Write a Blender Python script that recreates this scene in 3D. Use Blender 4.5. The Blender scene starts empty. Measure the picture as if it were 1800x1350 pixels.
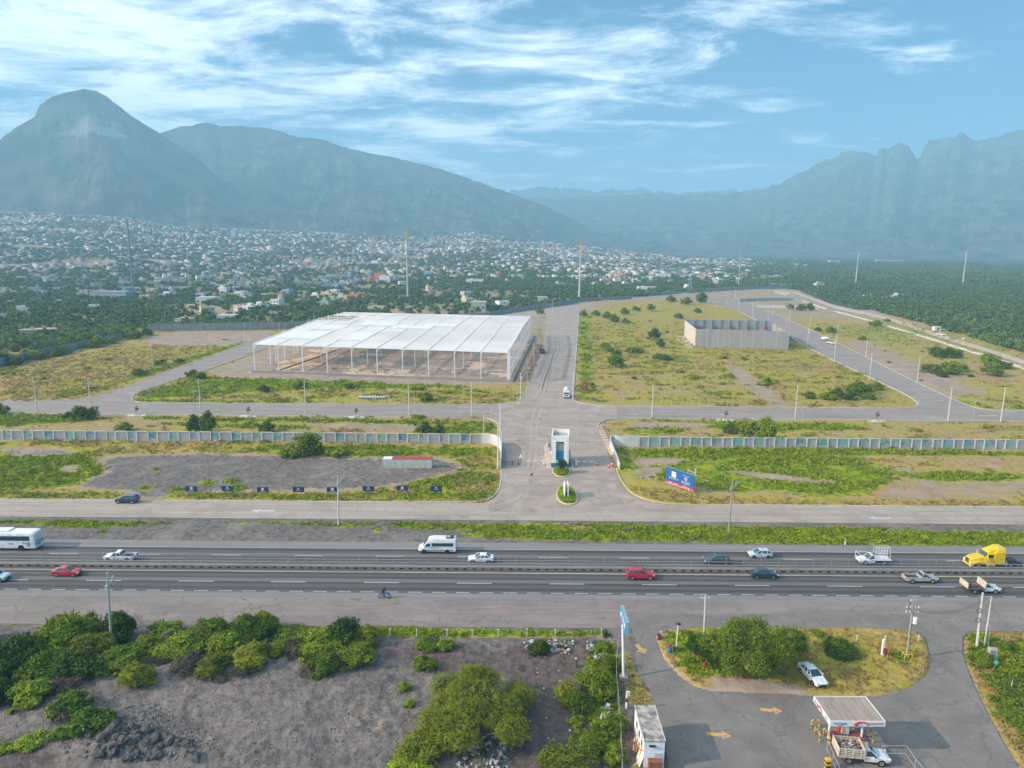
import bpy, math, random
import numpy as np
from mathutils import Vector, Matrix
random.seed(7); RNG = np.random.default_rng(7)
PI = math.pi
scene = bpy.context.scene
COL = scene.collection

# ------------------------------------------------------------------ camera
FPX, CAMH = 1250.0, 55.0
PITCH, ROLL = math.radians(11.1), math.radians(0.45)
FW = np.array([0, math.cos(PITCH), -math.sin(PITCH)])
_U0 = np.array([0, math.sin(PITCH), math.cos(PITCH)])
_X0 = np.array([1.0, 0, 0])
RT = math.cos(ROLL) * _X0 + math.sin(ROLL) * _U0
UP = -math.sin(ROLL) * _X0 + math.cos(ROLL) * _U0
cam = bpy.data.cameras.new("camera")
camo = bpy.data.objects.new("camera", cam)
COL.objects.link(camo)
cam.sensor_width = 36.0
cam.lens = FPX / 1800 * 36.0
cam.clip_start = 1.0
cam.clip_end = 60000
m = Matrix(((RT[0], UP[0], -FW[0], 0), (RT[1], UP[1], -FW[1], 0), (RT[2], UP[2], -FW[2], CAMH), (0, 0, 0, 1)))
camo.matrix_world = m
scene.camera = camo

# ------------------------------------------------------------------ sun, sky, exposure
SUN_EL, SUN_DIR = math.radians(27), math.radians(13)     # shadows run to +X, turned 13 degrees towards +Y
sun = bpy.data.lights.new("sun", 'SUN')
sun.energy = 5.0
sun.angle = math.radians(0.6)
sun.color = (1.0, 0.81, 0.65)
suno = bpy.data.objects.new("sun", sun)
COL.objects.link(suno)
sd = Vector((math.cos(SUN_EL) * math.cos(SUN_DIR), math.cos(SUN_EL) * math.sin(SUN_DIR), -math.sin(SUN_EL)))
suno.rotation_euler = sd.to_track_quat('-Z', 'Y').to_euler()
suno.location = (-200, 0, 300)

world = bpy.data.worlds.new("World")
scene.world = world
world.use_nodes = True
nt = world.node_tree
nt.nodes.clear()
N = nt.nodes.new
L = nt.links.new
out = N('ShaderNodeOutputWorld')
bg = N('ShaderNodeBackground')
bg.inputs['Strength'].default_value = 0.051
L(bg.outputs[0], out.inputs[0])
sky = N('ShaderNodeTexSky')
sky.sky_type = 'NISHITA'
sky.sun_disc = False
sky.sun_elevation = SUN_EL
sky.sun_rotation = math.radians(257)
sky.altitude = 500
sky.air_density = 1.0
sky.dust_density = 0.15
sky.ozone_density = 1.6
tint = N('ShaderNodeMix'); tint.data_type = 'RGBA'; tint.blend_type = 'MULTIPLY'
tint.inputs['Factor'].default_value = 1.0
L(sky.outputs[0], tint.inputs['A'])
tint.inputs['B'].default_value = (0.01, 0.95, 1.5, 1)
tc = N('ShaderNodeTexCoord')
sep = N('ShaderNodeSeparateXYZ'); L(tc.outputs['Generated'], sep.inputs[0])
def wmath(op, a, b=None, c=None, clamp=False):
    n = N('ShaderNodeMath'); n.operation = op; n.use_clamp = clamp
    for i, v in enumerate((a, b, c)):
        if v is None: continue
        if isinstance(v, (int, float)): n.inputs[i].default_value = v
        else: L(v, n.inputs[i])
    return n.outputs[0]
zz = wmath('MAXIMUM', wmath('ADD', sep.outputs['Z'], 0.09), 0.02)
u_ = wmath('DIVIDE', sep.outputs['X'], zz)
v_ = wmath('DIVIDE', sep.outputs['Y'], zz)
cmb = N('ShaderNodeCombineXYZ'); L(u_, cmb.inputs[0]); L(v_, cmb.inputs[1])
mp = N('ShaderNodeMapping'); mp.inputs['Rotation'].default_value = (0, 0, math.radians(24)); mp.inputs['Scale'].default_value = (0.8, 1.2, 1)
L(cmb.outputs[0], mp.inputs[0])
n1 = N('ShaderNodeTexNoise'); n1.inputs['Scale'].default_value = 1.9; n1.inputs['Detail'].default_value = 14; n1.inputs['Roughness'].default_value = 0.66; n1.inputs['Distortion'].default_value = 0.35
L(mp.outputs[0], n1.inputs[0])
n2 = N('ShaderNodeTexNoise'); n2.inputs['Scale'].default_value = 0.42; n2.inputs['Detail'].default_value = 3
L(cmb.outputs[0], n2.inputs[0])
# cover: thick high cloud to the left and centre, clear to the right
azm = wmath('DIVIDE', sep.outputs['X'], wmath('MAXIMUM', sep.outputs['Y'], 0.05))
cov = wmath('MULTIPLY_ADD', azm, -0.20, 0.07)
cov = wmath('MAXIMUM', cov, -0.10)
cl = wmath('ADD', n1.outputs['Fac'], cov)
cl = wmath('ADD', cl, wmath('MULTIPLY', wmath('SUBTRACT', n2.outputs['Fac'], 0.5), 0.45))
mr = N('ShaderNodeMapRange'); mr.interpolation_type = 'SMOOTHSTEP'
L(cl, mr.inputs['Value'])
mr.inputs['From Min'].default_value = 0.485; mr.inputs['From Max'].default_value = 0.76
mr.inputs['To Min'].default_value = 0.0; mr.inputs['To Max'].default_value = 0.9
cmix = N('ShaderNodeMix'); cmix.data_type = 'RGBA'
L(mr.outputs[0], cmix.inputs['Factor'])
L(tint.outputs['Result'], cmix.inputs['A'])
cmix.inputs['B'].default_value = (29, 31, 31.5, 1)
L(cmix.outputs['Result'], bg.inputs['Color'])

vs = scene.view_settings
vs.view_transform = 'Standard'; vs.look = 'None'; vs.exposure = 0.46; vs.gamma = 1.0
scene.cycles.max_bounces = 6
scene.cycles.diffuse_bounces = 3
scene.cycles.transparent_max_bounces = 6
scene.cycles.volume_bounces = 1
scene.cycles.use_denoising = True

# ------------------------------------------------------------------ helpers
def ray(px, py):
    return FW + (px - 900) / FPX * RT + (675 - py) / FPX * UP
def G(px, py, z=0.0):
    d = ray(px, py); t = (z - CAMH) / d[2]
    return Vector((d[0] * t, d[1] * t, z))
def G2(px, py): return tuple(G(px, py))[:2]
def height_px(px, py, top, foot=None):
    """metres of an upright standing at pixel (px, py) whose top is seen at row `top`"""
    g = G(px, py); d = ray(px, top); t = g.y / d[1]
    return CAMH + d[2] * t

_M = {}
def mat(name, col=(0.5, 0.5, 0.5), rough=0.7, metal=0.0, var=0.0, scale=3.0, stretch=None, bump=0.0, col2=None, coat=0.0, spec=0.5, lo=0.35, hi=0.65, detail=6, cracks=0.0, stains=0.0):
    if name in _M: return _M[name]
    mt = bpy.data.materials.new(name); mt.use_nodes = True
    nt = mt.node_tree; b = nt.nodes['Principled BSDF']
    b.inputs['Roughness'].default_value = rough; b.inputs['Metallic'].default_value = metal
    b.inputs['Coat Weight'].default_value = coat; b.inputs['Specular IOR Level'].default_value = spec
    b.inputs['Base Color'].default_value = (*col, 1)
    if var or col2 or bump:
        tcn = nt.nodes.new('ShaderNodeTexCoord'); mpn = nt.nodes.new('ShaderNodeMapping')
        nt.links.new(tcn.outputs['Object'], mpn.inputs[0])
        if stretch: mpn.inputs['Scale'].default_value = stretch
        nn = nt.nodes.new('ShaderNodeTexNoise'); nn.inputs['Scale'].default_value = scale; nn.inputs['Detail'].default_value = detail
        nn.inputs['Roughness'].default_value = 0.62
        nt.links.new(mpn.outputs[0], nn.inputs[0])
        r = nt.nodes.new('ShaderNodeMapRange'); r.inputs['From Min'].default_value = lo; r.inputs['From Max'].default_value = hi
        nt.links.new(nn.outputs['Fac'], r.inputs['Value'])
        mx = nt.nodes.new('ShaderNodeMix'); mx.data_type = 'RGBA'
        nt.links.new(r.outputs[0], mx.inputs['Factor'])
        c2 = col2 if col2 else tuple(c * (1 - var) for c in col)
        c1 = col if col2 else tuple(min(1, c * (1 + var * 0.6)) for c in col)
        mx.inputs['A'].default_value = (*c1, 1); mx.inputs['B'].default_value = (*c2, 1)
        nt.links.new(mx.outputs['Result'], b.inputs['Base Color'])
        def layer(prev, fac, c3):
            m3 = nt.nodes.new('ShaderNodeMix'); m3.data_type = 'RGBA'; nt.links.new(fac, m3.inputs['Factor']); nt.links.new(prev, m3.inputs['A']); m3.inputs['B'].default_value = (*c3, 1); return m3.outputs['Result']
        last = mx.outputs['Result']
        if stains:
            for sc_, lo_, hi_, dk in ((.09, .52, .62, .72), (.55, .60, .68, .6), (.23, .63, .70, 1.22)):
                n3 = nt.nodes.new('ShaderNodeTexNoise'); n3.inputs['Scale'].default_value = sc_; n3.inputs['Detail'].default_value = 8; n3.inputs['Roughness'].default_value = .7; nt.links.new(tcn.outputs['Object'], n3.inputs[0])
                r3 = nt.nodes.new('ShaderNodeMapRange'); r3.inputs['From Min'].default_value = lo_; r3.inputs['From Max'].default_value = hi_; r3.inputs['To Max'].default_value = stains; nt.links.new(n3.outputs['Fac'], r3.inputs['Value']); last = layer(last, r3.outputs[0], tuple(min(1, c * dk) for c in col))
        if cracks:
            nw = nt.nodes.new('ShaderNodeTexNoise'); nw.inputs['Scale'].default_value = .8; nw.inputs['Detail'].default_value = 4; nt.links.new(tcn.outputs['Object'], nw.inputs[0])
            vm = nt.nodes.new('ShaderNodeVectorMath'); vm.operation = 'MULTIPLY_ADD'; nt.links.new(nw.outputs['Color'], vm.inputs[0]); vm.inputs[1].default_value = (3, 3, 0); nt.links.new(tcn.outputs['Object'], vm.inputs[2])
            vo = nt.nodes.new('ShaderNodeTexVoronoi'); vo.feature = 'DISTANCE_TO_EDGE'; vo.inputs['Scale'].default_value = .16; nt.links.new(vm.outputs[0], vo.inputs['Vector'])
            r4 = nt.nodes.new('ShaderNodeMapRange'); r4.inputs['From Min'].default_value = .004; r4.inputs['From Max'].default_value = .013; r4.inputs['To Min'].default_value = cracks; r4.inputs['To Max'].default_value = 0; nt.links.new(vo.outputs['Distance'], r4.inputs['Value'])
            last = layer(last, r4.outputs[0], tuple(c * .45 for c in col))
        nt.links.new(last, b.inputs['Base Color'])
        if bump:
            bp = nt.nodes.new('ShaderNodeBump'); bp.inputs['Strength'].default_value = bump; bp.inputs['Distance'].default_value = 0.1
            nt.links.new(nn.outputs['Fac'], bp.inputs['Height']); nt.links.new(bp.outputs[0], b.inputs['Normal'])
    _M[name] = mt
    return mt

def leafmat(name, c1, c2, scale=1.2, trans=0.25):
    if name in _M: return _M[name]
    mt = bpy.data.materials.new(name); mt.use_nodes = True
    nt = mt.node_tree; nd = nt.nodes; nd.clear(); lk = nt.links.new
    o = nd.new('ShaderNodeOutputMaterial'); mx = nd.new('ShaderNodeMixShader'); lk(mx.outputs[0], o.inputs[0])
    d = nd.new('ShaderNodeBsdfPrincipled'); d.inputs['Roughness'].default_value = 0.65; d.inputs['Specular IOR Level'].default_value = 0.25
    t = nd.new('ShaderNodeBsdfTranslucent'); mx.inputs[0].default_value = trans
    lk(d.outputs[0], mx.inputs[1]); lk(t.outputs[0], mx.inputs[2])
    g = nd.new('ShaderNodeNewGeometry'); nn = nd.new('ShaderNodeTexNoise'); nn.inputs['Scale'].default_value = scale; nn.inputs['Detail'].default_value = 3
    lk(g.outputs['Position'], nn.inputs[0])
    oi = nd.new('ShaderNodeObjectInfo')
    ma = nd.new('ShaderNodeMath'); ma.operation = 'MULTIPLY_ADD'; lk(oi.outputs['Random'], ma.inputs[0]); ma.inputs[1].default_value = 0.5; ma.inputs[2].default_value = -0.25
    ad = nd.new('ShaderNodeMath'); ad.operation = 'ADD'; lk(nn.outputs['Fac'], ad.inputs[0]); lk(ma.outputs[0], ad.inputs[1])
    ri = nd.new('ShaderNodeMath'); ri.operation = 'MULTIPLY_ADD'; lk(g.outputs['Random Per Island'], ri.inputs[0]); ri.inputs[1].default_value = 0.36; lk(ad.outputs[0], ri.inputs[2])
    r = nd.new('ShaderNodeMapRange'); r.inputs['From Min'].default_value = 0.35; r.inputs['From Max'].default_value = 1.0
    lk(ri.outputs[0], r.inputs['Value'])
    m2 = nd.new('ShaderNodeMix'); m2.data_type = 'RGBA'; lk(r.outputs[0], m2.inputs['Factor'])
    m2.inputs['A'].default_value = (*c1, 1); m2.inputs['B'].default_value = (*c2, 1)
    lk(m2.outputs['Result'], d.inputs['Base Color']); lk(m2.outputs['Result'], t.inputs['Color'])
    _M[name] = mt
    return mt

class MB:
    def __init__(s): s.v = []; s.f = []; s.m = []; s.mats = []
    def mi(s, m):
        if m not in s.mats: s.mats.append(m)
        return s.mats.index(m)
    def add(s, vs, fs, m):
        b = len(s.v); k = s.mi(m)
        s.v += [tuple(v) for v in vs]
        for f in fs: s.f.append(tuple(i + b for i in f)); s.m.append(k)
    def box(s, c, d, m, rz=0.0, taper=1.0):
        x, y, z = d[0] / 2, d[1] / 2, d[2] / 2
        ca, sa = math.cos(rz), math.sin(rz); vs = []
        for dz in (-1, 1):
            k = taper if dz > 0 else 1
            for dx, dy in ((-1, -1), (1, -1), (1, 1), (-1, 1)):
                a, b = dx * x * k, dy * y * k
                vs.append((c[0] + a * ca - b * sa, c[1] + a * sa + b * ca, c[2] + dz * z))
        s.add(vs, [(3, 2, 1, 0), (4, 5, 6, 7), (0, 1, 5, 4), (1, 2, 6, 5), (2, 3, 7, 6), (3, 0, 4, 7)], m)
    def tube(s, p0, p1, r0, m, r1=None, n=8, cap=True):
        p0, p1 = Vector(p0), Vector(p1); r1 = r0 if r1 is None else r1
        d = (p1 - p0).normalized(); a = d.orthogonal().normalized(); b = d.cross(a)
        vs = []
        for p, r in ((p0, r0), (p1, r1)):
            for i in range(n):
                t = 2 * PI * i / n; vs.append(p + a * math.cos(t) * r + b * math.sin(t) * r)
        fs = [(i, (i + 1) % n, n + (i + 1) % n, n + i) for i in range(n)]
        if cap: fs += [tuple(range(n))[::-1], tuple(range(n, 2 * n))]
        s.add(vs, fs, m)
    def path(s, pts, r, m, n=6):
        for a, b in zip(pts[:-1], pts[1:]): s.tube(a, b, r, m, n=n)
    def poly(s, pts, m): s.add(pts, [tuple(range(len(pts)))], m)
    def prism(s, pts2, z0, z1, m):
        n = len(pts2); vs = [(p[0], p[1], z0) for p in pts2] + [(p[0], p[1], z1) for p in pts2]
        s.add(vs, [tuple(range(n))[::-1], tuple(range(n, 2 * n))] + [(i, (i + 1) % n, n + (i + 1) % n, n + i) for i in range(n)], m)
    def loft(s, rings, m, caps=True, close=True):
        n = len(rings[0]); vs = [p for r in rings for p in r]; fs = []
        for k in range(len(rings) - 1):
            for i in range(n if close else n - 1):
                j = (i + 1) % n; fs.append((k * n + i, k * n + j, (k + 1) * n + j, (k + 1) * n + i))
        if caps: fs += [tuple(range(n))[::-1], tuple(range((len(rings) - 1) * n, len(rings) * n))]
        s.add(vs, fs, m)
    def ball(s, c, r, m, sz=(1, 1, 1), nu=10, nv=6):
        vs = [(c[0], c[1], c[2] - r * sz[2])]; fs = []
        for j in range(1, nv):
            t = -PI / 2 + PI * j / nv
            for i in range(nu):
                a = 2 * PI * i / nu
                vs.append((c[0] + r * sz[0] * math.cos(t) * math.cos(a), c[1] + r * sz[1] * math.cos(t) * math.sin(a), c[2] + r * sz[2] * math.sin(t)))
        vs.append((c[0], c[1], c[2] + r * sz[2]))
        for i in range(nu): fs.append((0, 1 + (i + 1) % nu, 1 + i))
        for j in range(nv - 2):
            for i in range(nu):
                a = 1 + j * nu; fs.append((a + i, a + (i + 1) % nu, a + nu + (i + 1) % nu, a + nu + i))
        a = 1 + (nv - 2) * nu
        for i in range(nu): fs.append((a + i, a + (i + 1) % nu, len(vs) - 1))
        s.add(vs, fs, m)
    def mesh(s, name, smooth=False):
        me = bpy.data.meshes.new(name); me.from_pydata(s.v, [], s.f); me.update()
        for m_ in s.mats: me.materials.append(m_)
        me.polygons.foreach_set('material_index', s.m)
        if smooth: me.polygons.foreach_set('use_smooth', [True] * len(s.f))
        return me
    def build(s, name, parent=None, smooth=False, bevel=0.0, loc=None, rz=None):
        o = bpy.data.objects.new(name, s.mesh(name, smooth)); COL.objects.link(o)
        if parent: o.parent = parent
        if bevel:
            bm_ = o.modifiers.new('bevel', 'BEVEL'); bm_.width = bevel; bm_.segments = 2; bm_.limit_method = 'ANGLE'
        if loc is not None: o.location = loc
        if rz is not None: o.rotation_euler = (0, 0, rz)
        return o

def tag(o, label=None, cat=None, group=None, kind=None):
    if label: o['label'] = label
    if cat: o['category'] = cat
    if group: o['group'] = group
    if kind: o['kind'] = kind
    return o
def thing(name, label, cat, loc=(0, 0, 0), rz=0.0, group=None):
    o = bpy.data.objects.new(name, None); COL.objects.link(o)
    o.location = loc; o.rotation_euler = (0, 0, rz); o.empty_display_size = 0.5
    return tag(o, label, cat, group)
def dup(root, loc, rz=0.0, label=None, sc=None, group=None):
    r = root.copy(); COL.objects.link(r); r.location = loc; r.rotation_euler = (0, 0, rz)
    if sc is not None: r.scale = (sc, sc, sc) if isinstance(sc, (int, float)) else sc
    if label: r['label'] = label
    if group: r['group'] = group
    for ch in list(root.children):
        c = ch.copy(); COL.objects.link(c); c.parent = r
        for g in list(ch.children):
            d = g.copy(); COL.objects.link(d); d.parent = c
    return r
def npmesh(name, V, F, mats, mi=None, smooth=False):
    """V (n,3) array, F (k,4) or (k,3) array"""
    me = bpy.data.meshes.new(name); k = F.shape[1]
    me.vertices.add(len(V)); me.vertices.foreach_set('co', V.astype(np.float32).ravel())
    me.loops.add(F.size); me.loops.foreach_set('vertex_index', F.astype(np.int32).ravel())
    me.polygons.add(len(F)); me.polygons.foreach_set('loop_start', np.arange(0, F.size, k, dtype=np.int32))
    me.polygons.foreach_set('loop_total', np.full(len(F), k, dtype=np.int32))
    for m_ in mats: me.materials.append(m_)
    if mi is not None: me.polygons.foreach_set('material_index', mi.astype(np.int32))
    if smooth: me.polygons.foreach_set('use_smooth', np.ones(len(F), dtype=bool))
    me.update(calc_edges=True)
    return me
def link(name, me, parent=None):
    o = bpy.data.objects.new(name, me); COL.objects.link(o)
    if parent: o.parent = parent
    return o

def _hash(ix, iy, s):
    h = (ix * 374761393 + iy * 668265263 + s * 1442695041) & 0xffffffff
    h = ((h ^ (h >> 13)) * 1274126177) & 0xffffffff
    return ((h ^ (h >> 16)) & 0xffff) / 65535.0
def vnoise(x, y, s=0):
    x = np.asarray(x, float); y = np.asarray(y, float)
    ix = np.floor(x).astype(np.int64); iy = np.floor(y).astype(np.int64); fx = x - ix; fy = y - iy
    fx = fx * fx * (3 - 2 * fx); fy = fy * fy * (3 - 2 * fy)
    a = _hash(ix, iy, s); b = _hash(ix + 1, iy, s); c = _hash(ix, iy + 1, s); d = _hash(ix + 1, iy + 1, s)
    return (a * (1 - fx) + b * fx) * (1 - fy) + (c * (1 - fx) + d * fx) * fy
def fbm(x, y, o=4, s=0):
    r = 0; a = 1; t = 0
    for k in range(o): r = r + a * vnoise(x * 2 ** k, y * 2 ** k, s + k); t += a; a *= .5
    return r / t
def sdist(poly, X, Y):
    """signed distance to polygon, negative inside"""
    P_ = np.array(poly, float); n = len(P_); d = np.full(X.shape, 1e18); ins = np.zeros(X.shape, bool)
    for i in range(n):
        ax, ay = P_[i]; bx, by = P_[(i + 1) % n]; ex, ey = bx - ax, by - ay
        t = np.clip(((X - ax) * ex + (Y - ay) * ey) / (ex * ex + ey * ey + 1e-12), 0, 1)
        d = np.minimum(d, (X - ax - t * ex) ** 2 + (Y - ay - t * ey) ** 2)
        c = ((ay > Y) != (by > Y)) & (X < (bx - ax) * (Y - ay) / (by - ay + 1e-12) + ax)
        ins ^= c
    d = np.sqrt(d)
    return np.where(ins, -d, d)
def inpoly(poly, x, y): return sdist(poly, np.array([x]), np.array([y]))[0] < 0
def GP(*pts): return [G2(*p) for p in pts]
def smooth_poly(pts, it=2):
    for _ in range(it):
        q = []
        for i in range(len(pts)):
            a, b = pts[i], pts[(i + 1) % len(pts)]
            q += [(a[0] * .75 + b[0] * .25, a[1] * .75 + b[1] * .25), (a[0] * .25 + b[0] * .75, a[1] * .25 + b[1] * .75)]
        pts = q
    return pts
def smooth_line(pts, it=2):
    for _ in range(it):
        q = [pts[0]]
        for a, b in zip(pts[:-1], pts[1:]):
            q += [(a[0] * .75 + b[0] * .25, a[1] * .75 + b[1] * .25), (a[0] * .25 + b[0] * .75, a[1] * .25 + b[1] * .75)]
        pts = q + [pts[-1]]
    return pts
# ------------------------------------------------------------------ materials of the ground
SOIL = (0.40, 0.30, 0.235)
def ground_material():
    mt = bpy.data.materials.new('ground'); mt.use_nodes = True
    nt = mt.node_tree; nd = nt.nodes; lk = nt.links.new; b = nd['Principled BSDF']
    b.inputs['Roughness'].default_value = 0.95; b.inputs['Specular IOR Level'].default_value = 0.15
    tcn = nd.new('ShaderNodeTexCoord')
    def noise(sc, det=5, stretch=None, rough=0.6):
        n = nd.new('ShaderNodeTexNoise'); n.inputs['Scale'].default_value = sc; n.inputs['Detail'].default_value = det; n.inputs['Roughness'].default_value = rough
        if stretch:
            m_ = nd.new('ShaderNodeMapping'); m_.inputs['Scale'].default_value = stretch; lk(tcn.outputs['Object'], m_.inputs[0]); lk(m_.outputs[0], n.inputs[0])
        else: lk(tcn.outputs['Object'], n.inputs[0])
        return n.outputs['Fac']
    def math_(op, a, b_):
        n = nd.new('ShaderNodeMath'); n.operation = op
        for i, v in enumerate((a, b_)):
            if isinstance(v, (int, float)): n.inputs[i].default_value = v
            else: lk(v, n.inputs[i])
        return n.outputs[0]
    def rng(v, a, c):
        n = nd.new('ShaderNodeMapRange'); n.interpolation_type = 'SMOOTHSTEP'; n.inputs['From Min'].default_value = a; n.inputs['From Max'].default_value = c
        lk(v, n.inputs['Value']); return n.outputs[0]
    def mix(f, A, B):
        n = nd.new('ShaderNodeMix'); n.data_type = 'RGBA'
        if isinstance(f, float): n.inputs['Factor'].default_value = f
        else: lk(f, n.inputs['Factor'])
        for s_, v in (('A', A), ('B', B)):
            if isinstance(v, tuple): n.inputs[s_].default_value = (*v, 1)
            else: lk(v, n.inputs[s_])
        return n.outputs['Result']
    def attr(nm):
        n = nd.new('ShaderNodeAttribute'); n.attribute_name = nm; return n.outputs['Fac']
    nb = noise(0.035, 6); nm = noise(0.16, 6); nf = noise(0.9, 6); nff = noise(5.0, 5); ns = noise(0.3, 5, (0.35, 1.4, 1))
    soil = mix(rng(nm, .35, .7), SOIL, (0.30, 0.235, 0.175))
    grav = mix(rng(nf, .35, .7), (0.215, 0.188, 0.168), (0.11, 0.096, 0.087))
    grav = mix(rng(nm, .45, .75), grav, (0.28, 0.235, 0.21))
    grav = mix(rng(nff, .52, .75), grav, (0.075, 0.067, 0.064))
    dirt = mix(rng(nf, .4, .7), (0.15, 0.112, 0.098), (0.075, 0.062, 0.058))
    dry = mix(rng(nf, .35, .65), (0.48, 0.345, 0.11), (0.30, 0.205, 0.07))
    dry = mix(rng(nb, .4, .65), dry, (0.38, 0.33, 0.035))
    dry = mix(rng(nff, .5, .75), dry, (0.15, 0.115, 0.06))
    green = mix(rng(nf, .35, .65), (0.25, 0.31, 0.004), (0.075, 0.15, 0.004))
    green = mix(rng(nm, .45, .7), green, (0.34, 0.34, 0.008))
    green = mix(rng(nff, .55, .8), green, (0.04, 0.075, 0.012))
    nmix = math_('ADD', math_('MULTIPLY', nm, 0.5), math_('MULTIPLY', nf, 0.5))
    nmix2 = math_('ADD', math_('MULTIPLY', ns, 0.6), math_('MULTIPLY', nff, 0.4))
    def thr(at, n_, w=1.6, soft=.09):
        return rng(math_('ADD', attr(at), math_('MULTIPLY', math_('SUBTRACT', n_, 0.5), w)), .5 - soft, .5 + soft)
    c = mix(thr('k', nmix, 1.7, .12), soil, grav)
    c = mix(thr('b', nm, .8, .15), c, dirt)
    c = mix(thr('d', nmix2, 2.6, .16), c, dry)
    c = mix(thr('g', nmix, 2.4, .10), c, green)
    c = mix(thr('f', nb, .8, .2), c, mix(rng(nm, .35, .65), (0.035, 0.06, 0.02), (0.085, 0.10, 0.04)))
    lk(c, b.inputs['Base Color'])
    bp = nd.new('ShaderNodeBump'); bp.inputs['Distance'].default_value = 0.35; bp.inputs['Strength'].default_value = 0.75
    lk(math_('ADD', nf, math_('MULTIPLY', nff, 0.35)), bp.inputs['Height']); lk(bp.outputs[0], b.inputs['Normal'])
    return mt

# highway cross-section (metres north of the camera)
Y_FENCE, Y_APRON0, Y_SHOULD, Y_LOW0, Y_LOW1 = 93.2, 95.2, 103.7, 105.4, 113.0
Y_MED0, Y_UP0, Y_UP1, Y_GR0, Y_SV0, Y_SV1 = 113.0, 115.4, 122.4, 127.4, 136.4, 146.0
Y_WALL = G(450, 778).y
Y_IN0, Y_IN1 = 224.3, 241.6
XR = 620

road_polys = {}
apron = GP((858, 884), (873, 872), (880, 855), (881, 830), (881, 770), (879, 752), (872, 741), (860, 735), (862, 712), (900, 706), (915, 704),
           (1007, 704), (1022, 708), (1060, 712), (1085, 716), (1085, 736), (1062, 740), (1051, 746), (1051, 756), (1058, 772), (1068, 795), (1080, 825), (1092, 850), (1108, 868), (1140, 883), (1195, 890), (1195, 900), (858, 900))
street = GP((905, 716), (917, 700), (930, 672), (942, 640), (950, 615), (957, 585), (964, 560), (962, 556), (880, 562), (800, 566), (800, 562), (900, 552), (960, 541), (1018, 535.5), (1018.5, 545), (1014, 600), (1010, 650), (1007, 700), (1007, 716))
left_road = smooth_poly(GP((60, 706), (150, 701), (185, 692), (225, 678), (300, 650), (355, 632), (400, 615), (440, 601), (480, 590), (560, 569), (590, 569), (520, 592), (455, 618), (410, 634), (350, 655), (290, 674), (250, 687), (232, 697), (232, 704), (240, 709), (240, 730), (60, 730)), 1)
right_road = smooth_poly(GP((1560, 719), (1600, 718), (1616, 714), (1610, 705), (1590, 692), (1530, 664), (1440, 622), (1380, 588), (1300, 548), (1262, 528), (1180, 522), (1080, 526), (1080, 523), (1180, 518), (1290, 521), (1330, 539), (1385, 561), (1475, 604), (1535, 634), (1610, 672), (1690, 709), (1730, 722), (1780, 724), (1780, 742), (1560, 742)), 1)
dirt_track = GP((1330, 537), (1400, 537), (1440, 541), (1440, 544), (1400, 542), (1335, 541))
side_track = GP((1380, 520), (1392, 514), (1420, 524), (1470, 543), (1516, 552), (1560, 562), (1648, 592), (1720, 614), (1800, 640), (1900, 672), (1900, 664), (1800, 633), (1720, 608), (1648, 586), (1560, 557), (1516, 547), (1470, 538), (1400, 514), (1360, 511), (1360, 514))
station = GP((1108, 1098), (1120, 1130), (1118, 1160), (1122, 1185), (1145, 1215), (1152, 1245), (1168, 1300), (1175, 1345), (1180, 1500), (1900, 1500), (1850, 1420), (1790, 1350), (1760, 1300), (1728, 1240), (1705, 1190), (1692, 1150), (1692, 1122), (1705, 1108), (1705, 1080), (1108, 1080))
island = smooth_poly(GP((1150, 1112), (1156, 1140), (1170, 1165), (1195, 1192), (1225, 1211), (1262, 1218), (1330, 1219), (1430, 1224), (1520, 1227), (1570, 1222), (1612, 1205), (1634, 1180), (1637, 1155), (1628, 1122), (1612, 1109), (1500, 1103), (1400, 1105), (1300, 1101), (1190, 1106)), 1)
RIGHT_VERGE = GP((1705, 1108), (1693, 1122), (1692, 1150), (1705, 1190), (1728, 1240), (1760, 1300), (1790, 1350), (1850, 1420), (2300, 1420), (2000, 1115), (1780, 1104))
SITE_OUT = GP((-400, 730), (-60, 672), (0, 647), (60, 630), (150, 612), (215, 597), (262, 583), (480, 579), (600, 560), (800, 558), (860, 555), (905, 548), (1010, 533.5), (1060, 528), (1250, 514), (1370, 507), (1395, 510), (1450, 533), (1549, 558), (1680, 598), (1800, 636), (2000, 700)) + [(800, 200), (-800, 200)]

def terrain(X, Y):
    """long-wave relief: flat site, then the town climbing the foot of the left-hand mountain"""
    X = np.asarray(X, float); Y = np.asarray(Y, float)
    px = 900 + FPX * X / np.maximum(Y, 1) / 0.981
    r = np.hypot(X, Y)
    top = np.interp(px, [-400, 0, 220, 300, 480, 600, 700, 760, 830, 900, 1000, 1100, 1200, 2400], [150, 142, 134, 108, 98, 94, 84, 78, 100, 78, 56, 34, 10, 0])
    t = np.clip((r - 1050) / 1650, 0, 1.0)
    return top * t ** 1.5

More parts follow.
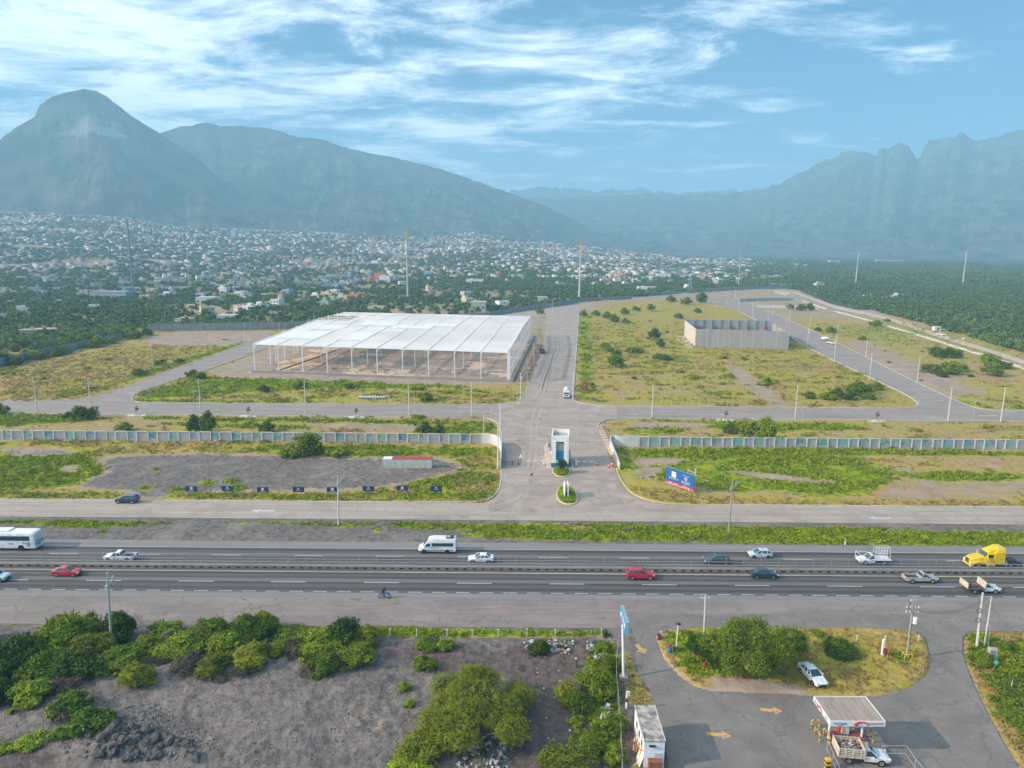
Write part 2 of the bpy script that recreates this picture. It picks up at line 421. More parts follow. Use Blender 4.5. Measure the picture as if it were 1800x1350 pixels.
# ------------------------------------------------------------------ the ground sheet
def make_ground():
    ys = np.concatenate([np.array([15, 30, 45, 55]), np.geomspace(60, 3600, 760), np.geomspace(3800, 17500, 30)])
    a = np.concatenate([np.linspace(-2.6, -0.95, 24, endpoint=False), np.linspace(-0.95, 0.95, 600), np.linspace(0.95, 2.6, 25)[1:]])
    Yg, Ag = np.meshgrid(ys, a, indexing='ij'); Xg = Ag * np.maximum(Yg, 60)
    X = Xg.ravel(); Y = Yg.ravel(); n = X.size
    near = Y < 640
    g = np.full(n, 0.30); d = np.full(n, 0.62); k = np.zeros(n); b = np.zeros(n)
    big = fbm(X * .012 + 3, Y * .02, 4, 5); g += (big - .5) * .9
    # patch list: polygon in photo pixels laid down on the ground, soft edge, values
    def zone(pts, soft=2.0, it=1, **kw):
        poly = smooth_poly([p if isinstance(p, tuple) and len(p) == 3 else G2(*p) for p in pts], it)
        P_ = np.array(poly); lo = P_.min(0) - soft * 2; hi = P_.max(0) + soft * 2
        s_ = np.where((X > lo[0]) & (X < hi[0]) & (Y > lo[1]) & (Y < hi[1]))[0]
        if not len(s_): return
        sdv = sdist(poly, X[s_], Y[s_]); w = np.clip(.5 - sdv / soft / 2, 0, 1)
        for nm, v in kw.items():
            arr = dict(g=g, d=d, k=k, b=b)[nm]; arr[s_] = arr[s_] * (1 - w) + v * w
    def band(y0, y1, **kw):
        s_ = (Y > y0) & (Y < y1)
        for nm, v in kw.items(): dict(g=g, d=d, k=k, b=b)[nm][s_] = v
    # beyond the site: dry scrubby soil
    far = Y > 560
    d[far] = 0.35; g[far] = 0.25
    # far fields of the site
    zone([(1015, 535), (1260, 527), (1600, 700), (1610, 716), (1010, 710)], 3, g=.40, d=.74)
    zone([(1015, 545), (1035, 545), (1045, 600), (1040, 700), (1012, 705)], 3, g=.60)
    zone([(1120, 585), (1200, 590), (1210, 615), (1100, 640)], 4, g=.45, d=.7)
    zone([(1080, 655), (1300, 660), (1420, 700), (1120, 702)], 4, g=.38, d=.62)
    zone([(1290, 640), (1350, 680), (1390, 715), (1360, 716), (1310, 680), (1270, 645)], 2, g=.18, d=.35, k=.15)
    zone([(1400, 560), (1800, 690), (1800, 722), (1740, 720), (1560, 640), (1400, 570)], 4, g=.30, d=.70)
    zone([(1500, 590), (1640, 650), (1760, 700), (1640, 690), (1500, 630)], 5, g=.12, d=.25)
    zone([(1760, 700), (1800, 712), (1800, 722), (1700, 716)], 3, g=.5)
    zone([(1680, 706), (1760, 722), (1740, 716), (1680, 702)], 1, g=.85)
    zone([(0, 650), (240, 605), (430, 606), (330, 640), (190, 685), (150, 700), (0, 705)], 3, g=.34, d=.95)
    zone([(262, 586), (480, 580), (470, 596), (420, 607), (262, 607)], 2, g=0, d=.05, k=.1)
    zone([(190, 682), (350, 630), (430, 603), (435, 598), (300, 640), (150, 695), (60, 704)], 1.5, g=.8)
    zone([(880, 560), (962, 556), (955, 592), (945, 600), (930, 580)], 2, g=.05, d=.15)
    zone([(905, 580), (955, 575), (950, 598), (915, 600)], 2, g=.6)
    # warehouse plot
    zone([(345, 662), (430, 632), (500, 604), (600, 570), (935, 570), (950, 600), (935, 665), (900, 676), (600, 672)], 2, g=0, d=.02, k=0)
    zone([(345, 660), (440, 668), (640, 676), (900, 684), (918, 700), (905, 711), (240, 706), (236, 697), (290, 674)], 1.5, g=.42, d=.72)
    zone([(240, 700), (345, 662), (440, 664), (600, 671), (870, 681), (640, 682), (420, 690), (260, 704)], 1.5, g=.75)
    zone([(240, 703), (500, 706), (500, 708), (240, 706)], 1, g=.8)
    # between the inner road and the wall
    zone([(-200, 726), (868, 742), (878, 760), (878, 775), (-200, 770)], 1.5, g=.22, d=.62)
    zone([(-200, 728), (170, 730), (180, 738), (60, 748), (-200, 756)], 1.5, g=.98)
    zone([(255, 733), (862, 742), (870, 748), (255, 738)], 1, g=.85)
    zone([(280, 742), (480, 744), (600, 752), (500, 757), (380, 752), (300, 750)], 1.5, g=.6)
    zone([(560, 745), (780, 750), (760, 757), (560, 752)], 1.5, g=.05, d=.3)
    zone([(820, 742), (866, 744), (868, 762), (800, 764), (690, 762), (780, 752)], 1.5, g=.75)
    zone([(1062, 740), (1900, 752), (1900, 777), (1092, 768)], 1.5, g=.28, d=.6)
    zone([(1062, 740), (1500, 744), (1530, 756), (1300, 758), (1180, 746)], 1.5, g=.8)
    zone([(1080, 752), (1200, 752), (1190, 766), (1092, 766)], 1.5, g=.6)
    zone([(1100, 742), (1260, 745), (1250, 750), (1110, 748)], 1.2, g=.1, d=.2)
    # the lots in front of the wall
    zone([(-200, 772), (878, 780), (880, 850), (868, 872), (-200, 878)], 1.5, g=.40, d=.80)
    zone([(-200, 790), (90, 793), (180, 815), (195, 828), (150, 850), (60, 858), (-200, 860)], 2, g=.95)
    zone([(0, 785), (140, 790), (120, 803), (0, 803)], 2, g=.1, d=.25, k=.5)
    zone([(105, 820), (140, 818), (140, 832), (110, 833)], 1.5, g=.1, d=.3)
    zone([(170, 797), (280, 792), (440, 792), (570, 802), (700, 806), (870, 800), (870, 785), (560, 786), (470, 786), (300, 783)], 1.5, g=.68)
    zone([(60, 780), (440, 782), (400, 795), (200, 795)], 2, g=.3, d=.85)
    zone([(178, 806), (240, 802), (330, 800), (450, 802), (540, 806), (668, 808), (760, 806), (800, 815), (800, 828), (740, 845), (640, 858), (500, 860), (400, 860), (340, 868), (280, 872), (235, 873), (245, 862), (150, 856), (160, 845), (200, 830)], 3.2, g=-.25, d=-.45, k=1.0)
    zone([(560, 805), (700, 806), (790, 815), (760, 830), (640, 850), (540, 845)], 3, k=.62)
    for c_ in ((255, 858, 16, 5), (310, 862, 16, 6), (365, 850, 18, 6), (405, 847, 14, 6), (418, 858, 14, 6), (275, 828, 8, 3), (340, 863, 12, 4), (215, 852, 5, 2)):
        cx, cy, rx, ry = c_; zone([(cx + rx * math.cos(t), cy + ry * math.sin(t)) for t in np.linspace(0, 2 * PI, 9)[:-1]], .8, g=.98)
    zone([(720, 845), (800, 835), (876, 838), (876, 862), (860, 874), (700, 874)], 2, g=.50, d=.9)
    zone([(735, 848), (800, 840), (800, 852), (745, 856)], 1.5, g=.95)
    zone([(-200, 864), (205, 866), (205, 876), (-200, 877)], 1, g=.6, d=1)
    zone([(290, 867), (700, 866), (870, 868), (850, 881), (290, 877)], 1, g=.62, d=1)
    zone([(1072, 784), (1900, 793), (1900, 890), (1195, 889), (1105, 868), (1088, 840)], 1.5, g=.22, d=.60)
    zone([(1080, 786), (1900, 795), (1900, 801), (1450, 799), (1300, 805), (1090, 800)], 1.5, g=.92)
    zone([(1085, 795), (1500, 800), (1530, 820), (1590, 838), (1560, 860), (1490, 876), (1250, 862), (1090, 835)], 3, g=.72)
    zone([(1110, 805), (1210, 806), (1190, 816), (1120, 822)], 1.5, g=.05, d=.25)
    zone([(1130, 824), (1180, 822), (1160, 838), (1110, 836)], 1.5, g=.05, d=.25)
    zone([(1280, 826), (1420, 842), (1480, 850), (1400, 848), (1290, 834)], 1.2, g=.0, d=.2)
    zone([(1560, 828), (1800, 832), (1800, 845), (1620, 846)], 1.5, g=.85)
    zone([(1560, 850), (1800, 846), (1800, 870), (1560, 880)], 3, g=.05, d=.4)
    zone([(1090, 850), (1160, 862), (1300, 880), (1900, 884), (1900, 890), (1195, 888), (1110, 868)], 1.5, g=.35, d=1)
    # strip between highway and service road
    band(Y_UP1 - 1, Y_SV0 + 1, g=-.2, d=-.3, k=1.0)
    zone([(-300, 914), (310, 917), (300, 922), (240, 926), (140, 930), (60, 924), (-300, 926)], .8, g=1)
    zone([(330, 917), (660, 917), (700, 926), (560, 926), (340, 922)], .8, g=.62)
    zone([(680, 916), (1900, 935), (1900, 962), (1500, 958), (1150, 952), (1000, 952), (900, 948), (810, 942), (800, 936), (860, 930), (700, 932)], .8, g=1.02, d=1)
    zone([(655, 928), (670, 928), (668, 938), (655, 935)], .6, g=1)
    zone([(745, 935), (850, 932), (850, 944), (750, 942)], 1.2, g=.62)
    zone([(170, 934), (195, 932), (195, 938), (172, 939)], .8, g=.8)
    zone([(970, 922), (1050, 924), (1060, 935), (1000, 936)], 1.5, g=.45)
    # foreground lots
    band(0, 97.5, g=-.2, d=-.4, k=1.0)
    zone([(-300, 1082), (120, 1085), (120, 1100), (-300, 1102)], 1, g=.6, d=.7)
    zone([(225, 1085), (560, 1100), (1075, 1108), (1070, 1122), (900, 1122), (700, 1122), (450, 1118)], 1, g=.85, d=1)
    zone([(880, 1125), (1085, 1120), (1090, 1360), (870, 1500), (860, 1300), (905, 1200)], 1.5, b=1)
    zone([(0, 1300), (60, 1305), (110, 1345), (60, 1420), (-100, 1420), (-100, 1320)], 1.5, b=1)
    zone([(620, 1130), (900, 1125), (900, 1200), (720, 1190)], 1.5, b=.6)
    zone([(540, 1235), (720, 1215), (730, 1330), (500, 1350)], 5, k=.55)
    zone([(330, 1200), (480, 1180), (700, 1165), (690, 1195), (560, 1235), (420, 1250)], 3, b=.42)
    zone([(150, 1190), (290, 1195), (280, 1225), (170, 1225)], 3, k=.6)
    zone([(1030, 1135), (1095, 1125), (1100, 1500), (1060, 1500), (1040, 1300), (1010, 1230)], 1, g=.75, b=.9)
    zone([(1096, 1130), (1116, 1160), (1122, 1185), (1142, 1215), (1150, 1250), (1120, 1240), (1098, 1240)], .8, g=.12, d=1.1)
    zone([(1096, 1240), (1150, 1250), (1165, 1300), (1175, 1400), (1100, 1500)], .8, b=.6, d=.4)
    # island and right verge
    zone([G2(0, 0)] if False else [(1150, 1112), (1156, 1140), (1170, 1165), (1195, 1192), (1225, 1211), (1262, 1218), (1330, 1219), (1430, 1224), (1520, 1227), (1570, 1222), (1612, 1205), (1634, 1180), (1637, 1155), (1628, 1122), (1612, 1109), (1500, 1103), (1400, 1105), (1300, 1101), (1190, 1106)], .8, k=.2, g=.35, d=.95)
    zone([(1160, 1112), (1300, 1105), (1300, 1195), (1240, 1200), (1180, 1165)], 1, g=.72)
    zone([(1500, 1110), (1560, 1112), (1560, 1138), (1500, 1150)], 1.5, g=.1, d=.2)
    zone([(1500, 1185), (1600, 1180), (1590, 1205), (1520, 1222)], 1.5, g=.05, d=.35)
    zone([(1255, 1190), (1400, 1205), (1420, 1222), (1300, 1218), (1240, 1215)], 1, g=.1, d=.2, k=.5)
    zone([(1400, 1110), (1640, 1112), (1635, 1180), (1560, 1222), (1420, 1222)], 3, g=.18, d=.9); zone([(1560, 1140), (1625, 1135), (1625, 1170), (1560, 1180)], 1, g=.55)
    zone([(1705, 1108), (1693, 1122), (1692, 1150), (1705, 1190), (1728, 1240), (1760, 1300), (1790, 1350), (1850, 1420), (2300, 1420), (2000, 1115), (1780, 1104)], .8, k=.1, g=.3, d=.95)
    s_ = (X > 72) & (Y < 95); g[s_] = .45; d[s_] = .9; k[s_] = .1; b[s_] = 0
    zone([(1740, 1140), (1850, 1130), (2000, 1300), (1850, 1350), (1790, 1270), (1755, 1200)], 1, g=1)
    zone([(1700, 1112), (1745, 1116), (1760, 1150), (1720, 1160), (1698, 1140)], 1, g=.8)
    # relief
    zs = terrain(X, Y)
    rel = (fbm(X * .35, Y * .35, 3, 9) - .5) * .35 + (fbm(X * .06, Y * .06, 3, 19) - .5) * .7
    rel = np.where(Y > 600, rel * 4, rel)
    fore = (Y < 95) & (X < 14)
    rel = np.where(fore, rel * 1.1 + (fbm(X * 1.3, Y * 1.3, 3, 29) - .5) * .35, rel)
    def dump(px, py, r, h):
        c_ = G2(px, py); q = np.hypot(X - c_[0], Y - c_[1]); return h * np.exp(-(q / r) ** 2)
    rel += dump(290, 1190, 2.5, .7) + dump(200, 1320, 5, 1.5) + dump(330, 1330, 3, .8) + dump(480, 1300, 7, 1.0) + dump(640, 1240, 6, .6) + dump(150, 1210, 5, .5)
    flat = np.full(n, 1e9)
    for y0, y1 in ((Y_APRON0, Y_LOW1 + 0), (Y_LOW1 - 1, Y_UP1 + 2), (Y_SV0, Y_SV1), (Y_IN0, Y_IN1)):
        dd = np.maximum(y0 - Y, Y - y1); dd = np.where(np.abs(X) > XR, dd + 50, dd); flat = np.minimum(flat, dd)
    for p_ in (apron, street, left_road, right_road, side_track, dirt_track, station):
        P_ = np.array(p_); lo = P_.min(0) - 6; hi = P_.max(0) + 6
        s_ = np.where((X > lo[0]) & (X < hi[0]) & (Y > lo[1]) & (Y < hi[1]))[0]
        flat[s_] = np.minimum(flat[s_], sdist(p_, X[s_], Y[s_]))
    cell = np.maximum(Y, 60) * 0.0058
    w = np.clip((flat - cell) / 3.0, 0, 1); w = w * w * (3 - 2 * w)
    z = zs + (np.maximum(rel, -.25) + .12) * w - .06 * (w <= 0.001)
    nr, nc = len(ys), len(a)
    i = np.arange(nr - 1)[:, None] * nc + np.arange(nc - 1)[None, :]
    F = np.stack([i, i + 1, i + nc + 1, i + nc], -1).reshape(-1, 4)
    me = npmesh('ground', np.stack([X, Y, z], -1), F, [ground_material()], smooth=True)
    f = np.zeros(n); px_ = 900 + FPX * X / np.maximum(Y, 1) / .981; f = np.where((Y > 640) & (px_ > 1330), .78, np.where((Y > 640) & (px_ <= 1330), .42, 0)); f = np.where((Y > 430) & (px_ > 1500) & (sdist([(p_[0], p_[1]) for p_ in side_track[:9]] + [(900, 300), (3000, 300), (3000, 3000), (500, 3000)], X, Y) < -12), .8, f) if False else f
    f = np.where(sdist(SITE_OUT, X, Y) < 4, 0, f); f = np.where(Y > 2600, .9, f)
    for nm, arr in (('g', g), ('d', d), ('k', k), ('b', b), ('f', f)):
        at = me.attributes.new(nm, 'FLOAT', 'POINT'); at.data.foreach_set('value', arr.astype(np.float32))
    o = link('ground', me); tag(o, kind='structure')
    return X.reshape(nr, nc), Y.reshape(nr, nc), z.reshape(nr, nc), g.reshape(nr, nc), d.reshape(nr, nc), ys, a
GX, GY, GZ, GG, GD, GYS, GAS = make_ground()
def gsample(x, y, arr):
    i = np.clip(np.searchsorted(GYS, y), 1, len(GYS) - 1); i = np.where(np.abs(GYS[i - 1] - y) < np.abs(GYS[i] - y), i - 1, i)
    aa = np.asarray(x) / np.maximum(y, 60); j = np.clip(np.searchsorted(GAS, aa), 1, len(GAS) - 1)
    j = np.where(np.abs(GAS[j - 1] - aa) < np.abs(GAS[j] - aa), j - 1, j)
    return arr[i, j]
def gz(x, y): return float(gsample(np.array([x]), np.array([y]), GZ)[0])

# ------------------------------------------------------------------ road sheets
M_PALE = mat('pale road asphalt', (0.385, 0.315, 0.265), .9, var=.2, scale=.22, stretch=(1, 1, 1), bump=.15, detail=9, cracks=.5, stains=.8)
M_SERV = mat('service road asphalt', (0.40, 0.335, 0.28), .9, var=.2, scale=.5, stretch=(.06, 1.3, 1), detail=9, cracks=.45, stains=.6)
M_INNER = mat('inner road asphalt', (0.315, 0.265, 0.235), .9, var=.22, scale=.4, stretch=(.08, 1.2, 1), detail=9, cracks=.4, stains=.6)
M_HWY = mat('highway asphalt', (0.088, 0.083, 0.08), .85, var=.28, scale=.8, stretch=(.02, 1.6, 1), detail=9)
_nt = M_HWY.node_tree; _b = _nt.nodes['Principled BSDF']; _src = _b.inputs['Base Color'].links[0].from_socket
_t = _nt.nodes.new('ShaderNodeTexCoord'); _s = _nt.nodes.new('ShaderNodeSeparateXYZ'); _nt.links.new(_t.outputs['Object'], _s.inputs[0])
_m = _nt.nodes.new('ShaderNodeMath'); _m.operation = 'MULTIPLY_ADD'; _m.inputs[1].default_value = 2 * PI / 1.83; _m.inputs[2].default_value = 1.0; _nt.links.new(_s.outputs['Y'], _m.inputs[0])
_c = _nt.nodes.new('ShaderNodeMath'); _c.operation = 'COSINE'; _nt.links.new(_m.outputs[0], _c.inputs[0]); _r = _nt.nodes.new('ShaderNodeMapRange'); _r.inputs['From Min'].default_value = -1; _r.inputs['To Min'].default_value = .72; _r.inputs['To Max'].default_value = 1.25; _nt.links.new(_c.outputs[0], _r.inputs['Value'])
_x = _nt.nodes.new('ShaderNodeVectorMath'); _x.operation = 'SCALE'; _nt.links.new(_src, _x.inputs[0]); _nt.links.new(_r.outputs[0], _x.inputs['Scale']); _nt.links.new(_x.outputs[0], _b.inputs['Base Color'])
M_WORN = mat('worn highway asphalt', (0.155, 0.147, 0.14), .85, var=.2, scale=.8, stretch=(.02, 2.2, 1), detail=9)
M_SHOULD = mat('shoulder asphalt', (0.235, 0.222, 0.213), .9, var=.2, scale=.7, stretch=(.05, 1.6, 1), detail=9)
M_APRON = mat('old cracked asphalt', (0.29, 0.24, 0.215), .92, col2=(0.195, 0.168, 0.152), scale=.25, stretch=(.25, 1.1, 1), bump=.3, detail=11, cracks=.8, stains=.9)
M_STAT = mat('forecourt asphalt', (0.235, 0.207, 0.188), .9, col2=(0.165, 0.147, 0.135), scale=.22, bump=.2, detail=11, cracks=.6, stains=.9)
M_TRACK = mat('pale dirt track', (0.5, 0.42, 0.34), .95, var=.2, scale=.3, detail=8)
M_KERB = mat('kerb concrete', (0.55, 0.51, 0.45), .9, var=.2, scale=1.5)
M_YEL = mat('yellow kerb paint', (0.64, 0.50, 0.24), .8, var=.25, scale=1.5)
M_WHITE = mat('white road paint', (0.58, 0.57, 0.54), .7, var=.3, scale=2.5, detail=10)
M_WORNW = mat('worn road paint', (0.42, 0.39, 0.38), .8, col2=(0.6, 0.57, 0.56), scale=1.2, detail=10)
def strip(name, y0, y1, z, m, x0=-XR, x1=XR):
    mb = MB(); mb.box(((x0 + x1) / 2, (y0 + y1) / 2, z - .15), (x1 - x0, y1 - y0, .3), m)
    return tag(mb.build(name), kind='structure')
def sheet(name, poly, z, m, tri=True):
    mb = MB(); mb.prism(poly, z - .3, z, m); o = mb.build(name)
    return tag(o, kind='structure')
strip('roadside_apron', Y_APRON0, Y_SHOULD, .03, M_APRON)
strip('road_shoulder', Y_SHOULD, Y_LOW0 + .02, .045, M_SHOULD)
strip('highway', Y_LOW0, Y_UP1, .06, M_HWY)
for a_, b_ in ((109.0, 110.2), (118.7, 119.9)): strip('road_surface', a_, b_, .065, M_WORN)
strip('road_shoulder', Y_UP1 - .02, Y_GR0 - 2.2, .045, M_SHOULD)
strip('service_road', Y_SV0, Y_SV1, .05, M_SERV)
strip('inner_road', Y_IN0, Y_IN1, .05, M_INNER)
sheet('worn_verge', [(a_[0] + (fbm(np.array([a_[0] * .5]), np.array([a_[1]]), 3, 4)[0] - .5) * 2, a_[1] + (fbm(np.array([a_[0] * .4]), np.array([9.]), 3, 8)[0] - .5) * 2.2) for a_ in [(x_, 102.6) for x_ in np.linspace(-29, 20, 40)] + [(x_, 98.6) for x_ in np.linspace(20, -29, 40)]], .034, mat('pinkish worn roadside', (.30, .225, .205), .95, col2=(.19, .165, .155), scale=.8, stretch=(.3, 1.6, 1), bump=.5, detail=10, stains=.8))
sheet('entrance_road', apron, .065, M_PALE)
sheet('street', street, .08, M_PALE)
sheet('left_road', left_road, .058, M_INNER)
sheet('right_road', right_road, .058, M_INNER)
sheet('dirt_track', side_track, .05, M_TRACK)
sheet('cross_track', dirt_track, .07, M_TRACK)
sheet('forecourt', station, .04, M_STAT)
def bank_sheet():
    pass
# the island stands on the forecourt: its own raised bed
def bed(name, poly, z0, z1, m, seed=1, rough=.35, attrs=(.35, .95, 0, 0)):
    P_ = np.array(poly); lo = P_.min(0); hi = P_.max(0); st = .35
    xs = np.arange(lo[0], hi[0] + st, st); ysv = np.arange(lo[1], hi[1] + st, st)
    X, Y = np.meshgrid(xs, ysv); sdv = sdist(poly, X.ravel(), Y.ravel()).reshape(X.shape)
    Z = z0 + np.clip(-sdv / .5, 0, 1) * (z1 - z0) + (fbm(X * .5, Y * .5, 3, seed) - .5) * rough * np.clip(-sdv / 2, 0, 1)
    Z = np.where(sdv > 0, z0 - .4, Z)
    nr, nc = X.shape; i = np.arange(nr - 1)[:, None] * nc + np.arange(nc - 1)[None, :]
    F = np.stack([i, i + 1, i + nc + 1, i + nc], -1).reshape(-1, 4)
    keep = (sdv.ravel()[F].min(1) < 0.0); F = F[keep]
    me = npmesh(name, np.stack([X.ravel(), Y.ravel(), Z.ravel()], -1), F, [m], smooth=True)
    gg = gsample(X.ravel(), Y.ravel(), GG); dd = gsample(X.ravel(), Y.ravel(), GD)
    kk = np.full(gg.shape, .1)
    for nm, arr in (('g', gg), ('d', dd), ('k', kk), ('b', kk * 0)):
        at = me.attributes.new(nm, 'FLOAT', 'POINT'); at.data.foreach_set('value', arr.astype(np.float32))
    return tag(link(name, me), kind='structure')
M_GROUND = bpy.data.materials['ground']
bed('island_ground', island, .03, .28, M_GROUND)

def ribbon(mb, pts, w, z0, z1, m, every=None, m2=None):
    for i, (p, q) in enumerate(zip(pts[:-1], pts[1:])):
        d = Vector((q[0] - p[0], q[1] - p[1])); L_ = d.length
        if L_ < 1e-4: continue
        c = ((p[0] + q[0]) / 2, (p[1] + q[1]) / 2, (z0 + z1) / 2)
        mb.box(c, (L_ + w * .4, w, z1 - z0), m, rz=math.atan2(d.y, d.x))
def kerb(name, pts, m, w=.3, h=.17, it=2):
    mb = MB(); ribbon(mb, smooth_line(pts, it), w, -.1, h, m)
    o = mb.build(name); return tag(o, kind='structure')
kerb('kerb', [(-XR, Y_SV1 + .1), (G2(205, 881)[0], Y_SV1 + .1)], M_KERB, it=0)
kerb('kerb', [(G2(290, 880)[0], Y_SV1 + .1), (G2(830, 882)[0], Y_SV1 + .1)] + GP((862, 878), (876, 864), (881, 845), (881, 826)), M_KERB, it=2)
kerb('kerb', [(XR, Y_SV1 + .1), (G2(1270, 889)[0], Y_SV1 + .1)], M_KERB, it=0)
kerb('kerb', [(G2(1270, 889)[0], Y_SV1 + .1)] + GP((1195, 887), (1140, 881), (1108, 866), (1092, 846), (1083, 824)), M_YEL, it=2)
kerb('kerb', GP((1076, 803), (1066, 785), (1056, 764), (1050, 750), (1055, 741), (1075, 737)), M_YEL, it=2)
kerb('kerb', [G2(1075, 737), (G2(1100, 737)[0], Y_IN0 - .1), (XR, Y_IN0 - .1)], M_KERB, it=0)
kerb('kerb', [(-XR, Y_IN0 - .1), (G2(850, 736)[0], Y_IN0 - .1)] + GP((868, 739), (879, 748), (882, 765), (882, 800)), M_KERB, it=1)
kerb('kerb', [(-XR, Y_IN1 + .1)] + GP((60, 705), (110, 704), (150, 701), (185, 692), (225, 678), (300, 650), (355, 632), (400, 615), (440, 601)), M_KERB, w=.25, it=1)
kerb('kerb', GP((430, 627), (350, 655), (290, 674), (250, 687), (231, 697), (234, 705), (250, 708)) + [(G2(500, 709)[0], Y_IN1 + .1), (G2(880, 711)[0], Y_IN1 + .1)] + GP((905, 709), (918, 700), (930, 672)), M_KERB, w=.25, it=1)
kerb('kerb', GP((1018.3, 540), (1015, 590), (1011, 645), (1007.5, 695), (1010, 706), (1030, 711), (1075, 714)) + [(G2(1200, 715)[0], Y_IN1 + .1), (G2(1580, 719)[0], Y_IN1 + .1)] + GP((1608, 717), (1616, 711), (1600, 697), (1530, 664), (1440, 622), (1380, 588), (1300, 548)), M_KERB, w=.35, it=1)
kerb('kerb', GP((1290, 521), (1330, 539)) , M_KERB, it=0)
kerb('kerb', GP((1345, 545), (1385, 561), (1475, 604), (1535, 634), (1610, 672), (1690, 709), (1730, 721), (1800, 723), (1990, 727)), M_KERB, w=.25, it=1)
kerb('footpath', GP((1081, 803), (1071, 785), (1061, 764), (1056, 751), (1062, 743)), mat('footpath concrete', (.62, .5, .42), .9, var=.15), w=1.5, h=.15, it=2)
# pale concrete channel along the far right of the site
ch = MB(); ribbon(ch, GP((1404, 522), (1414, 530), (1450, 542.5), (1500, 556), (1549.6, 570), (1620, 591), (1680, 610), (1745, 630), (1800, 648), (1900, 680)), 3.2, -.1, .35, mat('channel concrete', (.66, .6, .5), .9, var=.2, scale=.3))
tag(ch.build('drainage_channel'), 'long pale concrete drainage channel along the right edge of the site', 'channel')

# markings
def dashes(name, y, x0, step, ln, n, w, m, z=.072):
    mb = MB()
    for i in range(n): mb.box((x0 + i * step + ln / 2, y, z - .02), (ln, w, .04), m)
    return tag(mb.build(name), kind='structure')
dashes('road_marking', G(270, 1021.5).y, G(150, 1021.5).x - 15.3 * 16, 15.3, 5.8, 40, .16, M_WHITE)
dashes('road_marking', G(900, 980).y, G(660, 979).x - 14.6 * 16, 14.6, 5.1, 40, .16, M_WORNW)
dashes('road_marking', Y_LOW0 + .25, -280, 3.82, 2.2, 150, .14, M_WHITE)
strip('road_marking', Y_LOW0 - .38, Y_LOW0 - .2, .06, mat('rumble strip', (.13, .125, .12), .9, col2=(.3, .29, .28), scale=1.5, stretch=(4, .1, .1)), -300, 300)
strip('road_marking', Y_UP1 - .25, Y_UP1 - .1, .072, M_WORNW, -300, 300)
strip('road_marking', Y_LOW1 - .5, Y_LOW1 - .15, .072, mat('sandy gutter', (.42, .35, .27), .9, var=.3, scale=1, stretch=(.1, 2, 1)), -300, 300)
def arrow(cx, cy, L_, W, rz, m, z, name='road_marking'):
    hl = L_ * .38; pts = [(-L_ / 2, -W * .2), (L_ / 2 - hl, -W * .2), (L_ / 2 - hl, -W / 2), (L_ / 2, 0), (L_ / 2 - hl, W / 2), (L_ / 2 - hl, W * .2), (-L_ / 2, W * .2)]
    mb = MB(); mb.prism(pts, z - .03, z, m); o = mb.build(name, loc=(cx, cy, 0), rz=rz); return tag(o, kind='structure')
g_ = G(462, 898); arrow(g_.x, g_.y, 5.2, 1.9, PI, M_WHITE, .058)
g_ = G(1545, 911); arrow(g_.x, g_.y, 5.2, 1.6, PI, M_WORNW, .058)
M_OR = mat('orange road paint', (.62, .36, .12), .8, col2=(.26, .21, .17), scale=2.2, detail=10, lo=.5, hi=.68)
g_ = G(1356, 1249); arrow(g_.x, g_.y, 2.6, 1.5, -.1, M_OR, .05)
g_ = G(1264, 1292); arrow(g_.x, g_.y, 2.8, 1.5, -.15, M_OR, .05)
g_ = G(1126, 1141); arrow(g_.x, g_.y, 2.4, 1.7, -1.25, M_OR, .05)
# asphalt joints and small street markings
mb = MB()
for px, py, L_ in ((1000, 693, 5), (975, 640, 4), (977, 610, 4), (1003, 592, 4), (1004, 577, 4), (1006, 612, 4), (941, 697, 1), (984, 699, 1), (970, 590, 7), (968, 596, 7), (1110, 719.5, 2), (1112, 728.5, 3), (240, 673, 2), (281, 674, 2), (293, 674, 2), (230, 691, 2), (235, 720, 2.6), (255, 711, 2.6), (812, 716, 2), (808, 725, 2.4), (1612, 704, 2), (1655, 704, 2), (1635, 735, 4), (1736, 731, 6)):
    g_ = G(px, py); mb.box((g_.x, g_.y, .0825), (L_, .5, .01), M_WHITE)
tag(mb.build('road_marking'), kind='structure')
mb = MB(); mj = mat('tar joint', (.12, .11, .11), .9)
for x0, y0, x1, y1, w in ((900, 740, 1045, 741, .2), (884, 775, 1062, 777, .25), (884, 762, 960, 763, .2), (882, 812, 960, 813, .2), (900, 835, 1085, 846, .16), (1010, 797, 1075, 798, .2), (886, 694, 1008, 695, .3)):
    a_, b_ = G(x0, y0), G(x1, y1); d_ = b_ - a_
    mb.box(((a_.x + b_.x) / 2, (a_.y + b_.y) / 2, .081 if y0 < 716 else .066), (d_.length, w, .012), mj, rz=math.atan2(d_.y, d_.x))
tag(mb.build('road_joint'), kind='structure')

# tyre tracks rubbed dark into the street and the entrance
mb = MB(); mk_ = mat('tyre track', (.27, .225, .20), .9, var=.2)
def trk(pts, z, w=.32):
    ribbon(mb, smooth_line(GP(*pts), 3), w, z - .01, z + .004, mk_)
for o_ in (0, 7): trk([(952 + o_, 690), (958 + o_, 665), (970 + o_, 635), (978 + o_, 612), (976 + o_, 598)], .081)
for o_ in (0, 6): trk([(946 + o_, 685), (958 + o_, 650), (966 + o_, 625), (963 + o_, 600)], .081)
mk_ = mat('pale dust track', (.42, .35, .31), .9, var=.15)
for o_ in (0, 9): trk([(942 + o_, 700), (954 + o_, 672), (966 + o_, 645), (972 + o_, 630)], .0805, .6)
for o_ in (0, 10): trk([(925 + o_, 836), (932 + o_, 800), (933 + o_, 770), (934 + o_, 740), (942 + o_, 716)], .0655, .5)
for o_ in (0, 12): trk([(870, 898 - o_), (905, 885 - o_), (925, 868 - o_), (935, 845 - o_)], .0655, .4)
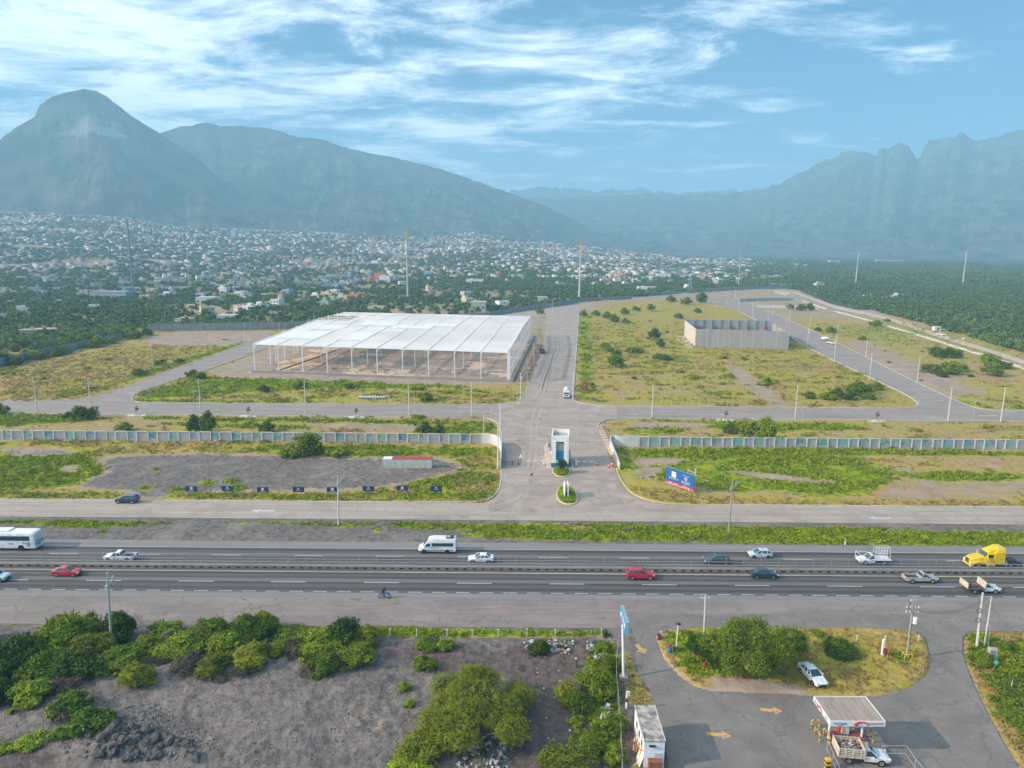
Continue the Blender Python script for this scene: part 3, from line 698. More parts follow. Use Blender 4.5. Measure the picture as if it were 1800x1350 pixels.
tag(mb.build('tyre_tracks'), kind='structure')

# ------------------------------------------------------------------ mountains
def mountain_material():
    mt = bpy.data.materials.new('mountain'); mt.use_nodes = True; nt = mt.node_tree; nd = nt.nodes; lk = nt.links.new; b = nd['Principled BSDF']
    b.inputs['Roughness'].default_value = 1; b.inputs['Specular IOR Level'].default_value = .1
    tcn = nd.new('ShaderNodeTexCoord')
    a = nd.new('ShaderNodeTexNoise'); a.inputs['Scale'].default_value = .011; a.inputs['Detail'].default_value = 9; lk(tcn.outputs['Object'], a.inputs[0])
    m1 = nd.new('ShaderNodeMix'); m1.data_type = 'RGBA'; r = nd.new('ShaderNodeMapRange'); r.inputs['From Min'].default_value = .42; r.inputs['From Max'].default_value = .58; lk(a.outputs['Fac'], r.inputs['Value']); lk(r.outputs[0], m1.inputs['Factor'])
    m1.inputs['A'].default_value = (.02, .035, .02, 1); m1.inputs['B'].default_value = (.09, .095, .055, 1)
    n2 = nd.new('ShaderNodeTexNoise'); n2.inputs['Scale'].default_value = .009; n2.inputs['Detail'].default_value = 12; n2.inputs['Roughness'].default_value = .65; n2.inputs['Distortion'].default_value = .6
    mp_ = nd.new('ShaderNodeMapping'); mp_.inputs['Location'].default_value = (400, 900, 0); lk(tcn.outputs['Object'], mp_.inputs[0]); lk(mp_.outputs[0], n2.inputs[0])
    at = nd.new('ShaderNodeAttribute'); at.attribute_name = 'rock'
    ad = nd.new('ShaderNodeMath'); ad.operation = 'ADD'; lk(n2.outputs['Fac'], ad.inputs[0]); lk(at.outputs['Fac'], ad.inputs[1])
    r2 = nd.new('ShaderNodeMapRange'); r2.inputs['From Min'].default_value = .70; r2.inputs['From Max'].default_value = .84; lk(ad.outputs[0], r2.inputs['Value'])
    m2 = nd.new('ShaderNodeMix'); m2.data_type = 'RGBA'; lk(r2.outputs[0], m2.inputs['Factor']); lk(m1.outputs['Result'], m2.inputs['A']); m2.inputs['B'].default_value = (.33, .30, .27, 1)
    lk(m2.outputs['Result'], b.inputs['Base Color'])
    return mt
M_MTN = mountain_material()
def mountain(name, label, crest, Rc, Rf, Rb, amp, seed, rockx=None, ncol=760, nrow=170, jag=4, p=1.5):
    xs = np.linspace(crest[0][0], crest[-1][0], ncol); cy = np.interp(xs, [c[0] for c in crest], [c[1] for c in crest])
    pass
    V = []; rock = []
    t = np.concatenate([np.linspace(0, 1, nrow), np.linspace(1, 2, 12)[1:]])
    dirs = []
    for px, py in zip(xs, cy):
        d = ray(px, py); hz = math.hypot(d[0], d[1]); dirs.append((d[0] / hz, d[1] / hz, d[2] / hz))
    D = np.array(dirs); Hc = CAMH + D[:, 2] * Rc
    az = np.arctan2(D[:, 0], D[:, 1])
    T, A = np.meshgrid(t, az, indexing='ij'); H = Hc[None, :]
    up = T <= 1
    R = np.where(up, Rf + (Rc - Rf) * T, Rc + (Rb - Rc) * (T - 1))
    prof = np.where(up, (.25 * T + .75 * T ** p), np.clip(1 - (T - 1), 0, 1))
    arc = A * Rc
    n_ = fbm(arc / 420 + 7, R / 900, 5, seed) - .5
    gul = 1 - np.abs(2 * fbm(arc / 230 + 1.6 * n_, R / 420, 5, seed + 11) - 1)
    env = np.where(up, np.sin(np.clip(T, 0, 1) * PI) ** .8, 0.3 * (T - 1))
    Z = -30 + (H + 30) * prof + (n_ * amp * 2.4 - gul * amp * .55 + amp * .15) * env + ((1 - np.abs(2 * fbm(arc / 75, R / 110, 4, seed + 31) - 1)) - .6) * 15 * np.clip(env * 1.4, 0, 1)
    Z += np.where(np.abs(T - 1) < .03, (fbm(arc / 60, R * 0, 4, seed + 5) - .5) * jag * 4, 0)
    X = np.array(D[:, 0])[None, :] * R; Y = np.array(D[:, 1])[None, :] * R
    nr, nc = T.shape; i = np.arange(nr - 1)[:, None] * nc + np.arange(nc - 1)[None, :]
    F = np.stack([i, i + 1, i + nc + 1, i + nc], -1).reshape(-1, 4)
    me = npmesh(name, np.stack([X.ravel(), Y.ravel(), Z.ravel()], -1), F, [M_MTN], smooth=False)
    rk = np.full(T.shape, -.1)
    if rockx:
        for x0, x1, t0, t1, v in rockx:
            pxs = xs[None, :] + 0 * T
            w = np.clip(1 - np.abs((pxs - (x0 + x1) / 2) / ((x1 - x0) / 2)), 0, 1) * np.clip(1 - np.abs((T - (t0 + t1) / 2) / ((t1 - t0) / 2)), 0, 1)
            rk = rk + v * np.sqrt(w)
    at = me.attributes.new('rock', 'FLOAT', 'POINT'); at.data.foreach_set('value', rk.ravel().astype(np.float32))
    return tag(link(name, me), kind='structure')
HAZE_TOP = 1120
mountain('mountain', '', [(-420, 330), (-300, 300), (-150, 290), (-60, 268), (0, 245), (30, 222), (62, 203), (70, 183), (88, 172), (110, 163), (148, 157.5), (168, 160), (185, 170), (220, 196), (255, 218), (285, 236), (330, 266), (380, 305), (430, 345), (480, 378), (520, 398)], 3700, 2650, 4700, 85, 3,
         rockx=[(60, 260, .72, 1.02, .22), (20, 300, .5, .95, .18), (80, 130, .8, 1.0, .12), (165, 225, .75, 1.0, .14)], p=1.7)
mountain('mountain_ridge', '', [(140, 300), (200, 260), (285, 231), (320, 222), (362, 215.5), (385, 220), (440, 222), (485, 228), (520, 240), (560, 243), (600, 257), (650, 270), (700, 279), (760, 294), (820, 312), (860, 326), (900, 341), (950, 359), (1000, 383), (1040, 402), (1080, 414), (1120, 421), (1180, 431)], 4400, 2800, 5600, 75, 23, rockx=[(500, 560, .8, 1.0, .3)], p=1.5)
mountain('far_mountain', '', [(760, 380), (880, 338), (915, 333), (935, 330), (955, 326), (970, 331), (1000, 330), (1030, 335), (1050, 337), (1075, 332), (1110, 334), (1125, 331), (1150, 337), (1200, 339), (1230, 337), (1260, 333), (1300, 335), (1340, 332), (1400, 331), (1500, 330)], 7600, 6200, 9500, 50, 43, jag=12, p=1.2)
mountain('right_mountain', '', [(860, 372), (920, 350), (1000, 345), (1120, 343), (1200, 344), (1280, 340), (1320, 338), (1345, 334), (1357, 324), (1366, 326), (1400, 306), (1450, 284), (1478, 270), (1500, 264.5), (1520, 266), (1532, 274), (1539, 276), (1545, 263), (1553, 261), (1560, 268), (1565, 262), (1575, 254), (1585, 251), (1597, 255), (1603, 266), (1611, 276), (1617, 275), (1624, 260), (1634, 248), (1648, 246), (1660, 244), (1676, 243), (1690, 235), (1702, 241), (1712, 248), (1722, 250), (1735, 244), (1756, 243), (1768, 233), (1785, 229.5), (1800, 231), (1860, 240), (1950, 250), (2100, 300), (2300, 360)], 5900, 3900, 7300, 58, 63, rockx=None, ncol=1000, jag=9, p=1.25)

# ------------------------------------------------------------------ haze
hz = MB(); HM = bpy.data.materials.new('haze'); HM.use_nodes = True; nt_ = HM.node_tree; nt_.nodes.clear()
pv = nt_.nodes.new('ShaderNodeVolumePrincipled'); ho = nt_.nodes.new('ShaderNodeOutputMaterial'); nt_.links.new(pv.outputs[0], ho.inputs['Volume'])
pv.inputs['Color'].default_value = (0.41, 0.74, 1.0, 1); pv.inputs['Density'].default_value = 2.4e-4; pv.inputs['Anisotropy'].default_value = 0.0
pv.inputs['Density Attribute'].default_value = ''; pv.inputs['Absorption Color'].default_value = (0, 0, 0, 1)
hz.box((0, 6000, (HAZE_TOP - 40) / 2), (50000, 30000, HAZE_TOP + 40), HM)
tag(hz.build('haze'), kind='stuff')
# ------------------------------------------------------------------ foliage
L_BUSH = leafmat('bush leaves', (0.03, 0.075, 0.006), (0.26, 0.34, 0.014))
L_BRIGHT = leafmat('bright leaves', (0.065, 0.14, 0.008), (0.36, 0.45, 0.025))
L_MESQ = leafmat('mesquite leaves', (0.085, 0.13, 0.010), (0.42, 0.44, 0.03))
L_TREE = leafmat('tree leaves', (0.04, 0.095, 0.008), (0.29, 0.38, 0.018))
L_BROWN = leafmat('dry twigs', (0.09, 0.075, 0.055), (0.2, 0.165, 0.12))
L_FAR = leafmat('far leaves', (0.06, 0.12, 0.026), (0.26, 0.33, 0.065), scale=.03)
L_GRASS = leafmat('green weeds', (0.12, 0.19, 0.005), (0.36, 0.41, 0.010), scale=.4)
L_STRAW = leafmat('straw', (0.24, 0.17, 0.06), (0.55, 0.41, 0.15), scale=.4)
M_BARK = mat('bark', (0.13, 0.1, 0.075), .95, var=.3, scale=6)
M_CORE = mat('shade dark inner foliage', (0.015, 0.03, 0.008), 1.0, var=.3, scale=4, spec=.1)  # core coloured darker than the leaves, painting the shade in crown gaps
M_CORE2 = mat('shade dark inner foliage far', (0.045, 0.085, 0.028), 1.0, var=.35, scale=1.5, spec=.1)  # same painted crown shade, in a paler tone for distant trees

def quads(C, Nn, s, rng, asp=1.0, tan=None):
    n = len(C); Nn = Nn / (np.linalg.norm(Nn, axis=1, keepdims=True) + 1e-9)
    r_ = rng.normal(size=(n, 3)) if tan is None else tan + rng.normal(size=(n, 3)) * .35
    u = np.cross(Nn, r_); u /= np.linalg.norm(u, axis=1, keepdims=True) + 1e-9; v = np.cross(Nn, u)
    s = (s * rng.uniform(.6, 1.35, n))[:, None]
    V = np.stack([C - u * s * asp, C - v * s / asp * .6, C + u * s * asp, C + v * s / asp * .6], 1).reshape(-1, 3)
    return V, np.arange(4 * n).reshape(n, 4)
def crown(lobes, n, s, seed, asp=1.0, bias=.5, shell=.45, droop=0):
    rng = np.random.default_rng(seed); lb = np.array(lobes, float)     # x y z rx ry rz
    w = (lb[:, 3] * lb[:, 4] + lb[:, 4] * lb[:, 5] + lb[:, 3] * lb[:, 5]); k = rng.choice(len(lb), n, p=w / w.sum())
    d = rng.normal(size=(n, 3)); d /= np.linalg.norm(d, axis=1, keepdims=True)
    r = 1 - shell * rng.random(n) ** 1.6
    r *= 1 + .18 * np.sin(d[:, 0] * 7 + k) * np.cos(d[:, 1] * 6 + k * 2) + .12 * np.sin(d[:, 2] * 11 + k)
    C = lb[k, :3] + d * lb[k, 3:] * r[:, None]
    keep = C[:, 2] > .05; C = C[keep]; d = d[keep]; k = k[keep]
    ns = int(len(C) * .12 / 16)
    if n > 1000 and ns:      # sprigs poking out of the crown
        ki = rng.integers(0, len(C), ns); tt = np.linspace(-.1, .34, 16); B = C[ki][:, None, :] + (d[ki] + rng.normal(size=(ns, 3)) * .35 + [0, 0, .25])[:, None, :] * (tt[None, :, None] * lb[:, 3].mean() * 1.1)
        C = np.vstack([C, B.reshape(-1, 3)]); d = np.vstack([d, np.repeat(d[ki], 16, 0)]); k = np.concatenate([k, np.repeat(k[ki], 16)])
        kk_ = C[:, 2] > .05; C, d, k = C[kk_], d[kk_], k[kk_]
    # drop leaves deep inside other lobes
    ins = np.zeros(len(C), bool)
    for j in range(len(lb)):
        q = (((C - lb[j, :3]) / (lb[j, 3:] * .55)) ** 2).sum(1) < 1; ins |= q & (k != j)
    C = C[~ins]; d = d[~ins]
    Nn = d * bias + rng.normal(size=C.shape) * .55 + np.array([0, 0, .25])
    tan = None
    if droop: tan = np.tile(np.array([0, 0, 1.0]), (len(C), 1)) + d * .5
    V, F = quads(C, Nn, s, rng, asp, tan)
    return V, F
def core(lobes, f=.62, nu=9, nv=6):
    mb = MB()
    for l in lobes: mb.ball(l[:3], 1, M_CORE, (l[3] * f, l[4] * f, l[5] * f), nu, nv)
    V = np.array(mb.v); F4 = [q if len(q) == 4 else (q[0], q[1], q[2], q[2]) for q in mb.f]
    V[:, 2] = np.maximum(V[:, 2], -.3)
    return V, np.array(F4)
def rlobes(n, R, H, seed, z0=.0, flat=.8, spread=.62):
    rng = np.random.default_rng(seed); L_ = [(0, 0, z0 + H * .45, R * .52, R * .52, H * .4)]
    for i in range(int(n * 1.3)):
        a = rng.uniform(0, 2 * PI); q = R * rng.uniform(.35, 1.0); s = R * rng.uniform(.13, .24); L_.append((q * math.cos(a), q * math.sin(a), z0 + H * rng.uniform(.15, .95) * (1.15 - .5 * q / R), s, s, s * flat))
    for i in range(n):
        a = 2 * PI * i / n + rng.uniform(-.4, .4); q = R * spread * rng.uniform(.7, 1.1); s = R * rng.uniform(.28, .45)
        L_.append((q * math.cos(a), q * math.sin(a), z0 + H * rng.uniform(.25, .62), s, s, s * flat))
    for i in range(n // 2):
        a = rng.uniform(0, 2 * PI); q = R * .35 * rng.random(); s = R * rng.uniform(.28, .4)
        L_.append((q * math.cos(a), q * math.sin(a), z0 + H * rng.uniform(.68, .82), s, s, s * .75))
    return L_
def foliage_mesh(name, lobes, n, s, seed, leaf, asp=1., shell=.6, f=.5, droop=0, corem=None, bias=.5):
    V, F = crown(lobes, n, s, seed, asp, bias, shell, droop); mi = np.zeros(len(F))
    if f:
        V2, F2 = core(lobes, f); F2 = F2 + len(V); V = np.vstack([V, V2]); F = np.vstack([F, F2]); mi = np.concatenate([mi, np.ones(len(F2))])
    # degenerate quads (triangles) are split off
    tri = F[:, 2] == F[:, 3]
    me = bpy.data.meshes.new(name); q = F[~tri]; t_ = F[tri][:, :3]
    me.vertices.add(len(V)); me.vertices.foreach_set('co', V.astype(np.float32).ravel())
    me.loops.add(q.size + t_.size); me.loops.foreach_set('vertex_index', np.concatenate([q.ravel(), t_.ravel()]).astype(np.int32))
    me.polygons.add(len(q) + len(t_))
    ls = np.concatenate([np.arange(len(q)) * 4, len(q) * 4 + np.arange(len(t_)) * 3]); me.polygons.foreach_set('loop_start', ls.astype(np.int32))
    me.polygons.foreach_set('loop_total', np.concatenate([np.full(len(q), 4), np.full(len(t_), 3)]).astype(np.int32))
    me.materials.append(leaf); me.materials.append(corem or M_CORE)
    me.polygons.foreach_set('material_index', np.concatenate([mi[~tri], mi[tri]]).astype(np.int32)); me.update(calc_edges=True)
    return me
def trunk_mb(H, r, R, seed, nb=6, lean=.1):
    rng = random.Random(seed); mb = MB(); p = Vector((0, 0, -.2)); top = Vector((rng.uniform(-lean, lean) * H, rng.uniform(-lean, lean) * H, H * .45))
    mb.tube(p, top, r, M_BARK, r * .7, 8)
    for i in range(nb):
        a = 2 * PI * i / nb + rng.uniform(-.3, .3); e = Vector((math.cos(a) * R * .55, math.sin(a) * R * .55, H * rng.uniform(.6, .82))); mid = top.lerp(e, .5) + Vector((0, 0, H * .05))
        st = p.lerp(top, rng.uniform(.6, 1)); mb.tube(st, mid, r * .5, M_BARK, r * .35, 6); mb.tube(mid, e, r * .35, M_BARK, r * .12, 5)
        for _ in range(2):
            e2 = mid + Vector((rng.uniform(-1, 1) * R * .3, rng.uniform(-1, 1) * R * .3, H * rng.uniform(.1, .3))); mb.tube(mid, e2, r * .22, M_BARK, r * .06, 4)
    return mb
def plant(kind, label, cat, lobes, n, s, seed, leaf, H, R, tr, **kw):
    t = thing(kind, label, cat)
    link('crown', foliage_mesh('crown', lobes, n, s, seed, leaf, **kw), t)
    trunk_mb(H, tr, R, seed).build('trunk', t)
    return t

# ---- near shrubs: five kinds, copied
def park(o): o.location = (0, -60, -30)
near = {}
lb = [rlobes(8, 2.6, 3.0, 11, flat=.85), rlobes(10, 3.0, 2.6, 12, flat=.7), rlobes(6, 2.0, 2.4, 13), rlobes(9, 2.6, 3.3, 14, flat=.9)]
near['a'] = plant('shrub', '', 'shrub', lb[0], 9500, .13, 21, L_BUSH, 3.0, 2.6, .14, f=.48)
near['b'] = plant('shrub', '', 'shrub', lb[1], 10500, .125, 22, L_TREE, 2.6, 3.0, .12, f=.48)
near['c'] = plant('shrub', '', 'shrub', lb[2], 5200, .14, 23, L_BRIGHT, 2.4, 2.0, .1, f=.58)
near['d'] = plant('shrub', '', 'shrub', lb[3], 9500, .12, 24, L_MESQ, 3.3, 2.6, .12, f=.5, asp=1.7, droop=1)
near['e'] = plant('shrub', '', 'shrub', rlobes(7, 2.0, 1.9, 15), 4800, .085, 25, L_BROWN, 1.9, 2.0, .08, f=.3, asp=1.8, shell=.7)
used = set()
def shrub(kind, px, py, w, label, hs=1.0, rz=None, group='shrubs along the front of the lots'):
    """px,py: foot of the shrub in the photo; w: width in metres"""
    w *= 1.1; ax_, ay_ = random.uniform(.82, 1.22), random.uniform(.82, 1.15); p = G(px, py); src = near[kind]; base = dict(a=5.6, b=6.4, c=4.4, d=5.6, e=4.4)[kind]; s = w / base
    p.z = gz(p.x, p.y) - .1; rz = random.uniform(0, 6.28) if rz is None else rz
    if kind not in used:
        used.add(kind); src.location = p; src.rotation_euler = (0, 0, rz); src.scale = (s * ax_, s * ay_, s * hs); src['label'] = label; src['group'] = group; return src
    return dup(src, p, rz, label, (s * ax_, s * ay_, s * hs), group)
belt = [('a', -60, 1150, 9, 1.1), ('b', -20, 1195, 9, 1.0), ('a', 30, 1178, 7.5, 1.0), ('a', 85, 1150, 6, 1.0), ('b', 122, 1135, 7.5, 1.35), ('a', 75, 1195, 6.5, .9),
        ('b', 130, 1185, 7.5, .95), ('d', 160, 1160, 6.5, .9), ('a', 215, 1125, 5.5, 1.35), ('b', 205, 1175, 6, .8), ('c', 290, 1118, 5, .6), ('a', 262, 1150, 5, .9),
        ('b', 310, 1150, 7, .75), ('b', 368, 1128, 6.5, 1.0), ('a', 405, 1150, 6, .85), ('e', 330, 1178, 4.6, .8), ('e', 180, 1128, 4.2, 1.1), ('e', 450, 1160, 4.2, .9), ('e', 520, 1150, 4.4, .9), ('e', 110, 1215, 3.8, .8), ('e', 300, 1130, 4.0, .9), ('e', 540, 1185, 3.2, .6), ('e', 385, 1195, 2.6, .6), ('d', 372, 1183, 4.5, .75), ('e', 290, 1165, 4, .7), ('b', 440, 1125, 6.5, 1.1),
        ('a', 470, 1110, 4.5, 1.2), ('d', 440, 1172, 5.5, .8), ('e', 425, 1185, 3.8, .7), ('c', 505, 1128, 4.5, .6), ('a', 490, 1150, 4.0, .7),
        ('b', 560, 1150, 6.4, 1.0), ('a', 600, 1135, 6.2, 1.0), ('b', 625, 1165, 6.2, .8), ('a', 570, 1178, 5.5, .7), ('d', 645, 1130, 4.5, .9),
        ('d', 240, 1205, 4.4, .95), ('c', 60, 1232, 5.0, .85), ('a', -10, 1235, 5, 1.0), ('c', 128, 1255, 4.2, .95), ('c', 160, 1288, 5.4, .75), ('c', 105, 1300, 2.6, .7), ('c', 50, 1312, 4.2, .45), ('c', 10, 1318, 3.0, .4),
        ('c', 268, 1205, 1.6, .6), ('c', 710, 1215, 1.7, 1.0), ('c', 718, 1245, 1.6, .8), ('c', 750, 1135, 4.0, .5), ('c', 745, 1175, 3.4, .8), ('c', 780, 1140, 3.2, .7),
        ('c', 720, 1350, 4.5, .6), ('d', 745, 1325, 5.5, .7), ('a', 948, 1145, 3.4, .9), ('c', 1062, 1145, 2.6, .9)]
names_ = {'a': 'dark green dense shrub', 'b': 'broad mid green shrub', 'c': 'low bright green leafy shrub', 'd': 'yellowish feathery shrub', 'e': 'grey brown half dry shrub'}
def where(px, py):
    if px < 95 and py > 1290: return 'creeping at the bottom left corner of the lot'
    if py > 1225 and px < 300: return 'beside the boulder pile'
    if px < 180: return 'at the far left of the roadside thicket'
    if px < 300: return 'around the leaning pole in the roadside thicket'
    if px < 520: return 'in the middle of the roadside thicket'
    if px < 690: return 'in the clump at the right end of the thicket'
    if px < 730 and py < 1300: return 'standing alone beside the feathery tree'
    if px < 800: return 'at the edge of the feathery tree'
    return 'near the rubbish by the highway fence'
for k_, px, py, w, hs in belt: shrub(k_, px, py, w, names_[k_] + ' ' + where(px, py), hs)
for k_, px, py, w, hs, lab in (('a', 1015, 1250, 3.8, 1.1, 'dark upright shrub in the middle of the rubbish strip'), ('b', 1050, 1215, 5.0, 1.1, 'dense green shrub against the wire fence by the sign pole'),
        ('a', 1066, 1180, 4.0, 1.0, 'dark shrub at the wire fence behind the blue sign'), ('d', 997, 1235, 3.2, 1.2, 'olive narrow shrub on the left of the rubbish strip'), ('c', 1012, 1275, 2.0, .9, 'small round green shrub in the rubbish strip'),
        ('b', 1030, 1320, 4.8, .9, 'large green shrub at the wire fence facing the white hut'), ('c', 1072, 1290, 4.0, 1.0, 'bright green shrub against the wire fence beside the hut'), ('c', 1080, 1340, 2.6, 1.1, 'bright creeper climbing the wire fence at the bottom edge'),
        ('d', 1000, 1360, 5.5, .7, 'pale yellow green shrub cut by the bottom edge'), ('e', 1040, 1365, 5.0, .7, 'greyish shrub cut by the bottom edge near the fence'),
        ('b', 1478, 1150, 5.4, .85, 'rounded green shrub at the highway side of the island'), ('a', 1725, 1165, 3.6, .8, 'dense green shrub at the foot of the two poles'), ('b', 1790, 1220, 7.5, .42, 'broad low shrub filling the right roadside bank'),
        ('b', 1850, 1180, 7.5, .45, 'broad low shrub at the right edge of the frame'), ('b', 1800, 1270, 6, .4, 'low green shrub spreading over the right bank'), ('c', 1440, 1118, 2.2, .7, 'small bright shrub on the island by the big tree'), ('c', 1760, 1140, 3.0, .6, 'low bright shrub right of the grey cabinet')):
    shrub(k_, px, py, w, lab, hs, group='shrubs around the forecourt and rubbish strip')
# roots of the shrub mound inside the thicket are hidden by the crowns

# ---- the big feathery tree in the foreground and the tree on the island
def bigtree(kind, label, parts, n, s, leaf, px, py, H, R, seed, **kw):
    p = G(px, py); p.z = gz(p.x, p.y) - .1
    t = plant(kind, label, 'tree', parts, n, s, seed, leaf, H, R, .22, **kw); t.location = p; return t
rr = random.Random(3); lob = []
for i in range(38):
    a = rr.uniform(0, 2 * PI); q = rr.uniform(.25, 1) ** .7 * 6.4; h = rr.uniform(.6, 1) * (6.2 - .4 * q) ; s_ = rr.uniform(1.1, 1.9); lob.append((q * math.cos(a) * .92, q * math.sin(a) * 1.0, h * .8, s_, s_, s_ * .75))
lob.append((0, 0, 3.2, 3.8, 4.2, 2.3))
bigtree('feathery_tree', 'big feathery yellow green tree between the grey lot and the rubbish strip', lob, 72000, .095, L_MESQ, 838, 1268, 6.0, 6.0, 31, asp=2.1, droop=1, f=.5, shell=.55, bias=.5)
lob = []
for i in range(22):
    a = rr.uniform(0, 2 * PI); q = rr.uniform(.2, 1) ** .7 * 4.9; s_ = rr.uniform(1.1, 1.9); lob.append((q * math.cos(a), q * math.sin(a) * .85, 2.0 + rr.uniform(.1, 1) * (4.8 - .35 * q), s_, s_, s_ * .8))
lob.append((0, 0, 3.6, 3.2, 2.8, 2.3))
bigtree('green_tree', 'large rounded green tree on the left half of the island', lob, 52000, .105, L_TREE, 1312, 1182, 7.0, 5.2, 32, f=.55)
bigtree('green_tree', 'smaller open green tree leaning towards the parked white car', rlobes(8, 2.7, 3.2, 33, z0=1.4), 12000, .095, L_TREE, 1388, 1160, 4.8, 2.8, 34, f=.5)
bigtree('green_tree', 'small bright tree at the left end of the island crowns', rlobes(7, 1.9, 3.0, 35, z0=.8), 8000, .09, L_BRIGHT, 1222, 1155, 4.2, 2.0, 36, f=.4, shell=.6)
# ornamental tree at the gate house
gt = plant('round_tree', 'small round dark tree in the planting bed of the gate house', 'tree', rlobes(8, 1.35, 2.7, 41, z0=1.1, flat=1.1), 6500, .085, 42, leafmat('oak leaves', (.03, .06, .018), (.13, .17, .06)), 3.9, 1.4, .09, f=.55)
gt.location = G(987, 832)

# ---- mid-distance trees and shrubs of the fields
mid = []
for i, (R_, H_, leaf) in enumerate(((2.6, 3.0, L_BUSH), (3.0, 2.8, L_TREE), (2.6, 3.4, L_TREE), (2.0, 1.5, L_GRASS))):
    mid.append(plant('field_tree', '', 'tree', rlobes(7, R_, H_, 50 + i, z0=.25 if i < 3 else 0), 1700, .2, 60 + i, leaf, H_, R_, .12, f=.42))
midused = set()
def ftree(k, px, py, w, label, hs=1.0, name=None, cat=None, group='trees and bushes scattered over the fields'):
    p = G(px, py); p.z = gz(p.x, p.y) - .05; s = w / (2.1 * (2.6, 3.0, 2.6, 2.0)[k]); rz = random.uniform(0, 6.28); sc = (s, s, s * hs)
    if k not in midused: midused.add(k); o = mid[k]; o.location = p; o.rotation_euler = (0, 0, rz); o.scale = sc; o['label'] = label; o['group'] = group
    else: o = dup(mid[k], p, rz, label, sc, group)
    if name: o.name = name
    if cat: o['category'] = cat
    return o
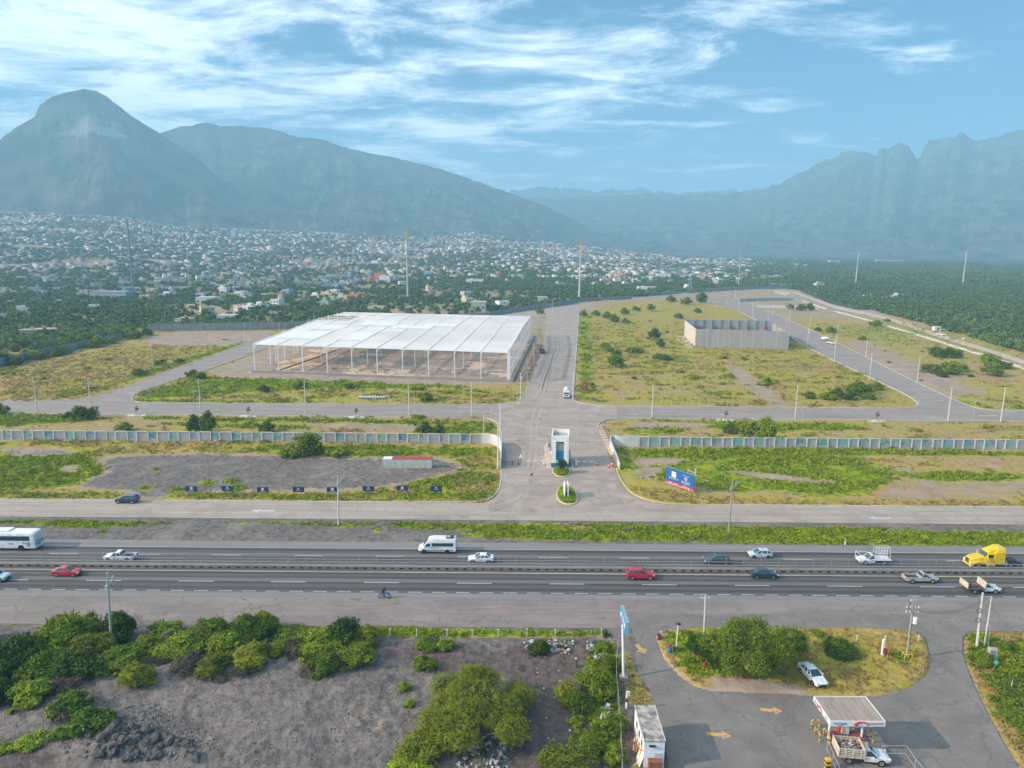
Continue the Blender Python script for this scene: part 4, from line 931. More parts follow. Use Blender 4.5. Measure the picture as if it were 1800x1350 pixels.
FT = [(1, 147, 738, 9.5, 1.0, 'rounded bush on the verge below the left field road'), (0, 120, 736, 5, .7, 'small bush leaning on the round verge bush'), (0, 0, 728, 7, .9, 'dark bush at the left frame edge on the verge'),
      (0, 345, 760, 6.4, 1.4, 'dark tree standing behind the block wall, left of a pair'), (2, 368, 765, 5.8, 1.9, 'taller dark tree behind the block wall, right of a pair'), (0, 222, 758, 5.4, .8, 'bush overgrowing the block wall near the left edge'),
      (0, 470, 760, 6.2, 1.0, 'grey green bush behind the block wall beside the spreading tree'), (0, 545, 800, 8.0, 1.0, 'thick bush at the foot of the spreading tree by the wall'), (3, 510, 802, 7, 1.0, 'low bush left of the spreading tree by the wall'), (3, 590, 802, 6, .9, 'low bush right of the spreading tree by the wall'),
      (0, 745, 763, 6.5, 1.0, 'bush behind the block wall on the right of the left lot'), (1, 768, 765, 6.5, 1.05, 'green bush rising above the block wall near the container'), (3, 735, 735, 5, .6, 'low bush between the wall and the inner road'),
      (1, 1318, 772, 7.5, 1.5, 'tree overhanging the right block wall, left stem'), (2, 1345, 780, 8.5, 1.4, 'spreading tree overhanging the right block wall'), (0, 1285, 762, 6, .9, 'bush beside the tree over the right block wall'),
      (3, 749, 705, 6, 1.3, 'bush in the strip between warehouse frame and inner road'), (0, 462, 690, 6, .8, 'dark bush below the corner of the warehouse frame'), (0, 530, 683, 8, .6, 'low dark bush in front of the warehouse frame'), (3, 618, 682, 7, .6, 'low bush in front of the third bay of the warehouse frame'), (3, 730, 684, 7, .6, 'low bush in front of the middle of the warehouse frame'),
      (0, 340, 664, 7, .8, 'dark bush at the left tip of the warehouse plot'), (1, 352, 666, 7, .9, 'green bush at the left tip of the warehouse plot'), (3, 395, 598, 4, .4, 'tuft by the left field road'),
      (1, 282, 642, 6.5, .9, 'round bush beside the left field road'), (0, 245, 660, 8, .6, 'low bush on the edge of the left field road'), (0, 315, 638, 6, .6, 'small dark bush on the bank of the left field road'),
      (0, 948, 552, 9, 1.2, 'single round tree at the far end of the street'), (2, 1083, 645, 9, 1.0, 'spreading tree alone in the central field'), (1, 1078, 635, 7, .9, 'crown touching the lone tree of the central field'), (2, 1150, 597, 9, 1.2, 'umbrella shaped tree left of the grey concrete shell'), (0, 1160, 612, 6, 1.5, 'narrow dark tree left of the grey concrete shell'),
      (1, 1062, 612, 7, .8, 'bush at the left of the central field'), (1, 1070, 618, 7, .8, 'bush next to another in the left of the central field'), (0, 1085, 625, 7, .7, 'dark bush in the middle of the central field'), (1, 1156, 631, 7, .8, 'green bush below the concrete shell corner'), (1, 1115, 620, 12, .5, 'wide low thicket in the central field'), (0, 1165, 633, 10, .5, 'long low bush right below the concrete shell corner'),
      (0, 1025, 556, 8, .9, 'dark bush beside the far end of the street kerb'), (0, 1047, 556, 9, .9, 'dark bush in the row across the far central field, second'), (0, 1068, 560, 10, .9, 'dark bush in the row across the far central field, third'), (0, 1078, 566, 10, 1.0, 'dark bush in the row across the far central field, fourth'), (0, 1098, 553, 10, .9, 'bush behind the row in the far central field'), (0, 1100, 568, 8, .8, 'low bush at the right end of the far row'),
      (1, 1118, 548, 9, .9, 'bush beside the rubble in the far central field'), (0, 1144, 548, 9, 1.0, 'bush in front of the far wall, left one'), (0, 1178, 531, 12, .9, 'bush under the far wall'), (0, 1207, 536, 14, .9, 'wide dark bush under the far wall'), (2, 1232, 534, 15, 1.2, 'tallest dark tree by the far end of the central field'), (0, 1225, 550, 9, .8, 'bush above the concrete shell'), (0, 1192, 560, 9, .8, 'dark bush above the left corner of the concrete shell'),
      (1, 1500, 694, 8.5, 1.0, 'green bush in the clump at the corner of the right road, left'), (1, 1513, 692, 9.5, 1.1, 'largest bush in the clump at the corner of the right road'), (0, 1542, 686, 6, .9, 'dark bush at the right of the corner clump'), (0, 1470, 696, 7, .8, 'dark bush at the left of the corner clump'), (1, 1490, 702, 9, .7, 'low bush in front of the corner clump'), (0, 1420, 700, 6, .8, 'single dark bush left of the corner clump'), (3, 1455, 703, 7, .8, 'low weedy bush left of the corner clump'), (0, 1525, 702, 7, .6, 'low bush at the road side of the corner clump'),
      (1, 1648, 628, 12, .9, 'spreading tree near the concrete channel'), (1, 1672, 630, 11, 1.0, 'tree next to the spreading tree near the channel'), (1, 1640, 656, 13, .7, 'left crown of the dark clump in the right field'), (0, 1665, 658, 12, .8, 'middle crown of the dark clump in the right field'), (1, 1682, 652, 11, .8, 'right crown of the dark clump in the right field'), (0, 1655, 664, 6, .7, 'small bush in front of the dark clump of the right field'),
      (1, 1738, 640, 12, .9, 'upper crown of the pair at the right frame edge'), (1, 1760, 648, 10, .8, 'right crown of the pair at the right frame edge'), (0, 1742, 660, 11, .9, 'lower crown of the pair at the right frame edge'), (1, 1461, 585, 10, .8, 'round bush in the far right field'), (0, 1437, 582, 6, .8, 'small bush in the far right field'), (0, 1518, 598, 8, .5, 'low bush in the middle of the right field'), (0, 1540, 573, 12, .6, 'flat bush beside the channel'), (0, 1560, 566, 7, .6, 'small flat bush beside the channel'),
      (0, 1408, 546, 10, 1.0, 'dark bush by the cross track, right'), (0, 1388, 543, 9, .9, 'dark bush by the cross track, left'), (0, 1422, 545, 12, .9, 'wide bush at the end of the cross track'), (3, 1340, 678, 5, .8, 'low bush in the field below the concrete shell'), (0, 1350, 676, 4, 1.2, 'small upright bush in the field below the concrete shell'),
      (3, 1218, 665, 6, .6, 'weed clump in the open central field'), (3, 1195, 655, 5, .6, 'weed clump beside the wheel tracks'), (0, 1340, 612, 3, .8, 'small bush against the concrete shell')]
for f_ in FT: ftree(f_[0], f_[1], f_[2], f_[3], f_[5], f_[4])
# field edge shrubs along the street kerb
for i in range(10):
    y_ = 548 + i * 9.6 + random.uniform(-2, 2); x_ = 1018 + (y_ - 545) * -.045 + random.uniform(6, 20)
    ftree(random.choice((1, 3, 3)), x_, y_, random.uniform(3, 5.5), 'bush in the row along the right kerb of the street', random.uniform(.5, .9), group='bushes along the right kerb of the street')
for i in range(46):
    x_, y_ = random.choice(((random.uniform(1040, 1200), random.uniform(560, 690)), (random.uniform(1200, 1580), random.uniform(625, 700)), (random.uniform(1440, 1760), random.uniform(575, 700)), (random.uniform(20, 250), random.uniform(630, 690))))
    if inpoly(right_road, *G2(x_, y_)) or inpoly(left_road, *G2(x_, y_)): continue
    ftree(random.choice((0, 3, 3)), x_, y_, random.uniform(1.5, 4.0), 'low scrubby tuft of weeds scattered in the open fields', random.uniform(.5, .9), 'field_bush', 'bush', 'low tufts scattered over the fields')
sp = plant('spreading_tree', 'airy spreading tree with bare forked stems in front of the left block wall', 'tree', rlobes(8, 4.2, 2.6, 71, z0=2.6, flat=.5), 2600, .2, 72, L_BUSH, 6.0, 3.6, .16, f=.25, shell=.6)
g_ = G(540, 796); sp.location = (g_.x, g_.y, 0)
# young street trees, nearly leafless, each in a concrete ring
yt = thing('young_tree', '', 'tree', group='young trees on the kerb of the inner road')
link('crown', foliage_mesh('crown', rlobes(4, .9, 1.6, 77, z0=1.6), 260, .11, 78, L_BROWN, f=0, shell=.9), yt); trunk_mb(3.4, .06, 1.2, 79).build('trunk', yt)
ring = MB(); M_CONC = mat('pale concrete', (.62, .58, .52), .85, var=.15)
ring.prism([(2.6 * math.cos(a) * 1.15, 1.5 * math.sin(a) - .3) for a in np.linspace(0, 2 * PI, 17)[:-1]], -.1, .14, M_CONC)
ring.prism([(1.1 * math.cos(a), .8 * math.sin(a)) for a in np.linspace(0, 2 * PI, 13)[:-1]], .14, .42, mat('grey concrete', (.45, .44, .43), .9, var=.15))
ring.build('concrete_ring', yt)
for i, (px, lab) in enumerate(((242, 'leftmost bare young tree in a concrete ring on the kerb'), (438, 'bare young tree in a concrete ring, second from the left'), (627, 'bare young tree in a concrete ring below the stacked pipes'), (1275, 'bare young tree in a white ring above the right lot'), (1540, 'bare young tree in a concrete ring near the right road corner'))):
    p = G(px, 735 + (px - 900) * .0078); p = Vector((p.x, Y_IN0 - 1.6, .02))
    if i == 0: yt.location = p; yt['label'] = lab
    else: dup(yt, p, random.uniform(-.3, .3), lab)

for i in range(26):
    k_ = i / 25; x_ = -20 + 285 * k_ + random.uniform(-5, 5); y_ = np.interp(x_, [-60, 0, 58, 110, 150, 213, 270], [668, 647, 631, 620, 612, 598, 585]) + random.choice((-4, -5, 3, 4))
    ftree(random.choice((0, 1, 2)), x_, y_, random.uniform(5, 10), 'dark bush crowding the mossy wall of the left field', random.uniform(.7, 1.2), group='bushes along the mossy wall of the left field')
# ------------------------------------------------------------------ weeds and straw as ground cover
def tufts(name, n, kind, leaf, hmin, hmax, seed, label=None):
    rng = np.random.default_rng(seed); P = []
    y = np.exp(rng.uniform(math.log(64), math.log(520), n * 6)); a = rng.uniform(-.86, .86, n * 6); x = a * y
    gg = gsample(x, y, GG); dd = gsample(x, y, GD)
    nz = fbm(x * .16, y * .25, 3, 91) * .6 + fbm(x * .9, y * .9, 2, 92) * .4
    if kind == 'g': ok = (gg + (nz - .5) * 1.6) > .62
    else: ok = (dd + (nz - .5) * 1.2 > .75) & (gg + (nz - .5) < .6)
    ok &= ~(((y > Y_APRON0 + .5) & (y < Y_UP1 + 3.5)) | ((y > Y_SV0 - .1) & (y < Y_SV1 + .4)) | ((y > Y_IN0 - .4) & (y < Y_IN1 + .4)))
    x = x[ok]; y = y[ok]
    for p_ in (apron, street, left_road, right_road, side_track, dirt_track, station):
        k = sdist(p_, x, y) > .4
        if p_ is station: k |= sdist(island, x, y) < -.3
        x = x[k]; y = y[k]
    x = x[:n]; y = y[:n]; z = gsample(x, y, GZ)
    isl = sdist(island, x, y) < 0; z = np.where(isl, .22, z)
    n = len(x); m_ = 7; sc = rng.uniform(hmin, hmax, n) * np.clip(y / 150, .75, 1.6)
    bx = np.repeat(x, m_) + rng.normal(size=n * m_) * np.repeat(sc, m_) * .55; by = np.repeat(y, m_) + rng.normal(size=n * m_) * np.repeat(sc, m_) * .55
    hz_ = np.repeat(sc, m_) * rng.uniform(.2, 1, n * m_)
    C = np.stack([bx, by, np.repeat(z, m_) + hz_ * .5], -1)
    Nn = rng.normal(size=C.shape) + np.array([0, -.2, .9])
    V, F = quads(C, Nn, .30, rng, 1.1); V = (V - np.repeat(C, 4, 0)) * np.repeat(np.repeat(sc, m_), 4)[:, None] * 1.35 + np.repeat(C, 4, 0)
    o = link(name, npmesh(name, V, F, [leaf])); tag(o, label, kind='stuff'); return o
tufts('weeds', 30000, 'g', L_GRASS, .35, .85, 5, 'green weeds and grass growing over the lots and verges')
tufts('dry_grass', 26000, 'd', L_STRAW, .25, .6, 6, 'straw coloured dry grass on the lots and fields')

# ------------------------------------------------------------------ woods beyond the site
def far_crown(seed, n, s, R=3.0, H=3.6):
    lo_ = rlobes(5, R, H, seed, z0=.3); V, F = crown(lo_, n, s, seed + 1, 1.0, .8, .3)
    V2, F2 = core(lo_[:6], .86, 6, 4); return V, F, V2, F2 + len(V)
FARC = [far_crown(100 + i, 46, .55) for i in range(4)]
far_me = []
for i in range(4):
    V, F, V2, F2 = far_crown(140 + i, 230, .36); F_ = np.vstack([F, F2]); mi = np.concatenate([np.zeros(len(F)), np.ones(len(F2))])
    lo_ = None
    tri = F_[:, 2] == F_[:, 3]; F_ = F_.copy()
    Vv = np.vstack([V, V2]); q = F_[~tri]; t_ = F_[tri][:, :3]
    me = bpy.data.meshes.new('woodland_tree'); me.vertices.add(len(Vv)); me.vertices.foreach_set('co', Vv.astype(np.float32).ravel())
    me.loops.add(q.size + t_.size); me.loops.foreach_set('vertex_index', np.concatenate([q.ravel(), t_.ravel()]).astype(np.int32)); me.polygons.add(len(q) + len(t_))
    me.polygons.foreach_set('loop_start', np.concatenate([np.arange(len(q)) * 4, len(q) * 4 + np.arange(len(t_)) * 3]).astype(np.int32)); me.polygons.foreach_set('loop_total', np.concatenate([np.full(len(q), 4), np.full(len(t_), 3)]).astype(np.int32))
    me.materials.append(L_FAR); me.materials.append(M_CORE2); me.polygons.foreach_set('material_index', np.concatenate([mi[~tri], mi[tri]]).astype(np.int32)); me.update(calc_edges=True)
    far_me.append(me)
def merged_wood(name, xs, ys, sc, label, seed):
    rng = np.random.default_rng(seed); VV = []; QQ = []; TT = []; MQ = []; MT = []; off = 0
    zz_ = terrain(xs, ys); k = rng.integers(0, 4, len(xs)); rot = rng.uniform(0, 2 * PI, len(xs)); hs = rng.uniform(.75, 1.25, len(xs))
    for v in range(4):
        V, F, V2, F2 = FARC[v]; A = np.vstack([V, V2]); s_ = np.where(k == v)[0]
        if not len(s_): continue
        c, s = np.cos(rot[s_]), np.sin(rot[s_]); S = sc[s_]
        X = (A[None, :, 0] * c[:, None] - A[None, :, 1] * s[:, None]) * S[:, None] + xs[s_][:, None]
        Y = (A[None, :, 0] * s[:, None] + A[None, :, 1] * c[:, None]) * S[:, None] + ys[s_][:, None]
        Z = A[None, :, 2] * (S * hs[s_])[:, None] + zz_[s_][:, None] - .2
        VV.append(np.stack([X, Y, Z], -1).reshape(-1, 3)); o_ = off + np.arange(len(s_)) * len(A)
        tri = F2[:, 2] == F2[:, 3]
        QQ.append((F[None] + o_[:, None, None]).reshape(-1, 4)); MQ.append(np.zeros(len(QQ[-1])))
        QQ.append((F2[~tri][None] + o_[:, None, None]).reshape(-1, 4)); MQ.append(np.ones(len(QQ[-1])))
        TT.append((F2[tri][:, :3][None] + o_[:, None, None]).reshape(-1, 3)); MT.append(np.ones(len(TT[-1])))
        off += len(s_) * len(A)
    V = np.vstack(VV); q = np.vstack(QQ); t_ = np.vstack(TT); me = bpy.data.meshes.new(name)
    me.vertices.add(len(V)); me.vertices.foreach_set('co', V.astype(np.float32).ravel()); me.loops.add(q.size + t_.size)
    me.loops.foreach_set('vertex_index', np.concatenate([q.ravel(), t_.ravel()]).astype(np.int32)); me.polygons.add(len(q) + len(t_))
    me.polygons.foreach_set('loop_start', np.concatenate([np.arange(len(q)) * 4, len(q) * 4 + np.arange(len(t_)) * 3]).astype(np.int32)); me.polygons.foreach_set('loop_total', np.concatenate([np.full(len(q), 4), np.full(len(t_), 3)]).astype(np.int32))
    me.materials.append(L_FAR); me.materials.append(M_CORE2); me.polygons.foreach_set('material_index', np.concatenate(MQ + MT).astype(np.int32)); me.update(calc_edges=True)
    o = link(name, me); return tag(o, label, kind='stuff')

BND = [(-60, 668), (0, 647), (60, 630), (150, 612), (215, 597), (262, 583), (480, 579), (600, 560), (700, 558), (800, 558), (860, 555), (905, 548), (1010, 533.5), (1060, 528), (1250, 514), (1370, 507)]
SITE = GP(*([(-400, 730), (-60, 672)] + BND[1:] + [(1395, 510), (1450, 533), (1549, 558), (1680, 598), (1800, 636), (2000, 700)])) + [(800, 200), (-800, 200)]
rng = np.random.default_rng(77)
# candidate positions for trees: the belt and town behind the site (left and centre), the scrub wood on the right
def scatter(n, px0, px1, r0, r1, pw=1.0):
    px = rng.uniform(px0, px1, n); r = (rng.random(n) * (r1 ** (2 * pw) - r0 ** (2 * pw)) + r0 ** (2 * pw)) ** (1 / (2 * pw)); th = np.arctan((px - 900) / FPX * .981)
    return r * np.sin(th), r * np.cos(th)
tx, ty = scatter(30000, 1330, 2100, 420, 2600, .55)
k = sdist(SITE, tx, ty) > 14; gap = fbm(tx * .006, ty * .006, 3, 200); k &= (gap > .37) | (np.hypot(tx, ty) > 1400) | (np.hypot(tx, ty) < 640); k &= (np.hypot(tx, ty) < 1900) | (gap > .5)
tx, ty = tx[k], ty[k]
cl_ = GP((1470, 513), (1600, 508), (1640, 516), (1560, 530), (1500, 524)); k = (sdist(cl_, tx, ty) > 0) | (rng.random(len(tx)) < .22); tx, ty = tx[k], ty[k]
bx_, by_ = scatter(21000, -300, 1400, 430, 1300, .6)
k = sdist(SITE, bx_, by_) > 7; rr_ = np.hypot(bx_, by_); pxb = 900 + FPX * bx_ / by_ / .981
dens = np.where(rr_ < 900, .8, .42); dens = np.where((pxb > 700) & (rr_ < 1150), 1.0, dens); dens = dens * np.where(fbm(bx_ * .012, by_ * .012, 3, 210) > .42, 1, .25)
k &= rng.random(len(bx_)) < dens; bx_, by_ = bx_[k], by_[k]
ux_, uy_ = scatter(30000, -300, 1450, 1000, 2650, .8); k = fbm(ux_ * .008, uy_ * .008, 3, 220) > .40; ux_, uy_ = ux_[k], uy_[k]

# ------------------------------------------------------------------ the town
PAL = [('cream', (.62, .52, .38)), ('white', (.78, .76, .72)), ('pale grey', (.48, .47, .46)), ('unpainted block', (.33, .30, .28)), ('pink', (.60, .38, .30)), ('pale yellow', (.68, .56, .30)), ('terracotta', (.52, .25, .15)), ('light blue', (.32, .46, .55)), ('pale green', (.36, .46, .32)), ('white', (.82, .80, .76))]
M_WIN = mat('dark window', (.035, .045, .05), .25)
M_ROOFC = mat('cement roof', (.36, .34, .32), .9, var=.25, scale=.6)
M_ROOFW = mat('white roof coating', (.6, .58, .55), .8, var=.15, scale=.6)
def house_mb(w, d, h, wall, roof, two=False, seed=0):
    r_ = random.Random(seed); mb = MB(); mb.box((0, 0, h / 2 - .5), (w, d, h + 1), wall); mb.box((0, 0, h + .06), (w - .5, d - .5, .1), roof)
    for sx, sy, lx, ly in ((0, -d / 2 + .1, w, .2), (0, d / 2 - .1, w, .2), (-w / 2 + .1, 0, .2, d - .4), (w / 2 - .1, 0, .2, d - .4)): mb.box((sx, sy, h + .3), (lx, ly, .55), wall)
    fl = 2 if two else 1
    for f_ in range(fl):
        for i in range(3):
            if r_.random() < .8: mb.box((-w / 3 + i * w / 3, -d / 2 - .02, 1.5 + f_ * 2.8), (1.2, .1, 1.2), M_WIN)
    mb.box((w * .12, -d / 2 - .03, 1.0), (1.0, .1, 2.0), M_WIN)
    mb.box((-w / 2 - .02, 0, h - 1.3), (.1, 1.2, 1.1), M_WIN)
    if r_.random() < .6: mb.tube((w * .25, d * .2, h), (w * .25, d * .2, h + 1.5), .55, mat('water tank', (.1, .1, .1), .6))
    if r_.random() < .5: mb.box((-w * .22, d * .15, h + 1.3), (w * .4, d * .5, 2.6), wall)
    return mb
HM = {}
def house_mesh(ci, two, v):
    key = (ci, two, v)
    if key not in HM:
        nm, c = PAL[ci]; w, d = ((8, 10), (10, 9), (7, 12))[v]
        HM[key] = house_mb(w, d, 5.8 if two else 3.2, mat('wall ' + nm, c, .9, var=.15, scale=.5), M_ROOFW if (ci + v) % 3 == 0 else M_ROOFC, two, ci * 7 + v).mesh('town_house')
    return HM[key]
# street blocks of the town: rows of plots
hx, hy, ha = [], [], []
nd_ = 60; sx_ = rng.uniform(-2400, 1500, nd_); sy_ = rng.uniform(450, 3000, nd_); sr_ = math.radians(12) + rng.choice([0, .35, -.4, .8, 0, .1], nd_)
for q_ in range(nd_):
    c, s = math.cos(sr_[q_]), math.sin(sr_[q_]); ph_ = rng.uniform(8.5, 12); pv_ = rng.uniform(12.5, 15)
    U, Vv = np.meshgrid(np.arange(-520, 520, ph_), np.arange(-520, 520, pv_)); iu = (np.arange(-520, 520, ph_)).size; U0, V0 = U.ravel(), Vv.ravel()
    k = (np.floor(U0 / ph_) % 11 != 0) & (np.floor(V0 / pv_) % 3 != 0); U0 = U0[k] + rng.uniform(-.6, .6, k.sum()); V0 = V0[k] + rng.uniform(-.8, .8, k.sum())
    X_ = U0 * c - V0 * s + sx_[q_]; Y_ = U0 * s + V0 * c + sy_[q_]
    near_ = np.argmin((X_[:, None] - sx_[None]) ** 2 + (Y_[:, None] - sy_[None]) ** 2, 1) == q_; hx.append(X_[near_]); hy.append(Y_[near_]); ha.append(np.full(near_.sum(), sr_[q_]))
hx, hy, ha = np.concatenate(hx), np.concatenate(hy), np.concatenate(ha)
rh = np.hypot(hx, hy); k = (hy > 200) & (rh > 560) & (rh < 2660); hx, hy, rh, ha = hx[k], hy[k], rh[k], ha[k]; pxh = 900 + FPX * hx / hy / .981
k = (pxh > -250) & (pxh < 1480) & (sdist(SITE, hx, hy) > 25); hx, hy, rh, pxh, ha = hx[k], hy[k], rh[k], pxh[k], ha[k]
near_edge = np.interp(pxh, [-200, 0, 250, 420, 600, 720, 900, 1000, 1100, 1330, 1400, 1500], [640, 680, 780, 800, 820, 1000, 1080, 1050, 1020, 1050, 1400, 1900])
p_ = np.clip((rh - near_edge) / 180, 0, 1) * .75; p_ = np.where(pxh < 620, np.maximum(p_, .22), np.maximum(p_, .05))
nzh = fbm(hx * .004, hy * .004, 3, 230); p_ *= np.where(nzh > .42, .82, .25); p_ *= np.interp(pxh, [-200, 250, 700, 1200, 1400, 1480], [.55, .8, .95, .9, .6, .2])
p_ *= np.where((rh > 2000) & (pxh > 560) & (pxh < 760), .9, 1.0)
k = rng.random(len(hx)) < p_ * .82; hx, hy, rh, pxh, ha = hx[k], hy[k], rh[k], pxh[k], ha[k]
o_ = np.argsort(rh); hx, hy, rh, pxh, ha = hx[o_], hy[o_], rh[o_], pxh[o_], ha[o_]
NI = 285
ZN = ((120, 'at the far left'), (250, 'near the dark monopole on the left'), (440, 'behind the brown earth plot'), (640, 'behind the left half of the steel frame'), (800, 'beside the orange tipped monopole'), (960, 'behind the right half of the steel frame'), (1080, 'beyond the end of the street'), (1240, 'above the central field'), (9999, 'above the concrete shell'))
zonew = lambda px: next(n_ for l_, n_ in ZN if px < l_)
for i in range(min(NI, len(hx))):
    ci = random.choice((0, 0, 1, 1, 2, 2, 3, 3, 4, 5, 6, 7, 8, 9)); two = random.random() < .35; v = random.randrange(3)
    o = bpy.data.objects.new('town_house', house_mesh(ci, two, v)); COL.objects.link(o)
    o.location = (hx[i], hy[i], float(terrain(hx[i], hy[i]))); o.rotation_euler = (0, 0, ha[i] + random.choice((0, 0, PI / 2)))
    lab = '%s %s house %s, %s' % (PAL[ci][0], 'two storey' if two else 'low', zonew(pxh[i]), 'near row' if rh[i] < 900 else 'far row')
    tag(o, lab, 'house', 'houses of the town behind the site')
# the rest of the town as one mass
n = len(hx) - NI; rx, ry = hx[NI:], hy[NI:]
w = np.where(rng.random(n) < .12, rng.uniform(12, 20, n), rng.uniform(6, 11, n)) / 2; dd_ = rng.uniform(7, 12, n) / 2; h_ = np.where(rng.random(n) < .35, 5.8, 3.3) + rng.uniform(-.3, .5, n); a_ = ha[NI:] + rng.choice([0, PI], n); z_ = terrain(rx, ry)
cor = np.array([(-1, -1), (1, -1), (1, 1), (-1, 1)]); ca, sa = np.cos(a_), np.sin(a_)
lx = cor[None, :, 0] * w[:, None]; ly = cor[None, :, 1] * dd_[:, None]
X4 = lx * ca[:, None] - ly * sa[:, None] + rx[:, None]; Y4 = lx * sa[:, None] + ly * ca[:, None] + ry[:, None]
V = np.concatenate([np.stack([X4, Y4, np.repeat((z_ - 6)[:, None], 4, 1)], -1), np.stack([X4, Y4, np.repeat((z_ + h_)[:, None], 4, 1)], -1)], 1).reshape(-1, 3)
f8 = np.array([(4, 5, 6, 7), (0, 1, 5, 4), (1, 2, 6, 5), (2, 3, 7, 6), (3, 0, 4, 7)]); F = (f8[None] + (np.arange(n) * 8)[:, None, None]).reshape(-1, 4)
TM = bpy.data.materials.new('town walls'); TM.use_nodes = True; nt_ = TM.node_tree; b_ = nt_.nodes['Principled BSDF']; b_.inputs['Roughness'].default_value = .9
ge = nt_.nodes.new('ShaderNodeNewGeometry'); cr = nt_.nodes.new('ShaderNodeValToRGB'); cr.color_ramp.interpolation = 'CONSTANT'; nt_.links.new(ge.outputs['Random Per Island'], cr.inputs[0]); nt_.links.new(cr.outputs[0], b_.inputs['Base Color'])
els = cr.color_ramp.elements
cols = [(.62, .52, .38), (.62, .60, .57), (.36, .35, .34), (.27, .25, .23), (.68, .65, .60), (.50, .32, .25), (.5, .45, .38), (.70, .66, .58), (.52, .25, .15), (.32, .46, .55), (.25, .23, .22), (.75, .66, .5)]
els[0].color = (*cols[0], 1); els[1].position = 1 / 12; els[1].color = (*cols[1], 1)
for i in range(2, 12): e = els.new(i / 12); e.color = (*[q * .7 for q in cols[i]], 1)
tr_ = mat('town roofs', (.38, .36, .33), .9, col2=(.17, .16, .15), scale=.05, detail=4)
me = npmesh('town', V, F, [TM, tr_], mi=np.tile([1, 0, 0, 0, 0], n)); tag(link('town', me), 'hazy mass of small flat roofed houses of the town climbing the foot of the mountain', kind='stuff')
# keep trees off the individual houses
def clear_of(xs, ys, hx, hy, d):
    ok = np.ones(len(xs), bool)
    for a, b in zip(hx, hy): ok &= (np.abs(xs - a) > d) | (np.abs(ys - b) > d)
    return ok
k = clear_of(bx_, by_, hx[:NI], hy[:NI], 6); bx_, by_ = bx_[k], by_[k]
allx = np.concatenate([bx_, tx]); ally = np.concatenate([by_, ty]); wood = np.concatenate([np.zeros(len(bx_)), np.ones(len(tx))]); o_ = np.argsort(np.hypot(allx, ally)); allx, ally, wood = allx[o_], ally[o_], wood[o_]
pxa = 900 + FPX * allx / ally / .981; vis = (pxa > -30) & (pxa < 1830)
idx = np.where(vis)[0][:280]; rest = np.setdiff1d(np.arange(len(allx)), idx)
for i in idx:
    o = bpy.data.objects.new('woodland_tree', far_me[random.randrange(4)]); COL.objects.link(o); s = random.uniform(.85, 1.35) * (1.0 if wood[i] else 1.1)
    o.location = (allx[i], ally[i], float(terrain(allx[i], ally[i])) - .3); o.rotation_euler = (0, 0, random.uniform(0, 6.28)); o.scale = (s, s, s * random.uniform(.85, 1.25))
    sz_ = 'broad' if s > 1.2 else 'small' if s < .97 else 'medium'
    if wood[i]: tag(o, sz_ + ' dark tree at the scrub wood edge ' + ('by the top of the channel' if pxa[i] < 1500 else 'behind the dirt track' if pxa[i] < 1650 else 'near the right frame edge'), 'tree', 'trees of the scrub wood on the right')
    else: tag(o, sz_ + (' tree by the site wall ' if math.hypot(allx[i], ally[i]) < 560 else ' tree deeper in the belt ') + zonew(pxa[i]), 'tree', 'trees between the site wall and the town')
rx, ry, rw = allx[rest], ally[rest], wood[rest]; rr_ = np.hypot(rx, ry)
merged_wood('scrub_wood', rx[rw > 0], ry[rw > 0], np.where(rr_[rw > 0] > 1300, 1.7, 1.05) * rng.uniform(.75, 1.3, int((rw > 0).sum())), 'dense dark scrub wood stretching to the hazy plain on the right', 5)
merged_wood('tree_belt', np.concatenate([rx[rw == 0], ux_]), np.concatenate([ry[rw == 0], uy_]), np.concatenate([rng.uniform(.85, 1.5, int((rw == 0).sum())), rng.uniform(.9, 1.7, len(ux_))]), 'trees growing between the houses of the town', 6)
# ------------------------------------------------------------------ vehicles
M_GLASS = mat('vehicle glass', (.03, .07, .085), .08, spec=.8)
M_TYRE = mat('tyre rubber', (.02, .02, .02), .8)
M_RIM = mat('wheel rim', (.5, .5, .5), .35, metal=.7)
M_ARCH = mat('wheel arch', (.012, .012, .012), .9)
M_BLACK = mat('black plastic', (.025, .025, .027), .5)
M_CHROME = mat('chrome', (.6, .6, .6), .2, metal=1)
M_LAMP = mat('headlight glass', (.75, .78, .8), .15)
M_RED = mat('tail light red', (.45, .02, .02), .25)
def paint(nm, c): return mat('paint ' + nm, c, .3, coat=.6, var=.16, scale=1.3)
P_WHITE, P_RED, P_GREY = paint('white', (.78, .79, .79)), paint('red', (.55, .012, .035)), paint('dark grey', (.06, .065, .065))
P_SILV, P_TEAL, P_LBLUE = paint('silver', (.42, .42, .41)), paint('dark teal', (.01, .05, .06)), paint('pale silver blue', (.50, .60, .64))
P_YEL, P_NAVY = paint('yellow', (.80, .54, .0)), paint('dark blue', (.02, .05, .10))
M_BEIGE = mat('weathered cream steel', (.62, .55, .42), .8, var=.25, scale=3)
M_RUST = mat('rusty steel', (.28, .11, .06), .9, var=.35, scale=3)
M_BED = mat('load bed', (.05, .05, .05), .8, var=.3, scale=4)

